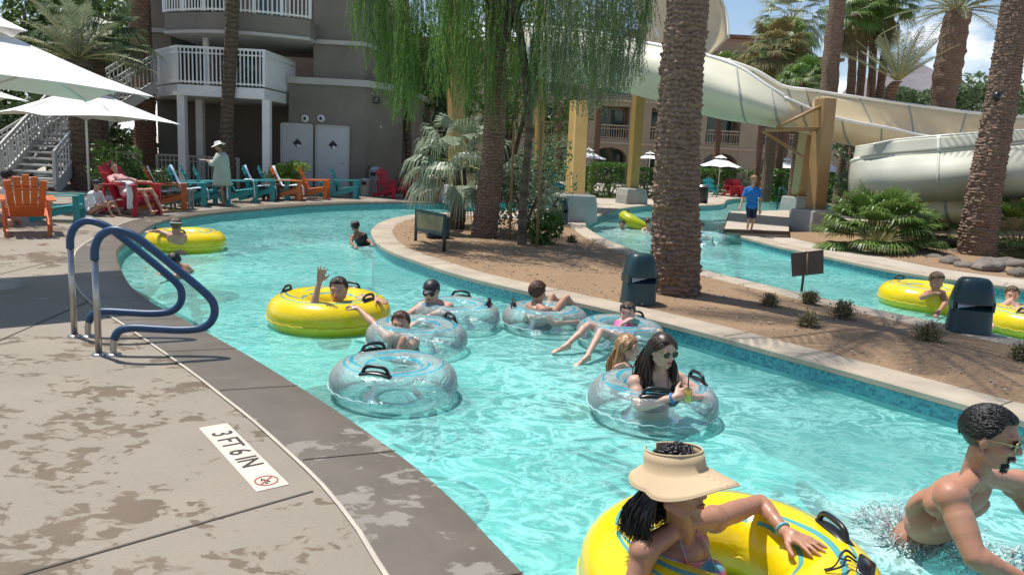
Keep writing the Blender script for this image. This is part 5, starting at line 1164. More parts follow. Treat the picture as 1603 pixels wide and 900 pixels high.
for dx in (0, .55):
    m = MB(); m.tube(arc_pts([(dx, 0, 0), (dx, 0, .7), (dx + .1, .1, .9), (dx + .3, .3, .86), (dx + .55, .5, .6), (dx + .6, .55, 0)], 5), .028, 8); m.build('rail', M['bluegrip'], t)
# side tables and small things on the deck
def table(px, py, label, mat='teal'):
    g = G(px, py); t = thing('side_table', label, 'side table', (g.x, g.y, .005), .2, 'small tables between the chairs'); MB().box((0, 0, .47), (.5, .45, .03)).build('table_top', M[mat], t, smooth=False, bevel=.005)
    for x in (-.2, .2):
        for y in (-.18, .18): MB().box((x, y, .23), (.05, .05, .46)).build('leg', M[mat], t, smooth=False)
    MB().box((0, 0, .2), (.42, .38, .02)).build('shelf', M[mat], t, smooth=False); return t
table(285, 327, 'grey-teal side table with drinks left of the pale-towel chair', 'footing'); table(512, 309, 'teal side table between the orange and teal chairs', 'teal'); table(424, 314, 'brown side table beside the white post', 'brownmetal')
for k, (px, py, c_, lab) in enumerate(((281, 322, 'white', 'white cup on the grey-teal side table'), (277, 321, 'orange', 'orange drink cup on the grey-teal side table'))):
    g = P(px, 297, G(285, 327).y); b = MB(); b.lathe([(.001, 0), (.032, 0), (.042, .13), (.036, .13), (.03, .01)], (0, 0, 0), 12); o = b.build('drink_cup', M[c_]); o.location = (g.x + k * .02, g.y, .49); setp(o, lab, 'cup')
for k, (px, py, lab) in enumerate(((262, 331, 'yellow sandal nearer the orange chair'), (275, 331, 'yellow sandal nearer the pool edge'))):
    g = G(px, py); M['yellowrubber'] = M.get('yellowrubber') or simple('yellow_rubber', (.75, .48, .05), .5); t = thing('sandal', lab, 'sandal', (g.x, g.y, .006), .8 + k, 'pair of yellow sandals'); MB().box((0, 0, .012), (.10, .26, .022)).build('sole', M['yellowrubber'], t, bevel=.01); m = MB(); m.tube([(-.045, .03, .02), (-.02, .03, .06), (.02, .03, .06), (.045, .03, .02)], .009, 6); m.build('strap', M['yellowrubber'], t)
# bag and towels heaped by the red chair
g = G(160, 333); b = MB(); b.ell((0, 0, .14), (.42, .25, .20), None, 24, 14); b.v = [tuple(V(v) * (1 + .25 * noise.noise(V(v) * 6))) for v in b.v]; b.v = [(x, y, max(0, z)) for x, y, z in b.v]; o = b.build('towel_heap', M['towel']); o.location = (g.x, g.y, .005); setp(o, 'heap of white towels on the deck left of the red chair', 'towel')
towel_on(red, 'white towel hanging over the arm of the red chair', 'towel', 'arm', 12)
# ================================================================ inflatable tubes
def tubemat(name, clear):
    n = NT(name); co = n.co(); sp_ = n.node('SeparateXYZ'); n.l.new(co, sp_.inputs[0]); x, y, z = sp_.outputs
    r = n.math('SQRT', n.math('ADD', n.math('MULTIPLY', x, x), n.math('MULTIPLY', y, y))); a = n.math('ARCTAN2', y, x)
    ph = n.math('FRACT', n.math('MULTIPLY', n.math('ADD', a, 3.3), 3 / (2 * math.pi)))
    def band(c, w, lo=0.0, hi=1.0):
        d = n.math('ABSOLUTE', n.math('SUBTRACT', r, c)); m = n.math('LESS_THAN', d, w)
        return n.math('MULTIPLY', m, n.math('MULTIPLY', n.math('GREATER_THAN', ph, lo), n.math('LESS_THAN', ph, hi)))
    top = n.math('GREATER_THAN', z, 0.02)
    k = .76 if clear else 1.0
    b1 = band(.505 * k, .008, .02, .97); b3 = band(.285 * k, .010, .02, .95)
    sw = n.math('SUBTRACT', .50 * k, n.math('MULTIPLY', ph, .17 * k)); wd = n.math('MULTIPLY', n.math('MULTIPLY', ph, n.math('SUBTRACT', 1.0, ph)), .075)
    b2 = n.math('LESS_THAN', n.math('ABSOLUTE', n.math('SUBTRACT', r, sw)), wd)
    b2 = n.math('MULTIPLY', b2, 1.0)
    st = n.math('MULTIPLY', top, n.math('MAXIMUM', n.math('MAXIMUM', b1, b2), b3))
    if not clear:
        n.color(n.mix(st, n.ramp(n.noise(2, 3), [(.3, (.80, .56, .004)), (.7, (.88, .64, .008))]), (.10, .38, .36))).rough(.22)
        n.set(Subsurface_Weight=0.0, Coat_Weight=.3, Coat_Roughness=.1); n.bump(n.noise(7, 3, .6, dist=.6), .25, .03); return n.m
    tr = n.node('BsdfTransparent'); tr.inputs[0].default_value = (.965, .995, .995, 1); df = n.node('BsdfDiffuse'); n.l.new(n.mix(st, (.90, .98, .98), (.04, .58, .82)), df.inputs[0])
    lw = n.node('LayerWeight'); lw.inputs[0].default_value = .35
    bp = n.node('Bump'); bp.inputs['Strength'].default_value = .5; bp.inputs['Distance'].default_value = .03; n.l.new(n.noise(8, 4, .65, dist=1.2), bp.inputs['Height'])
    f = n.math('ADD', n.math('MULTIPLY', lw.outputs['Facing'], .42), .09, True); f = n.math('MAXIMUM', f, n.math('MULTIPLY', st, .55)); f = n.math('ADD', f, n.ramp(n.noise(5, 4, .7, dist=1.5), [(.60, 0.0), (.70, .12)]), True)
    tl = n.node('BsdfTranslucent'); n.l.new(n.mix(st, (.80, .95, .95), (.03, .55, .78)), tl.inputs[0]); md = n.node('MixShader'); md.inputs[0].default_value = .25; n.l.new(df.outputs[0], md.inputs[1]); n.l.new(tl.outputs[0], md.inputs[2])
    m1 = n.node('MixShader'); n.l.new(f, m1.inputs[0]); n.l.new(tr.outputs[0], m1.inputs[1]); n.l.new(md.outputs[0], m1.inputs[2])
    gl = n.node('BsdfGlossy'); gl.inputs['Roughness'].default_value = .12; n.l.new(bp.outputs[0], gl.inputs['Normal']); fr = n.node('Fresnel'); fr.inputs[0].default_value = 1.26; n.l.new(bp.outputs[0], fr.inputs['Normal'])
    m2 = n.node('MixShader'); n.l.new(fr.outputs[0], m2.inputs[0]); n.l.new(m1.outputs[0], m2.inputs[1]); n.l.new(gl.outputs[0], m2.inputs[2]); n.l.new(m2.outputs[0], n.out.inputs[0]); n.n.remove(n.b)
    return n.m
M['ytube'] = tubemat('yellow_vinyl', False); M['ctube'] = tubemat('clear_vinyl', True)
M['yseam'] = simple('yellow_seam', (.86, .62, .02), .35, .03); n = NT('welded_seam'); n.color((.75, .92, .92)).rough(.3); n.set(Alpha=.55); M['cseam'] = n.m
M['gyrtube'] = simple('green_yellow_vinyl', (.42, .46, .01), .3, .06)
def ring(px, py, D, clear, rz, label, handles=(0.4, 3.5), tilt=(0, 0), zc=.125, mat=None):
    c = G(px, py, WATER + .06); t = thing('swim_ring', label, 'swim ring', (c.x, c.y, WATER + zc), 0, 'clear swim rings on the river' if clear else 'yellow swim rings on the water')
    rm = D / 2 * .345; R = D / 2 - rm; b = MB(); n1, n2 = 72, 30; r = random.Random(int(px))
    for i in range(n1):
        a = 2 * math.pi * i / n1; 
        for j in range(n2):
            q = 2 * math.pi * j / n2; e = rm * (1 + .012 * math.sin(a * 9 + 2) * (1 if math.cos(q) < 0 else .3)); x = math.cos(q); z = math.sin(q)
            rr = R + e * math.copysign(abs(x) ** .95, x); b.v.append((rr * math.cos(a), rr * math.sin(a), e * .90 * math.copysign(abs(z) ** .95, z)))
    for i in range(n1):
        for j in range(n2): i2, j2 = (i + 1) % n1, (j + 1) % n2; b.f.append((i * n2 + j, i2 * n2 + j, i2 * n2 + j2, i * n2 + j2)); b.mi.append(0)
    o = b.build('ring_body', mat or M['ctube' if clear else 'ytube'], t); 
    s = MB()
    for rad_ in (D / 2 + .004, R - rm + .004):
        pts = [(rad_ * math.cos(2 * math.pi * k / 90), rad_ * math.sin(2 * math.pi * k / 90), .006 * math.sin(k * 1.9) - (.03 if rad_ > R else 0)) for k in range(91)]; s.tube(pts, .0045, 5, False)
    s.build('seam', M['cseam' if clear else 'yseam'], t)
    for h in handles:
        m = MB(); ca, sa = math.cos(h), math.sin(h); L = .105
        q = lambda u, v, z: (ca * (R + .25 * rm + v) - sa * u, sa * (R + .25 * rm + v) + ca * u, z)
        zt = rm * .90 * .93
        m.tube(arc_pts([q(-L, 0, zt - .0), q(-L * .8, 0, zt + .045), q(-L * .4, 0, zt + .062), q(L * .4, 0, zt + .062), q(L * .8, 0, zt + .045), q(L, 0, zt)], 4), .014, 8)
        m.tube(arc_pts([q(-L * 1.25, 0, zt - .012), q(-L * .6, .0, zt + .008), q(0, 0, zt + .012), q(L * .6, 0, zt + .008), q(L * 1.25, 0, zt - .012)], 4), [.012] + [.034] * 15 + [.012], 10, True, .42)
        m.build('handle', M['black'], t)
    t.rotation_euler = (tilt[0], tilt[1], rz); return t, c
r_far, T1 = ring(291, 384, 1.32, False, .5, 'yellow swim ring at the far left with a child in it', (2.9, 4.4))
r_mid, T2 = ring(516, 498, 1.32, False, 1.9, 'yellow swim ring of the waving woman', (1.1, 4.0, -.6))
r_near, T3 = ring(1138, 926, 1.32, False, 2.2, 'large yellow swim ring in the foreground around the woman in the visor', (4.3, 2.3))
r_r1, T4 = ring(1448, 473, 1.30, False, .3, 'yellow swim ring at the right with a child leaning over it', (1.7,), zc=.13)
r_r2, T5 = ring(1618, 514, 1.2, False, 1.3, 'yellow swim ring cut by the right edge of the frame', (2.6,))
r_g, T6 = ring(995, 354, 1.1, False, 1.3, 'greenish yellow swim ring left of the big palm trunk in the far pool', (2.0,), mat=M['gyrtube'], tilt=(.5, .1))
r_b, T7 = ring(866, 318, 1.3, False, 0, 'yellow swim ring in the back channel by the thick yellow pillar', ())
r_c1, C1 = ring(616, 607, 1.0, True, -.55, 'empty clear swim ring nearest the deck', (5.15 - .1, 2.75))
r_c2, C2 = ring(652, 538, .98, True, .8, 'clear swim ring just behind the empty one, round the reaching swimmer', (-.2,))
r_c3, C3 = ring(713, 502, .98, True, .2, 'clear swim ring of the woman in the dark cap', (-.3, 1.3))
r_c4, C4 = ring(852, 508, .96, True, .1, 'clear swim ring carrying the boy seen from behind', (3.1,))
r_c5, C5 = ring(970, 532, .92, True, .9, 'clear swim ring of the girl in pink, farthest along the island wall', (.1,))
r_c6, C6 = ring(1020, 639, .99, True, 2.4, 'clear swim ring around the long-haired woman in sunglasses', (.3 - 2.4 + 6.28, 2.2))
r_c7, C7 = ring(1106, 378, 1.0, True, 0, 'clear swim ring right of the big palm trunk in the far pool', (.2,))
# ================================================================ people
def skinmat(name, c, gloss=.42):
    n = NT(name); f = n.noise(14, 4); d = tuple(x * .86 for x in c); l = (min(1, c[0] * 1.08), c[1] * 1.05, c[2] * 1.05)
    n.color(n.mix(.35, n.ramp(f, [(.35, d), (.65, l)]), n.ramp(n.noise(4.5, 4, .65), [(.38, (c[0] * .98, c[1] * .74, c[2] * .68)), (.65, c)]))).rough(n.ramp(n.noise(55, 3, .7), [(.35, gloss - .12), (.6, gloss + .14)]))
    n.set(Subsurface_Weight=.12, Subsurface_Scale=.02); n.b.inputs['Subsurface Radius'].default_value = (1.0, .35, .2); n.bump(n.noise(160, 3), .12, .002); return n.m
M['skin'] = skinmat('warm_skin', (.50, .285, .19)); M['skinpale'] = skinmat('pale_skin', (.60, .38, .29)); M['skintan'] = skinmat('tanned_skin', (.42, .215, .135), .46); M['skinbrown'] = skinmat('brown_skin', (.34, .175, .11))
M['lip'] = simple('lips', (.36, .10, .085), .35); M['eye'] = simple('eye_white', (.62, .58, .54), .2); M['iris'] = simple('iris', (.03, .018, .012), .1)
def hairmat(name, c, rough=.38):
    n = NT(name); w = n.noise(60, 3, .6, n.mapping(n.co(), scale=(1, 1, .15))); n.color(n.ramp(w, [(.35, tuple(x * .45 for x in c)), (.65, tuple(x * 1.5 for x in c))])).rough(rough).bump(w, .4, .004); return n.m
M['hairblack'] = hairmat('black_hair', (.010, .008, .007)); M['hairdark'] = hairmat('dark_brown_hair', (.035, .018, .010)); M['hairbrown'] = hairmat('brown_hair', (.10, .055, .028)); M['hairblond'] = hairmat('blonde_hair', (.36, .20, .085)); M['hairred'] = hairmat('auburn_hair', (.085, .028, .014))
M['swimblack'] = simple('black_swimwear', (.014, .014, .018), .5); M['pink'] = simple('pink_swimwear', (.55, .12, .30), .6); M['navy'] = simple('navy_cloth', (.012, .016, .05), .7); M['blueshirt'] = simple('blue_shirt', (.012, .15, .46), .8, .12, 5); M['sage'] = simple('sage_cover_up', (.40, .43, .36), .9, .08, 6, .3, 20); M['straw'] = None; M['lens'] = simple('dark_lens', (.012, .010, .010), .05); M['gold'] = simple('gold_wire', (.6, .42, .15), .25, .05, 5, Metallic=.9)
def strawmat():
    n = NT('woven_straw'); co = n.co(); w = n.node('TexWave'); w.inputs['Scale'].default_value = 130; w.bands_direction = 'Z'; n.l.new(co, w.inputs[0]); c = (.60, .45, .27)
    n.color(n.mix(.4, n.ramp(w.outputs[0], [(.2, tuple(x * .7 for x in c)), (.8, c)]), n.ramp(n.noise(5, 4), [(.3, tuple(x * .85 for x in c)), (.7, tuple(x * 1.1 for x in c))]))).rough(.8).bump(w.outputs[0], .12, .001); return n.m
M['straw'] = strawmat()
def tiedye():
    n = NT('tie_dye_swimwear'); f = n.noise(7, 2, .5, n.mapping(n.co(), loc=(2, 1, 4)), dist=.8)
    n.color(n.ramp(f, [(.36, (.60, .16, .10)), (.44, (.52, .14, .36)), (.50, (.13, .28, .45)), (.57, (.12, .40, .42)), (.66, (.50, .16, .50))])).rough(.4); return n.m
M['tiedye'] = tiedye()
def frame(fwd, up=(0, 0, 1)):
    f = V(fwd).normalized(); r = f.cross(V(up)).normalized(); u = r.cross(f); return Matrix((r, f, u)).transposed()
class Body:
    def __init__(s): s.p = []
    def cap(s, a, b, r0, r1, lab='torso'): s.p.append(('c', V(a), V(b), r0, r1, lab)); return s
    def ell(s, c, r, R, lab='torso'): s.p.append(('e', V(c), V(r), R, 0, lab)); return s
    def mesh(s, voxel, iters=4, origin=V((0, 0, 0))):
        b = MB()
        for q in s.p:
            if q[0] == 'c':
                a, e, r0, r1 = q[1], q[2], q[3], q[4]
                if (e - a).length < 1e-4: e = a + V((0, 0, .001))
                d = (e - a).normalized(); n = 14; pts = []; rad = []
                for k in range(5): th = math.pi / 2 * (1 - k / 4); pts.append(a - d * r0 * math.sin(th)); rad.append(max(1e-4, r0 * math.cos(th)))
                for k in range(5): th = math.pi / 2 * k / 4; pts.append(e + d * r1 * math.sin(th)); rad.append(max(1e-4, r1 * math.cos(th)))
                b.tube(pts, rad, n)
            else: b.ell(q[1], q[2], q[3], 20, 14)
        me = bpy.data.meshes.new('tmp'); me.from_pydata([tuple(V(v) - origin) for v in b.v], [], b.f)
        bm = bmesh.new(); bm.from_mesh(me); bmesh.ops.recalc_face_normals(bm, faces=bm.faces); bm.to_mesh(me); bm.free()
        o = bpy.data.objects.new('tmp', me); col.objects.link(o); m = o.modifiers.new('r', 'REMESH'); m.mode = 'VOXEL'; m.voxel_size = voxel
        bpy.context.view_layer.update(); out = bpy.data.meshes.new_from_object(o.evaluated_get(bpy.context.evaluated_depsgraph_get())); bpy.data.objects.remove(o)
        nv = len(out.vertices); co = np.empty(nv * 3); out.vertices.foreach_get('co', co); co = co.reshape(-1, 3); ed = np.empty(len(out.edges) * 2, dtype=np.int32); out.edges.foreach_get('vertices', ed); ed = ed.reshape(-1, 2)
        deg = np.bincount(ed.ravel(), minlength=nv)[:, None]
        for it in range(iters):
            sm = np.zeros_like(co); np.add.at(sm, ed[:, 0], co[ed[:, 1]]); np.add.at(sm, ed[:, 1], co[ed[:, 0]]); co = co + (.55 if it % 2 == 0 else -.25 if it < iters - 2 else .5) * (sm / np.maximum(deg, 1) - co)
        out.vertices.foreach_set('co', co.ravel()); out.update(); out.polygons.foreach_set('use_smooth', [True] * len(out.polygons)); out.materials.clear(); return out
    def regions(s, pts):
        best = None; lab = []
        vals = []
        for q in s.p:
            if q[0] == 'c':
                a = np.array(q[1]); d = np.array(q[2]) - a; t = np.clip(((pts - a) @ d) / (d @ d + 1e-9), 0, 1); rr = q[3] + (q[4] - q[3]) * t; vals.append(np.linalg.norm(pts - a - t[:, None] * d, axis=1) / rr)
            else: vals.append(np.linalg.norm(((pts - np.array(q[1])) @ np.array(q[3])) / np.array(q[2]), axis=1))
        vals = np.array(vals); return vals.argmin(0)
def garment(person, bodyobj, B, origin, labs, planes, off, mat, name='swimsuit'):
    me = bodyobj.data.copy(); bm = bmesh.new(); bm.from_mesh(me)
    cen = np.array([tuple(f.calc_center_median() + origin) for f in bm.faces]); idx = B.regions(cen); ok = {i for i, q in enumerate(B.p) if q[5] in labs}
    kill = [f for f, i in zip(bm.faces[:], idx) if i not in ok]; bmesh.ops.delete(bm, geom=kill, context='FACES')
    for co_, no_ in planes: bmesh.ops.bisect_plane(bm, geom=bm.verts[:] + bm.edges[:] + bm.faces[:], plane_co=V(co_) - origin, plane_no=V(no_), clear_outer=True)
    bm.normal_update()
    for _ in range(3):
        bnd = {v: sum((e.other_vert(v).co for e in v.link_edges if e.is_boundary), V()) / max(1, sum(1 for e in v.link_edges if e.is_boundary)) for v in bm.verts if any(e.is_boundary for e in v.link_edges)}
        for v, c in bnd.items(): v.co = v.co.lerp(c, .5)
    for v in bm.verts: v.co = v.co + v.normal * off
    bm.to_mesh(me); bm.free()
    me.materials.clear(); me.materials.append(mat); me.name = name; o = link_mesh(name, me, person); m = o.modifiers.new('s', 'SOLIDIFY'); m.thickness = .004; m.offset = -1; return o
def add_hand(B, wr, d, palm_n, s, side, curl=.35, spread=.10, thumb=True, lab='hand'):
    """palm plus five bent fingers: d = direction of the hand, palm_n = normal of the palm's inner face, side=+1 thumb towards d x n"""
    d = V(d).normalized(); n = (V(palm_n) - d * V(palm_n).dot(d)).normalized(); t = d.cross(n) * side
    wr = V(wr); B.cap(wr - d * .01, wr + d * .03 * s, .026 * s, .027 * s, lab)
    for k in (-1, -.33, .33, 1): B.cap(wr + d * .02 * s + t * k * .018 * s, wr + d * .088 * s + t * k * .030 * s, .0155 * s, .0125 * s, lab)
    for k, (o, L) in enumerate(((1, .070), (.36, .080), (-.30, .075), (-.95, .058))):
        base = wr + d * .086 * s + t * o * .031 * s; ang = 0; dd = (d + t * o * spread).normalized(); p = base; rr = .0098 * s
        for seg, f in enumerate((.45, .32, .23)):
            ang += curl * (.8, 1.0, .8)[seg]; v = (dd * math.cos(ang) + n * math.sin(ang)).normalized(); q = p + v * L * f * s * 1.05; B.cap(p, q, rr, rr * .9, lab); p = q; rr *= .9
    p = wr + d * .025 * s + t * .022 * s; v = (d * .60 + t * .72 + n * .30).normalized(); q = p + v * .042 * s; B.cap(p, q, .0155 * s, .0125 * s, lab); v2 = (v + d * .5 + n * curl * .6).normalized(); q2 = q + v2 * .032 * s; B.cap(q, q2, .012 * s, .0105 * s, lab); B.cap(q2, q2 + (v2 + d * .3).normalized() * .025 * s, .0105 * s, .0085 * s, lab)
def cone_hair(b, roots, r): pass
def person(label, J, face, s=1.0, skin='skin', voxel=.012, female=True, hup=(0, 0, 1), hs=1.0, handR=None, handL=None, detail=True, group=None, iters=4, build_=1.0, child=False):
    head = V(J['head']); neck = V(J['neck']); pel = V(J['pelvis']); org = V((pel.x, pel.y, min(pel.z, head.z))); t = thing('person', label, 'person', tuple(org), 0, group)
    B = Body(); up = (neck - pel); tl = up.length; up = up / tl
    shR, shL = V(J['shR']), V(J['shL']); right = (shR - shL); right = (right - up * right.dot(up)).normalized(); fwd = up.cross(right); TR = Matrix((right, fwd, up)).transposed()
    w = build_ * s
    B.ell(pel, V((.165 if female else .152, .115, .115)) * w, TR); B.ell(pel.lerp(neck, .36), V((.125 if female else .142, .095, .15)) * w, TR); B.ell(pel.lerp(neck, .62) , V((.142 if female else .160, .105, .14)) * w, TR); B.ell(pel.lerp(neck, .84) - fwd * .005, V((.145 if female else .17, .088, .085)) * w, TR)
    if female and not child:
        for k in (-1, 1): B.ell(pel.lerp(neck, .66) + right * k * .072 * w + fwd * .078 * w, V((.064, .058, .062)) * w, TR)
    elif not female:
        for k in (-1, 1): B.ell(pel.lerp(neck, .76) + right * k * .078 * w + fwd * .060 * w, V((.078, .032, .055)) * w, TR); B.ell(pel.lerp(neck, .72) + right * k * .085 * w - fwd * .06 * w, V((.075, .04, .10)) * w, TR)
    H = frame(face, hup); hz = .105 * hs * s; nb = head - H @ V((0, .012, .055)) * hs * s
    B.cap(neck + up * .0, nb, .054 * w * (1 if not female else .9), .050 * w * (1 if not female else .88), 'neck')
    for sh in (shR, shL): B.cap(neck + up * .035 * s, sh + up * .004, .036 * w, .046 * w); 
    for k, side in (('R', 1), ('L', -1)):
        sh, el, wr = V(J['sh' + k]), V(J['el' + k]), V(J['wr' + k]); m = 1.0 if female else 1.2
        am = w * m * (.85 if child else 1)
        B.ell(sh, V((.056, .056, .056)) * am, TR, 'arm' + k); B.cap(sh, el, .047 * am, .036 * am, 'arm' + k); B.cap(sh.lerp(el, .35), sh.lerp(el, .65), .046 * am, .042 * am, 'arm' + k)
        B.cap(el, wr, .036 * am, .0245 * am, 'fore' + k); B.cap(el.lerp(wr, .15), el.lerp(wr, .45), .040 * am, .034 * am, 'fore' + k)
        hd = handR if k == 'R' else handL
        d = (wr - el).normalized()
        if hd: add_hand(B, wr, hd.get('d', d), hd.get('n', (0, 0, -1)), s * .98 * hd.get('s', 1), hd.get('side', side), hd.get('curl', .35), hd.get('spread', .12))
        else: add_hand(B, wr, d, V((0, 0, -1)) if abs(d.z) < .9 else fwd, s * .98, side)
    for k, side in (('R', 1), ('L', -1)):
        hip = V(J.get('hip' + k, pel + right * side * .085 * w - up * .03)); kn = V(J.get('kn' + k, hip + V((0, 0, -.14)) * s - fwd * .34 * s)); an = V(J.get('an' + k, kn + V((0, 0, -.10)) * s - fwd * .34 * s))
        if 'an' + k not in J and an.z < -1.0: an.z = -.99; 
        if kn.z < -1.0: kn.z = -.98
        lm = w * (1 if not child else .85)
        B.cap(hip, kn, .084 * lm, .054 * lm, 'thigh' + k); B.cap(kn, an, .052 * lm, .034 * lm, 'shin' + k); 
        bk = (kn - an).normalized().cross(right).normalized(); B.ell(kn.lerp(an, .33) + bk * .012, V((.048, .048, .11)) * lm, frame(right, (kn - an)), 'shin' + k)
        td = V(J.get('toe' + k, fwd)).normalized(); sd = td.cross(V((0, 0, 1)));  sd = sd.normalized() if sd.length > .1 else right
        B.cap(an - td * .02 * s, an + td * .05 * s + V((0, 0, -.02)) * s, .036 * lm, .034 * lm, 'foot'); B.cap(an - td * .035 * s + V((0, 0, -.035)) * s, an + td * .14 * s + V((0, 0, -.04)) * s, .030 * lm, .026 * lm, 'foot')
        for q in range(5): B.cap(an + td * .12 * s + sd * (q - 2) * .014 * s + V((0, 0, -.042)) * s, an + td * (.185 - .008 * abs(q - 1)) * s + sd * (q - 2) * .017 * s + V((0, 0, -.046)) * s, .0115 * s, .009 * s, 'foot')
    k = hs * s; hp = lambda x, y, z: head + H @ (V((x, y, z)) * k)
    B.ell(hp(0, -.012, .028), V((.074, .092, .086)) * k, H, 'head'); B.ell(hp(0, .022, -.022), V((.060, .066, .078)) * k, H, 'head'); B.ell(hp(0, .042, -.072), V((.037, .035, .032)) * k, H, 'head'); B.cap(hp(0, .066, -.093), hp(0, .060, -.090), .017 * k, .017 * k, 'head')
    for x in (-1, 1):
        B.ell(hp(x * .036, .055, -.022), V((.026, .026, .024)) * k, H, 'head'); B.cap(hp(x * .012, .080, .030), hp(x * .045, .066, .030), .011 * k, .011 * k, 'head'); B.cap(hp(x * .058, .0, -.055), hp(x * .036, .045, -.088), .018 * k, .016 * k, 'head')
        B.ell(hp(x * .076, -.008, -.008), V((.009, .018, .030)) * k, H, 'head')
    B.cap(hp(0, .080, .018), hp(0, .100, -.020), .0095 * k, .0125 * k, 'head')
    for x in (-1, 1): B.cap(hp(x * .010, .090, -.026), hp(x * .012, .086, -.026), .0095 * k, .008 * k, 'head')
    B.ell(hp(0, .080, -.054), V((.024, .012, .012)) * k, H, 'head')
    me = B.mesh(voxel, iters, org); me.name = 'body'; me.materials.append(M[skin]); body = link_mesh('body', me, t)
    if detail:
        m = MB(); m.tube([hp(-.021, .086, -.0535), hp(-.008, .0945, -.0505), hp(0, .095, -.052), hp(.008, .0945, -.0505), hp(.021, .086, -.0535)], [.0012 * k, .0042 * k, .004 * k, .0042 * k, .0012 * k], 6); m.tube([hp(-.019, .086, -.0565), hp(0, .094, -.060), hp(.019, .086, -.0565)], [.0012 * k, .0052 * k, .0012 * k], 6); m.build('lips', M['lip'], t, True)
        for x in (-1, 1):
            e = MB(); e.ell(hp(x * .031, .067, .004), V((.014, .0125, .0085)) * k, H, 12, 8); eo = e.build('eye', M['eye'], t, True); e = MB(); e.ell(hp(x * .031, .0762, .004), V((.0060, .0042, .0062)) * k, H, 10, 6); e.build('iris', M['iris'], eo, True)
            e = MB(); e.tube([hp(x * .014, .083, .021), hp(x * .030, .080, .026), hp(x * .048, .068, .021)], [.0016 * k, .0028 * k, .0012 * k], 6); e.tube([hp(x * .016, .077, .0075), hp(x * .031, .0795, .0125), hp(x * .046, .070, .0065)], [.0008 * k, .0015 * k, .0008 * k], 5); e.build('eyebrow', M['hairdark'], t, True)
    return dict(t=t, B=B, body=body, org=org, hp=hp, H=H, k=k, neck=neck, pel=pel, right=right, fwd=fwd, up=up, tl=tl, w=w, TR=TR, head=head)
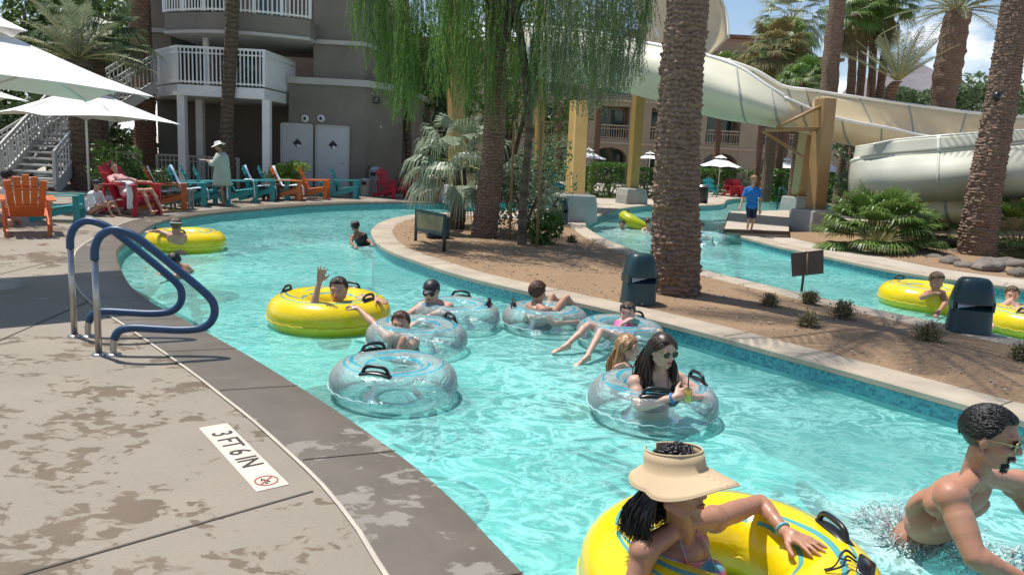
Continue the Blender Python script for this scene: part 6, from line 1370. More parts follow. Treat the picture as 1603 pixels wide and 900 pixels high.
def hair(p, mat, style='long', length=.35, n=160, seed=0, line=.048, vol=1.0, part=0.0, sweep=None, wild=.012, front=True, thick=.0085, keep=None):
    """a fitted scalp cap and many locks that start on the scalp and fall under gravity"""
    r = random.Random(seed); hp, k, H = p['hp'], p['k'], p['H']; b = MB(); nu, nv = 40, 26; idx = {}
    def scalp(th, ph, g=1.0):
        x, y, z = math.sin(th) * math.cos(ph), math.sin(th) * math.sin(ph), math.cos(th); return V((x * .0765 * g * vol, -.012 + y * .0945 * g * vol, .028 + z * .0885 * g * vol))
    def hairy(q): return (q.y < line - .03 + (q.z - .03) * .55 or q.z > .078) and (q.z > -.055 or q.y < -.03) and not (abs(q.x) > .066 and q.y > -.03 and q.z < -.0) and q.z > -.075
    for j in range(nv + 1):
        for i in range(nu):
            th, ph = math.pi * .80 * j / nv, 2 * math.pi * i / nu; q = scalp(th, ph, 1.03 + .04 * noise.noise(V((ph * 3, th * 6, seed)))); b.v.append(tuple(hp(*q))); idx[(j, i)] = (j * nu + i, q)
    for j in range(nv):
        for i in range(nu):
            i2 = (i + 1) % nu; qs = [idx[(j, i)], idx[(j + 1, i)], idx[(j + 1, i2)], idx[(j, i2)]]
            if all(hairy(q[1]) for q in qs): b.f.append(tuple(q[0] for q in qs)); b.mi.append(0)
    up = V((0, 0, 1)); cnt = 0; n = n * 2 if style in ('wet', 'short') else n
    while cnt < n:
        th, ph = math.acos(r.uniform(-.35, 1)), r.uniform(0, 2 * math.pi); q = scalp(th, ph, 1.02)
        if not hairy(q) or (keep and not keep(q)): continue
        root = hp(*q); c0 = hp(0, -.012, .028); nrm = (root - c0).normalized(); cnt += 1
        if style in ('short', 'curly', 'wet'):
            L = length * r.uniform(.6, 1.1) * k
            if style == 'curly': pts = [root - nrm * .004, root + nrm * L * .35 + V((r.gauss(0, 1), r.gauss(0, 1), r.gauss(0, 1))) * .006, root + nrm * L * .7 + V((r.gauss(0, 1), r.gauss(0, 1), r.gauss(0, 1))) * .012, root + nrm * L * .6 + V((r.gauss(0, 1), r.gauss(0, 1), r.gauss(0, 1))) * .016]
            else:
                fl = (-H.col[1] * (1.4 if q.z > -.02 else .5) - up * .55); fl = (H @ V(sweep)) if sweep else fl; tg = (fl - nrm * fl.dot(nrm)); tg = tg.normalized() if tg.length > .05 else V((1, 0, 0)); sg = .22 if style == 'short' else .10; tg = tg + V((r.gauss(0, sg), r.gauss(0, sg), r.gauss(0, sg))); lift = .22 if style == 'short' else .03; e_ = lambda f: c0 + ((root + tg * L * f) - c0).normalized() * ((root - c0).length * (1.03 + .0 * f) + L * lift * f * (1.4 - f))
                pts = [root - nrm * .003, e_(.4), e_(.8), e_(1.0)]
            b.tube(arc_pts(pts, 2), [thick * (1 if style == 'curly' else .62) * k * x for x in (.6, .9, 1, .95, .8, .55, .2)], 5)
        else:
            # back-swept from the hairline over the crown, then falling
            out = V((q.x * 1.0, min(q.y, .01) * 1.0, 0)); out = (H @ out); out.z = 0; out = out.normalized() if out.length > .005 else -V(H.col[1]); sx_ = 1 if q.x > part else -1
            side = (H @ V((sx_ * 1.0, -.25, 0))).normalized(); low = hp(sx_ * (.080 + .018 * r.random()) if q.y > -.04 else q.x * 1.15, -.02 - .06 * r.random() if q.y > -.04 else -.10 - .01 * r.random(), -.03)
            L = length * r.uniform(.75, 1.08) * k; e0 = low + V((0, 0, -1)) * L * .45 + out * .022 + V((r.gauss(0, wild), r.gauss(0, wild), 0)); e1 = low + V((0, 0, -1)) * L + out * .02 + V((r.gauss(0, wild * 1.6), r.gauss(0, wild * 1.6), 0))
            m1 = root.lerp(low, .5); m1 = c0 + (m1 - c0).normalized() * (.100 * k)
            if sweep is not None: e0 = e0 + V(sweep) * .5; e1 = e1 + V(sweep)
            pts = arc_pts([root - nrm * .004, m1, low, e0, e1], 3); m_ = len(pts); tk = thick * 1.15 * k * r.uniform(.7, 1.3); b.tube(pts, [tk * (.55 + .6 * math.sin(math.pi * min(.93, .1 + i / m_))) if i < m_ - 2 else tk * .4 for i in range(m_)], 5, True, .7)
    return b.build('hair', M[mat], p['t'], True)
YF = 1.0
def J_(**kw): return {a: (P(v[0], v[1], v[2] * YF) if len(v) == 3 and not isinstance(v, Vector) else v) for a, v in kw.items()}
def glasses(p, mat='lens', r=.024, wire='black'):
    hp, k, H = p['hp'], p['k'], p['H']; g = MB(); f = MB()
    for x in (-1, 1):
        c = hp(x * .033, .092, .006); n = 18; pts = [c + (H.col[0] * math.cos(2 * math.pi * q / n) * r * 1.12 + H.col[2] * math.sin(2 * math.pi * q / n) * r * .92) * k + H.col[1] * (-.006 * abs(math.cos(2 * math.pi * q / n))) * k for q in range(n + 1)]
        i0 = len(g.v); g.v += [tuple(q) for q in pts[:-1]] + [tuple(c + H.col[1] * .003 * k)]; g.f += [(i0 + q, i0 + (q + 1) % n, i0 + n) for q in range(n)]; g.mi += [0] * n; f.tube(pts, .0018 * k + .0006, 5, False); f.tube([hp(x * .060, .086, .012), hp(x * .078, .03, .010), hp(x * .080, -.01, .004)], .0020 * k + .0004, 5)
    f.tube([hp(-.010, .094, .010), hp(0, .099, .013), hp(.010, .094, .010)], .002 * k + .0004, 5); o = f.build('sunglasses', M[wire], p['t'], True); g.build('lens', M[mat], o, True)
def strap(p, pts, r, mat, name='strap', flat=.5): m = MB(); m.tube(arc_pts(pts, 5), r, 6, True, flat); return m.build(name, M[mat], p['t'], True)
def bikini(p, mat='swimblack', lo=.54, hi=.80, off=.006, onepiece=False, straps=True):
    n, pe, up, w = p['neck'], p['pel'], p['up'], p['w']; L = lambda t: pe.lerp(n, t)
    garment(p['t'], p['body'], p['B'], p['org'], {'torso'}, [(L(hi), up), (L(lo if not onepiece else -.15), -up)], off, M[mat])
    if straps:
        for k in (-1, 1): a = L(hi - .06) + p['right'] * k * .085 * w + p['fwd'] * .105 * w; strap(p, [a, L(.95) + p['right'] * k * .075 * w + p['fwd'] * .065 * w, L(1.03) + p['right'] * k * .068 * w, L(.95) + p['right'] * k * .07 * w - p['fwd'] * .085 * w, L(hi - .04) + p['right'] * k * .07 * w - p['fwd'] * .10 * w], .0075, mat)
def trunks(p, mat, down=.45):
    garment(p['t'], p['body'], p['B'], p['org'], {'torso'}, [(p['pel'].lerp(p['neck'], .12), p['up'])], .008, M[mat], 'swim_shorts')
    for q in p['B'].p:
        if q[5] in ('thighR', 'thighL'): garment(p['t'], p['body'], p['B'], p['org'], {q[5]}, [(q[1].lerp(q[2], down), (q[2] - q[1]).normalized())], .012, M[mat], 'swim_shorts')
# ---- 1 the woman in the straw visor
J = J_(head=(1062, 758, 2.86), neck=(1066, 836, 2.95), shR=(1008, 862, 2.80), elR=(982, 975, 2.72), wrR=(1010, 1070, 2.9), shL=(1118, 812, 3.08), elL=(1190, 786, 3.34), wrL=(1231, 834, 3.14))
J['pelvis'] = J['neck'] + V((.08, .10, -.60))
pv = person('woman in a wide straw visor and tie-dye swimsuit on the nearest yellow ring', J, (.62, -.72, .17), 1.20, 'skintan', .0065, True, (0, 0, 1), 1.0, handL=dict(d=P(1284, 886, 3.0) + V((0, 0, .07)) - P(1232, 838, 3.16), n=(.0, .1, -1), curl=.16, spread=.26), build_=.92)
hair(pv, 'hairblack', 'long', .15, 2300, 3, .05, 1.03, wild=.012, sweep=(-.02, .0, 0), thick=.0023, keep=lambda q: q.z < .045 and q.y < .035)
hp = pv['hp']
b = MB(); r = random.Random(8)      # gathered hair rising above the visor band
for k in range(240):
    a0 = r.uniform(0, 6.28); rr = r.uniform(.02, .072); z0 = .100 + .018 * math.sqrt(max(0, 1 - (rr / .075) ** 2)) + .010 * math.sin(a0 * 2 + rr * 40); pts = [hp(rr * math.cos(a0 + q) * .92, -.014 + rr * math.sin(a0 + q), z0 + .006 * math.sin(q * 4 + k) - .030 * (abs(q - .45) / .45) ** 2 * (rr / .07)) for q in (0, .22, .45, .68, .9)]; b.tube(arc_pts(pts, 2), [.0015, .003, .0045, .0055, .0055, .005, .004, .003, .0012], 5)
b.ell(hp(0, -.014, .075), V((.074, .092, .040)), pv['H'], 24, 12)
b.build('hair_bun', M['hairblack'], pv['t'], True)
b = MB(); r = random.Random(5)
for k in range(12):
    s0 = hp(-.07, -.04, -.07 - .01 * k); b.tube(arc_pts([s0, s0 + V((-.05 - .01 * r.random(), 0, -.02 - .02 * r.random())), s0 + V((-.12 - .05 * r.random(), .02, -.02 - .07 * r.random()))], 4), [.004 * (1 - i / 9) + .0006 for i in range(9)], 4)
b.build('loose_strands', M['hairblack'], pv['t'], True)
b = MB(); N = 48; rows = []     # straw visor: upright band and a broad drooping brim
for lv in range(9):
    rw = []
    for i in range(N + 1):
        a = -math.pi * .5 + (i / N - .5) * math.pi * 1.80 + math.pi; ca, sa = math.sin((i / N - .5) * math.pi * 1.80), math.cos((i / N - .5) * math.pi * 1.80)   # sa forward
        if lv < 3: q = (ca * (.083 + .004 * lv), -.012 + sa * (.101 + .005 * lv), .118 - .030 * lv)
        else:
            t_ = (lv - 2) / 6; fr = max(0, sa); ext = (.050 + .055 * (fr ** .6)) * t_ ; q = (ca * (.091 + ext * 1.0), -.012 + sa * (.111 + ext * 1.0), .058 - ext * (.34 + .50 * (1 - fr)) + .010 * math.sin(ca * 3.6 + .8) * t_)
        rw.append(hp(*q))
    rows.append(rw)
for rw in rows: b.v += [tuple(q) for q in rw]
for l in range(8):
    for i in range(N): b.f.append((l * (N + 1) + i, l * (N + 1) + i + 1, (l + 1) * (N + 1) + i + 1, (l + 1) * (N + 1) + i)); b.mi.append(0)
o = b.build('straw_visor', M['straw'], pv['t'], True, solid=.005); m = MB(); m.tube([tuple(q) for q in rows[8]], .0035, 6); m.tube(rows[0], .004, 6); m.build('visor_edge', M['straw'], pv['t'], True)
n_, p_, up_, w_ = pv['neck'], pv['pel'], pv['up'], pv['w']; L = lambda t: p_.lerp(n_, t); rt, fw = pv['right'], pv['fwd']
garment(pv['t'], pv['body'], pv['B'], pv['org'], {'torso'}, [(L(.86) + rt * .0, (up_ * 1 - rt * .42).normalized()), (L(-.1), -up_)], .006, M['tiedye'])
for k in (-1, 1): strap(pv, [L(.74) + rt * k * .07 + fw * .125, L(.90) + rt * k * .066 + fw * .088, L(1.04) + rt * k * .052 + fw * .035, L(1.07) + rt * k * .045 - fw * .03, L(.92) + rt * k * .06 - fw * .085], .006, 'tiedye')
wb = P(1222, 826, 2.82); e_, w2 = V(J['elL']), V(J['wrL']); d = (w2 - e_).normalized(); s1_ = d.cross(V((0, 0, 1))).normalized(); u1 = s1_.cross(d); c = e_.lerp(w2, .86); m = MB(); m.tube([c + (s1_ * math.cos(q * math.pi / 8) + u1 * math.sin(q * math.pi / 8)) * .030 for q in range(17)], .0075, 6, False); M['wristband'] = simple('blue_wristband', (.16, .42, .52), .4); m.build('wristband', M['wristband'], pv['t'], True)
# mask / phone pouch on cords beside her hand
c = G(1356, 888, .13); t = thing('phone_pouch', 'black waterproof pouch with dark cords lying on the nearest yellow ring', 'pouch', tuple(c)); m = MB(); m.box((0, 0, 0), (.075, .155, .02), M=Matrix.Rotation(-.5, 3, 'Z') @ Matrix.Rotation(.45, 3, 'Y')); m.build('pouch_body', M['black'], t, bevel=.012); m = MB(); m.box((0, 0, .008), (.05, .11, .012), M=Matrix.Rotation(-.5, 3, 'Z') @ Matrix.Rotation(.45, 3, 'Y')); m.build('window', M['lens'], t, bevel=.004)
m = MB(); h_ = G(1292, 893, .12) - c; m.tube(arc_pts([V((-.03, .02, .01)), V((-.07, .03, .03)), h_ * .6 + V((0, 0, .015)), h_], 5), .0045, 6); m.tube(arc_pts([V((-.02, .05, .01)), V((-.06, .07, .03)), h_ * .7 + V((0, .03, .0)), h_ + V((0, .01, 0))], 5), .0035, 6); m.tube(arc_pts([V((-.01, .07, 0)), V((-.04, .10, .02)), V((-.08, .07, .0)), V((-.05, .03, .01))], 5), .004, 6); m.build('cord', M['black'], t)
# ---- 2 the man
J = J_(head=(1551, 684, 3.33), neck=(1524, 750, 3.40), shR=(1489, 778, 3.20), elR=(1526, 872, 3.02), wrR=(1592, 902, 2.98), shL=(1592, 758, 3.60), elL=(1652, 838, 3.50), wrL=(1690, 890, 3.4))
hpz = G(1410, 826, WATER); J['pelvis'] = V((hpz.x + .02, hpz.y + .08, -.50))
pm = person('bare-chested man with curly black hair, goatee and sunglasses wading at the right', J, (.74, -.62, -.12), 1.22, 'skintan', .0075, False, (.10, 0, 1), 1.0, build_=.95, handR=dict(curl=.2, spread=.2))
hair(pm, 'hairblack', 'short', .030, 900, 9, .050, 1.0, thick=.0055); glasses(pm, 'lens', .022, 'gold')
b = MB(); hp = pm['hp']; r = random.Random(2)
for k in range(420):
    u = r.uniform(-1, 1); v = r.uniform(0, 1)
    if v < .35: q = V((u * .030, .094 - abs(u) * .012, -.043 + r.uniform(-.003, .003)))
    elif v < .5: sgn = 1 if u > 0 else -1; q = V((sgn * (.031 + r.uniform(-.003, .003)), .080, r.uniform(-.075, -.045)))
    else: q = V((u * .034, .080 - abs(u) * .014 + r.uniform(-.004, .006), -.088 + r.uniform(-.020, .014)))
    a = hp(*q); e = a + pm['H'] @ V((q.x * .05, .005, -.008)); b.tube([a - pm['H'] @ V((0, .008, 0)), a - pm['H'] @ V((0, .003, 0)), e - pm['H'] @ V((0, .003, 0))], [.0018, .0018, .0006], 4)
b.build('goatee', M['hairblack'], pm['t'], True)
trunks(pm, 'navy')
YF = 1.03
# ---- 3 woman with long dark hair and sunglasses in a clear ring
J = J_(head=(1038, 549, 5.22), neck=(1030, 588, 5.28), pelvis=(1018, 668, 5.42), shR=(994, 599, 5.22), elR=(1001, 636, 5.08), wrR=(1056, 622, 4.98), shL=(1062, 594, 5.40), elL=(1108, 624, 5.28), wrL=(1088, 622, 5.06))
pb = person('woman with long dark hair and round sunglasses holding a drink in a clear ring', J, (.42, -.85, -.12), 1.10, 'skinpale', .008, True, (0, 0, 1), .98, handR=dict(d=(.9, .25, .35), n=(0, .6, -.3), curl=.6, side=1), handL=dict(d=(-.75, -.3, .2), n=(0, .6, -.3), curl=.6, side=-1))
hair(pb, 'hairdark', 'long', .33, 1100, 4, .046, 1.06, wild=.020, thick=.0038); glasses(pb, 'lens', .026, 'gold'); bikini(pb, 'swimblack', .45, .84)
c = V(J['wrR']).lerp(V(J['wrL']), .5) + V((.01, -.03, .03)); t = thing('drink_can', 'small gold drink can with a black straw held by the long-haired woman', 'drink', tuple(c)); MB().lathe([(.001, -.05), (.026, -.05), (.030, -.04), (.030, .04), (.024, .05), (.001, .05)], (0, 0, 0), 16).build('can', M['gold'], t, auto=40); MB().tube([(0, 0, .03), (-.005, .0, .16)], .0045, 6).build('straw', M['black'], t)
d = (V(J['wrR']) - V(J['elR'])).normalized(); cc = V(J['elR']).lerp(V(J['wrR']), .93); s1_ = d.cross(V((0, 0, 1))).normalized(); u1 = s1_.cross(d); m = MB(); m.tube([cc + (s1_ * math.cos(q * math.pi / 8) + u1 * math.sin(q * math.pi / 8)) * .031 for q in range(17)], .010, 6, False); M['bluetape'] = simple('bright_blue_band', (.02, .22, .60), .5); m.build('wristband', M['bluetape'], pb['t'], True)
# ---- 4 blonde child behind
J = J_(head=(983, 545, 6.1), neck=(976, 574, 6.15), pelvis=(972, 640, 6.25), shR=(960, 586, 6.02), elR=(955, 598, 5.9), wrR=(966, 574, 5.82), shL=(994, 584, 6.25), elL=(1003, 606, 6.2), wrL=(990, 612, 6.0))
pc = person('blonde girl behind the long-haired woman, gripping the black handle', J, (.9, -.35, -.05), .92, 'skinpale', .010, True, hs=1.08, child=True, handR=dict(d=(.6, -.3, .3), n=(0, -.6, -.6), curl=.8)); hair(pc, 'hairblond', 'long', .30, 220, 5, .046, 1.05, wild=.014); bikini(pc, 'navy', .2, .84)
YF = .94
# ---- 5 girl in pink, goggles on her head
c5 = C5; J = J_(head=(982, 490, 8.35), neck=(981, 509, 8.35), pelvis=(972, 530, 8.22), shR=(969, 514, 8.28), elR=(961, 520, 8.12), wrR=(974, 508, 8.15), shL=(995, 514, 8.36), elL=(1010, 517, 8.25), wrL=(1022, 516, 8.1), hipR=(966, 528, 8.12), knR=(921, 509, 7.95), anR=(887, 540, 7.72), hipL=(970, 532, 8.05), knL=(940, 519, 7.75), anL=(919, 558, 7.42))
J['toeR'] = V((-.8, -.3, -.15)); J['toeL'] = V((-.7, -.5, -.2))
pg_ = person('girl in a pink swimsuit and goggles with legs stretched out of a clear ring', J, (-.25, -.95, -.05), .90, 'skinpale', .010, True, hs=1.08, child=True); hair(pg_, 'hairbrown', 'wet', .05, 260, 6, .046, 1.02); bikini(pg_, 'pink', -.1, .85, onepiece=True)
m = MB(); hp = pg_['hp']; m.tube([hp(.082 * math.cos(a), -.012 + .10 * math.sin(a), .072 + .01 * math.sin(a)) for a in [q * math.pi / 12 for q in range(25)]], .006, 5, False); o = m.build('goggles', M['navy'], pg_['t'], True); m = MB()
for x in (-1, 1): m.ell(hp(x * .032, .082, .080), (.022, .012, .016), pg_['H'], 10, 6)
m.build('goggle_lens', M['lens'], o, True)
YF = .985
# ---- 6 boy seen from behind
J = J_(head=(842, 458, 8.45), neck=(838, 478, 8.42), pelvis=(846, 508, 8.45), shR=(850, 486, 8.24), elR=(866, 507, 8.2), wrR=(902, 504, 8.3), shL=(829, 484, 8.62), elL=(822, 502, 8.75), wrL=(835, 508, 8.9), hipR=(854, 508, 8.42), knR=(887, 466, 8.55), anR=(908, 500, 8.75), hipL=(852, 506, 8.6), knL=(864, 464, 8.78), anL=(886, 494, 9.0))
pd = person('boy with short brown hair seen from behind, knees up in a clear ring', J, (.75, .62, -.1), .96, 'skin', .010, False, hs=1.06, child=True, detail=False); hair(pd, 'hairred', 'short', .05, 500, 7, .046, 1.06); trunks(pd, 'swimblack')
YF = .965
# ---- 7 woman in a dark cap
J = J_(head=(675, 457, 8.45), neck=(680, 476, 8.50), pelvis=(684, 520, 8.60), shR=(661, 480, 8.45), elR=(640, 492, 8.28), wrR=(622, 500, 8.05), shL=(702, 480, 8.52), elL=(682, 492, 8.20), wrL=(652, 505, 8.0))
pw = person('woman in a dark peaked cap leaning over a clear ring', J, (-.2, -.95, -.12), 1.08, 'skinpale', .010, True, handR=dict(curl=.3), handL=dict(curl=.3)); hair(pw, 'hairdark', 'wet', .06, 220, 8, .04); bikini(pw, 'swimblack', .4, .84); glasses(pw, 'lens', .026)
def cap_hat(p, mat, peak=.09, name='cap'):
    hp = p['hp']; b = MB(); n = 24; rows = []
    for j in range(7): th = math.pi / 2 * j / 6; rows.append([hp(.084 * math.sin(th) * math.cos(2 * math.pi * i / n), -.012 + .104 * math.sin(th) * math.sin(2 * math.pi * i / n), .045 + .082 * math.cos(th)) for i in range(n)])
    for rw in rows: b.v += [tuple(q) for q in rw]
    for j in range(6):
        for i in range(n): i2 = (i + 1) % n; b.f.append((j * n + i, j * n + i2, (j + 1) * n + i2, (j + 1) * n + i)); b.mi.append(0)
    pk = []; 
    for j in range(4):
        t_ = j / 3; pk.append([hp(.074 * math.cos(a) * (1 - .12 * t_), -.012 + .104 * math.sin(a) * .98 + peak * t_ * math.sin(a) ** .6, .044 - .022 * t_ + .010 * (math.sin(a) - .5)) for a in [math.pi * (.10 + .80 * i / 12) for i in range(13)]])
    i0 = len(b.v)
    for rw in pk: b.v += [tuple(q) for q in rw]
    for j in range(3):
        for i in range(12): b.f.append((i0 + j * 13 + i, i0 + j * 13 + i + 1, i0 + (j + 1) * 13 + i + 1, i0 + (j + 1) * 13 + i)); b.mi.append(0)
    return b.build(name, M[mat], p['t'], True, solid=.004)
cap_hat(pw, 'swimblack'); m = MB(); m.tube(arc_pts([pw['hp'](0, -.10, .03), pw['hp'](.05, -.14, -.01), pw['hp'](.07, -.13, -.10)], 4), [.012, .016, .018, .018, .018, .016, .014, .010, .005], 7); m.build('ponytail', M['hairdark'], pw['t'], True)
YF = .985
# ---- 8 swimmer reaching out
J = J_(head=(627, 508, 7.15), neck=(628, 532, 7.18), pelvis=(640, 585, 7.25), shR=(608, 529, 7.10), elR=(586, 508, 7.25), wrR=(562, 484, 7.45), shL=(648, 536, 7.12), elL=(640, 545, 6.90), wrL=(631, 532, 6.70))
ps = person('woman with wet auburn hair reaching one hand forward, other hand on the yellow ring', J, (-.05, -.98, -.05), 1.05, 'skin', .009, True, handR=dict(curl=.5, d=(-.7, .4, .2)), handL=dict(d=(-.06, -.35, -.75), n=(0, .9, -.4), curl=.05, spread=.34, side=1, s=1.15)); hair(ps, 'hairred', 'wet', .08, 300, 10, .046, 1.03); bikini(ps, 'swimblack', .4, .82)
YF = .968
# ---- 9 waving woman in the yellow ring
J = J_(head=(530, 454, 7.98), neck=(528, 477, 8.05), pelvis=(524, 530, 8.15), shR=(508, 486, 8.02), elR=(490, 482, 7.82), wrR=(500, 441, 7.86), shL=(549, 485, 8.10), elL=(566, 466, 8.32), wrL=(588, 469, 8.18))
pw2 = person('smiling dark-haired woman waving from inside a yellow ring', J, (-.05, -.98, -.1), 1.10, 'skin', .009, True, handR=dict(d=(.22, -.1, .95), n=(.1, -1, .1), curl=.12, spread=.28, side=1), handL=dict(curl=.3)); hair(pw2, 'hairdark', 'wet', .08, 300, 11, .046, 1.03); bikini(pw2, 'swimblack', .4, .84)
m = MB(); hp = pw2['hp']; m.ell(hp(0, .090, -.055), (.016, .004, .006), pw2['H'], 10, 6); m.build('teeth', M['white'], pw2['t'], True)
YF = .96
# ---- 10 child in the far-left ring
J = J_(head=(276, 353, 13.05), neck=(277, 366, 13.0), pelvis=(281, 392, 13.05), shR=(286, 370, 13.0), elR=(293, 380, 13.15), wrR=(290, 376, 13.35), shL=(266, 369, 13.0), elL=(249, 362, 13.05), wrL=(238, 362, 12.9))
pk = person('child with goggles strap seen from behind in the far-left yellow ring', J, (-.2, .9, -.05), .95, 'skin', .012, False, hs=1.1, child=True, detail=False); hair(pk, 'hairbrown', 'wet', .05, 300, 12, .046, 1.03); m = MB(); hp = pk['hp']; m.tube([hp(.083 * math.cos(a), -.012 + .103 * math.sin(a), .045) for a in [q * math.pi / 12 for q in range(25)]], .008, 5, False); m.build('goggle_strap', M['white'], pk['t'], True)
YF = .945
# ---- 11 swimmer under the rail, 12 dark swimmer near the island tip
J = J_(head=(272, 410, 11.0), neck=(282, 420, 11.05), pelvis=(294, 452, 11.3), shR=(286, 428, 10.9), elR=(268, 436, 10.7), wrR=(255, 430, 10.5), shL=(290, 420, 11.25), elL=(300, 425, 11.45), wrL=(285, 424, 11.6), knR=(300, 480, 11.5), anR=(305, 490, 11.9), knL=(306, 478, 11.7), anL=(310, 488, 12.0))
pz = person('dark-haired swimmer half under water behind the hand rails', J, (-.7, -.4, -.5), .95, 'skintan', .012, False, detail=False); hair(pz, 'hairblack', 'wet', .07, 300, 13, .05, 1.04); trunks(pz, 'swimblack')
YF = 1.10
J = J_(head=(556, 355, 13.3), neck=(560, 367, 13.3), pelvis=(570, 386, 13.4), shR=(552, 371, 13.2), elR=(549, 380, 13.1), wrR=(555, 385, 12.9), shL=(569, 368, 13.5), elL=(577, 377, 13.5), wrL=(582, 381, 13.3), knR=(575, 400, 13.2), anR=(590, 404, 13.1), knL=(580, 398, 13.4), anL=(592, 402, 13.5))
py_ = person('dark-haired swimmer in black and white swimwear near the island tip', J, (-.1, .8, -.2), .92, 'skinbrown', .012, True, detail=False); hair(py_, 'hairblack', 'wet', .10, 340, 14, .05, 1.08); bikini(py_, 'swimblack', -.1, .86, onepiece=True)
YF = 1.0
# ---- 13 boy in the blue shirt on the bank
g = G(1171, 369); gy = g.y; F = lambda x, y, z: V((g.x + x, g.y + y, z))
J = dict(head=F(-.02, -.05, 1.37), neck=F(0, 0, 1.17), pelvis=F(.02, .02, .74), shR=F(.15, -.04, 1.12), elR=F(.21, -.02, .88), wrR=F(.19, -.10, .66), shL=F(-.15, .03, 1.12), elL=F(-.23, .0, .90), wrL=F(-.30, -.12, .72), knR=F(.09, -.02, .41), anR=F(.06, .03, .08), knL=F(-.03, -.05, .42), anL=F(-.04, .02, .08))
# he looks down towards the water on the left, back half turned
pby = person('boy in a bright blue shirt and navy shorts standing by the far pool', J, (-.25, -.90, -.35), .84, 'skin', .012, False, hs=1.08, child=True, detail=True); hair(pby, 'hairblond', 'short', .05, 400, 15, .046, 1.06)
garment(pby['t'], pby['body'], pby['B'], pby['org'], {'torso'}, [(F(0, 0, 1.21), (0, 0, 1)), (F(0, 0, .68), (0, 0, -1))], .022, M['blueshirt'], 'shirt'); garment(pby['t'], pby['body'], pby['B'], pby['org'], {'armR', 'armL'}, [(F(0, 0, .96), (0, 0, -1))], .018, M['blueshirt'], 'sleeve')
garment(pby['t'], pby['body'], pby['B'], pby['org'], {'thighR', 'thighL', 'torso'}, [(F(0, 0, .74), (0, 0, 1)), (F(0, 0, .44), (0, 0, -1))], .018, M['navy'], 'shorts')
# ---- 14 standing person in sun hat and sage cover-up
g2 = G(349, 322); F = lambda x, y, z: V((g2.x + x, g2.y + y, z))
J = dict(head=F(-.10, 0, 1.50), neck=F(-.03, 0, 1.33), pelvis=F(.02, 0, .86), shR=F(-.02, .17, 1.28), elR=F(-.14, .22, 1.05), wrR=F(-.34, .14, 1.12), shL=F(.0, -.17, 1.28), elL=F(-.12, -.22, 1.04), wrL=F(-.33, -.12, 1.12), knR=F(-.02, .08, .46), anR=F(.03, .09, .07), knL=F(.0, -.08, .46), anL=F(.05, -.09, .07))
J['toeR'] = J['toeL'] = V((-1, -.1, 0))
pt_ = person('person in a white sun hat and loose sage cover-up holding a tray', J, (-.95, -.1, -.3), .95, 'skintan', .012, True); hair(pt_, 'hairdark', 'wet', .06, 200, 16)
b = MB(); n = 28; rows = []
for j in range(9):
    z = lerp(1.36, .52, j / 8); rw = []; rx = [.11, .19, .215, .225, .235, .25, .265, .28, .29][j]
    for i in range(n): a = 2 * math.pi * i / n; q = 1 + .05 * math.sin(a * 6 + j * .3) * j / 8; rw.append(F(-.01 + rx * .78 * q * math.cos(a), rx * 1.0 * q * math.sin(a), z))
    rows.append(rw)
for rw in rows: b.v += [tuple(q) for q in rw]
for j in range(8):
    for i in range(n): i2 = (i + 1) % n; b.f.append((j * n + i, j * n + i2, (j + 1) * n + i2, (j + 1) * n + i)); b.mi.append(0)
for k in ('R', 'L'): b.tube([V(J['sh' + k]) + V((0, 0, .02)), V(J['el' + k]), V(J['el' + k]).lerp(V(J['wr' + k]), .45)], [.085, .09, .085], 12)
b.build('cover_up', M['sage'], pt_['t'], True, solid=.006)
b = MB(); hp = pt_['hp']; n = 28; prof = [(.001, .135), (.06, .13), (.084, .10), (.088, .055), (.11, .045), (.165, .030), (.18, .022)]
for r_, z in prof:
    for i in range(n): a = 2 * math.pi * i / n; b.v.append(tuple(hp(r_ * math.cos(a) * .95, -.012 + r_ * 1.06 * math.sin(a), z + .012 * math.sin(2 * a) * (r_ > .1))))
for j in range(len(prof) - 1):
    for i in range(n): i2 = (i + 1) % n; b.f.append((j * n + i, j * n + i2, (j + 1) * n + i2, (j + 1) * n + i)); b.mi.append(0)
b.build('sun_hat', M['whitecloth'], pt_['t'], True, solid=.004)
c = F(-.44, 0, 1.13); t = thing('serving_tray', 'small white tray held by the person in the sun hat', 'tray', tuple(c)); m = MB(); m.lathe([(.001, 0), (.13, 0), (.15, .02), (.145, .02), (.128, .006), (.001, .006)], (0, 0, 0), 20); m.build('tray', M['white'], t, auto=40); MB().lathe([(.001, .006), (.03, .006), (.036, .09), (.001, .09)], (.03, .02, 0), 12).build('cup', M['black'], t)
YF = .96
# ---- 15, 16 children in the right-hand rings
J = J_(head=(1466, 441, 11.0), neck=(1464, 457, 11.05), pelvis=(1458, 492, 11.3), shR=(1452, 460, 11.0), elR=(1443, 466, 10.85), wrR=(1456, 461, 10.75), shL=(1475, 462, 11.02), elL=(1480, 474, 10.85), wrL=(1471, 486, 10.72))
pe = person('child with tousled brown hair leaning over the yellow ring at the right', J, (.0, -.95, -.25), .98, 'skintan', .011, False, hs=1.1, child=True); hair(pe, 'hairbrown', 'short', .05, 380, 17, .046, 1.06)
J = J_(head=(1584, 462, 10.4), neck=(1580, 476, 10.3), pelvis=(1578, 512, 10.3), shR=(1568, 482, 10.2), elR=(1562, 492, 10.0), wrR=(1556, 502, 9.9), shL=(1590, 480, 10.3), elL=(1598, 492, 10.1), wrL=(1585, 492, 9.9))
pf_ = person('woman with tied brown hair resting on the yellow ring at the right edge', J, (-.4, -.85, -.15), 1.0, 'skinpale', .011, True); hair(pf_, 'hairbrown', 'wet', .06, 300, 18, .046, 1.03); bikini(pf_, 'red', .3, .84)
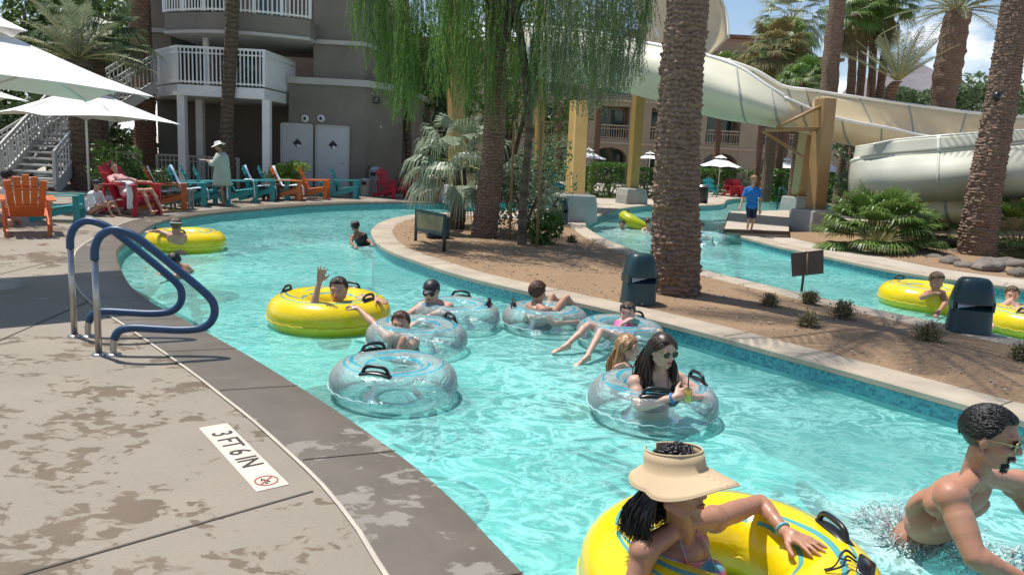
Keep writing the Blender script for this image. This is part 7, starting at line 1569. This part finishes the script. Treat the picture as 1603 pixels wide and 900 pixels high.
J = J_(head=(1612, 455, 10.9), neck=(1614, 470, 10.9), pelvis=(1616, 505, 10.9), shR=(1602, 474, 10.8), elR=(1596, 488, 10.7), wrR=(1592, 494, 10.6), shL=(1626, 474, 10.9), elL=(1630, 488, 10.8), wrL=(1622, 494, 10.7))
YF = .93
# ---- far swimmers
def far_swimmer(px, py, Y, label, face, hm, sk, s=.95, suit='navy'):
    q = lambda dx, dy, dY=0: (px + dx * 11.85 / Y * 10, py + dy * 11.85 / Y * 10, Y + dY)
    J = J_(head=q(0, 0), neck=q(.3, 1.9), pelvis=q(1.2, 6.4), shR=q(-1.3, 2.5), elR=q(-2.4, 4.0, -.15), wrR=q(-3.4, 3.4, -.3), shL=q(1.9, 2.5), elL=q(2.8, 4.2, -.1), wrL=q(2.4, 4.6, -.3))
    p = person(label, J, face, s, sk, .016, False, detail=False, child=s < .9); hair(p, hm, 'wet', .05, 180, int(px), .046, 1.05); return p
far_swimmer(974, 352, 22.6, 'dark-haired swimmer behind the greenish ring in the far pool', (-.3, -.9, 0), 'hairblack', 'skintan')
far_swimmer(1014, 347, 22.8, 'swimmer just left of the big palm trunk in the far pool', (.3, .9, 0), 'hairbrown', 'skinpale')
far_swimmer(1098, 355, 21.0, 'child swimmer right of the big palm trunk beside the clear ring', (-.5, -.8, 0), 'hairdark', 'skinpale', .82)
far_swimmer(1087, 350, 22.5, 'dark-haired swimmer partly behind the big palm trunk', (.4, .8, 0), 'hairblack', 'skinbrown')
YF = 1.0
# ---- seated people at the left edge
J = J_(head=(12, 277, 13.2), neck=(4, 293, 13.2), pelvis=(-8, 338, 13.1), shR=(18, 300, 13.35), elR=(30, 296, 13.5), wrR=(38, 286, 13.3), shL=(-16, 302, 13.0), elL=(-22, 325, 12.9), wrL=(2, 330, 12.8), knR=(30, 345, 13.4), anR=(30, 372, 13.4), knL=(16, 348, 13.0), anL=(18, 374, 13.0))
pl = person('dark-haired man in a white shirt seated at the left edge beside the orange chair', J, (.4, .8, -.35), 1.0, 'skin', .012, False, detail=False); hair(pl, 'hairblack', 'short', .05, 400, 20, .05, 1.05); garment(pl['t'], pl['body'], pl['B'], pl['org'], {'torso', 'armL', 'armR'}, [(pl['neck'], (0, 0, 1))], .014, M['whitecloth'], 'shirt'); trunks(pl, 'navy')
g = G(150, 338); J = dict(head=V((g.x + .05, g.y, .64)), neck=V((g.x, g.y, .50)), pelvis=V((g.x - .08, g.y + .05, .11)), shR=V((g.x + .0, g.y - .16, .44)), elR=V((g.x + .10, g.y - .2, .24)), wrR=V((g.x + .28, g.y - .12, .22)), shL=V((g.x, g.y + .18, .44)), elL=V((g.x + .1, g.y + .22, .25)), wrL=V((g.x + .28, g.y + .12, .22)), knR=V((g.x + .30, g.y - .14, .30)), anR=V((g.x + .42, g.y - .16, .05)), knL=V((g.x + .30, g.y + .14, .30)), anL=V((g.x + .42, g.y + .16, .05)))
pn = person('child in navy cap and white shirt sitting on the deck by the red chair', J, (.9, -.3, -.1), .72, 'skin', .011, False, hs=1.2, child=True, detail=False); hair(pn, 'hairdark', 'short', .04, 160, 21); cap_hat(pn, 'navy'); garment(pn['t'], pn['body'], pn['B'], pn['org'], {'torso', 'armL', 'armR'}, [(pn['neck'], (0, 0, 1))], .02, M['towel'], 'shirt')
W_ = WM[red.name]; q = lambda x, y, z: W_ @ V((x, y, z))
J = dict(head=q(0, -.36, .86), neck=q(0, -.26, .70), pelvis=q(0, -.08, .42), shR=q(.18, -.27, .66), elR=q(.30, -.10, .60), wrR=q(.32, .14, .62), shL=q(-.18, -.27, .66), elL=q(-.30, -.1, .60), wrL=q(-.30, .14, .62), knR=q(.12, .38, .48), anR=q(.14, .60, .09), knL=q(-.12, .38, .48), anL=q(-.14, .60, .09))
M['pinkprint'] = simple('pink_print_cloth', (.62, .34, .32), .9, .45, 30)
pr = person('person in a pink print top lying back in the red chair', J, tuple((W_.to_3x3() @ V((0, .95, .3)))), .92, 'skin', .012, True, detail=False); hair(pr, 'hairbrown', 'wet', .06, 200, 22); garment(pr['t'], pr['body'], pr['B'], pr['org'], {'torso', 'armL', 'armR'}, [], .02, M['pinkprint'], 'top'); trunks(pr, 'whitecloth')
# ---- splashes of water thrown up by the swimmers
def splash(px, py, rad, n, label, seed, h=.12):
    c = G(px, py, WATER); r = random.Random(seed); b = MB()
    for _ in range(n):
        a = r.uniform(0, 6.28); d = rad * r.random() ** .6; z = abs(r.gauss(0, h)) * (1.1 - d / rad); s = r.uniform(.0016, .0055) * (1.6 if r.random() < .08 else 1); v = V((r.gauss(0, 1), r.gauss(0, 1), r.gauss(0, 1))).normalized(); b.ell((d * math.cos(a), d * math.sin(a), z + .01), (s, s * r.uniform(.6, 1.6), s), None, 6, 4)
    o = b.build('splash', M['spray'], None); o.location = c; setp(o, label, 'splash', None, 'stuff')
n = NT('spray'); n.color((.85, .93, .93)).rough(.08); n.set(Transmission_Weight=.6, IOR=1.33); M['spray'] = n.m
splash(1430, 835, .32, 1300, 'water drops thrown up behind the wading man', 1); splash(1545, 885, .28, 700, 'water drops round the wading man arm', 2, .07); splash(262, 415, .30, 180, 'water drops round the swimmer behind the rails', 3, .06); splash(572, 375, .25, 140, 'water drops beside the dark swimmer at the island tip', 4, .06)

def splash_sheets(px, py, rad, n, label, seed, h=.10):
    c = G(px, py, WATER); r = random.Random(seed); b = MB()
    for _ in range(n):
        a = r.uniform(0, 6.28); d = rad * r.uniform(.3, 1); s0 = V((d * math.cos(a), d * math.sin(a), .0)); out = V((math.cos(a), math.sin(a), 0)) * r.uniform(.03, .14); tw = V((-math.sin(a), math.cos(a), 0)) * r.uniform(-.08, .08); z = r.uniform(.2, 1) * h
        pts = arc_pts([s0 - V((0, 0, .01)), s0 + out * .4 + tw * .3 + V((0, 0, z * .8)), s0 + out * .8 + tw * .8 + V((0, 0, z)), s0 + out * 1.2 + tw + V((0, 0, z * .7))], 4); m = len(pts); w = r.uniform(.003, .012)
        b.tube(pts, [w * (1 - i / m) ** .8 * r.uniform(.5, 1.3) + .0008 for i in range(m)], 6, True, r.uniform(.15, .6))
    o = b.build('splash_sheets', M['spray'], None); o.location = c; setp(o, label, 'splash', None, 'stuff')
splash_sheets(1424, 838, .22, 130, 'thin sheets and tongues of water thrown up behind the wading man', 41); splash_sheets(1556, 890, .18, 70, 'thin tongues of water round the forearm of the wading man', 42, .06)
def droplets(p, n, zmin, seed):
    r = random.Random(seed); me = p['body'].data; b = MB(); nv = len(me.vertices); k = 0
    while k < n:
        v = me.vertices[r.randrange(nv)]
        if v.co.z + p['org'].z < zmin: k += 1; continue
        s = r.uniform(.0010, .0026); b.ell(v.co, (s, s, s * 1.2), None, 6, 4); k += 1
    b.build('water_drops', M['spray'], p['t'])
droplets(pm, 700, WATER + .05, 1); droplets(pv, 350, WATER + .1, 2)
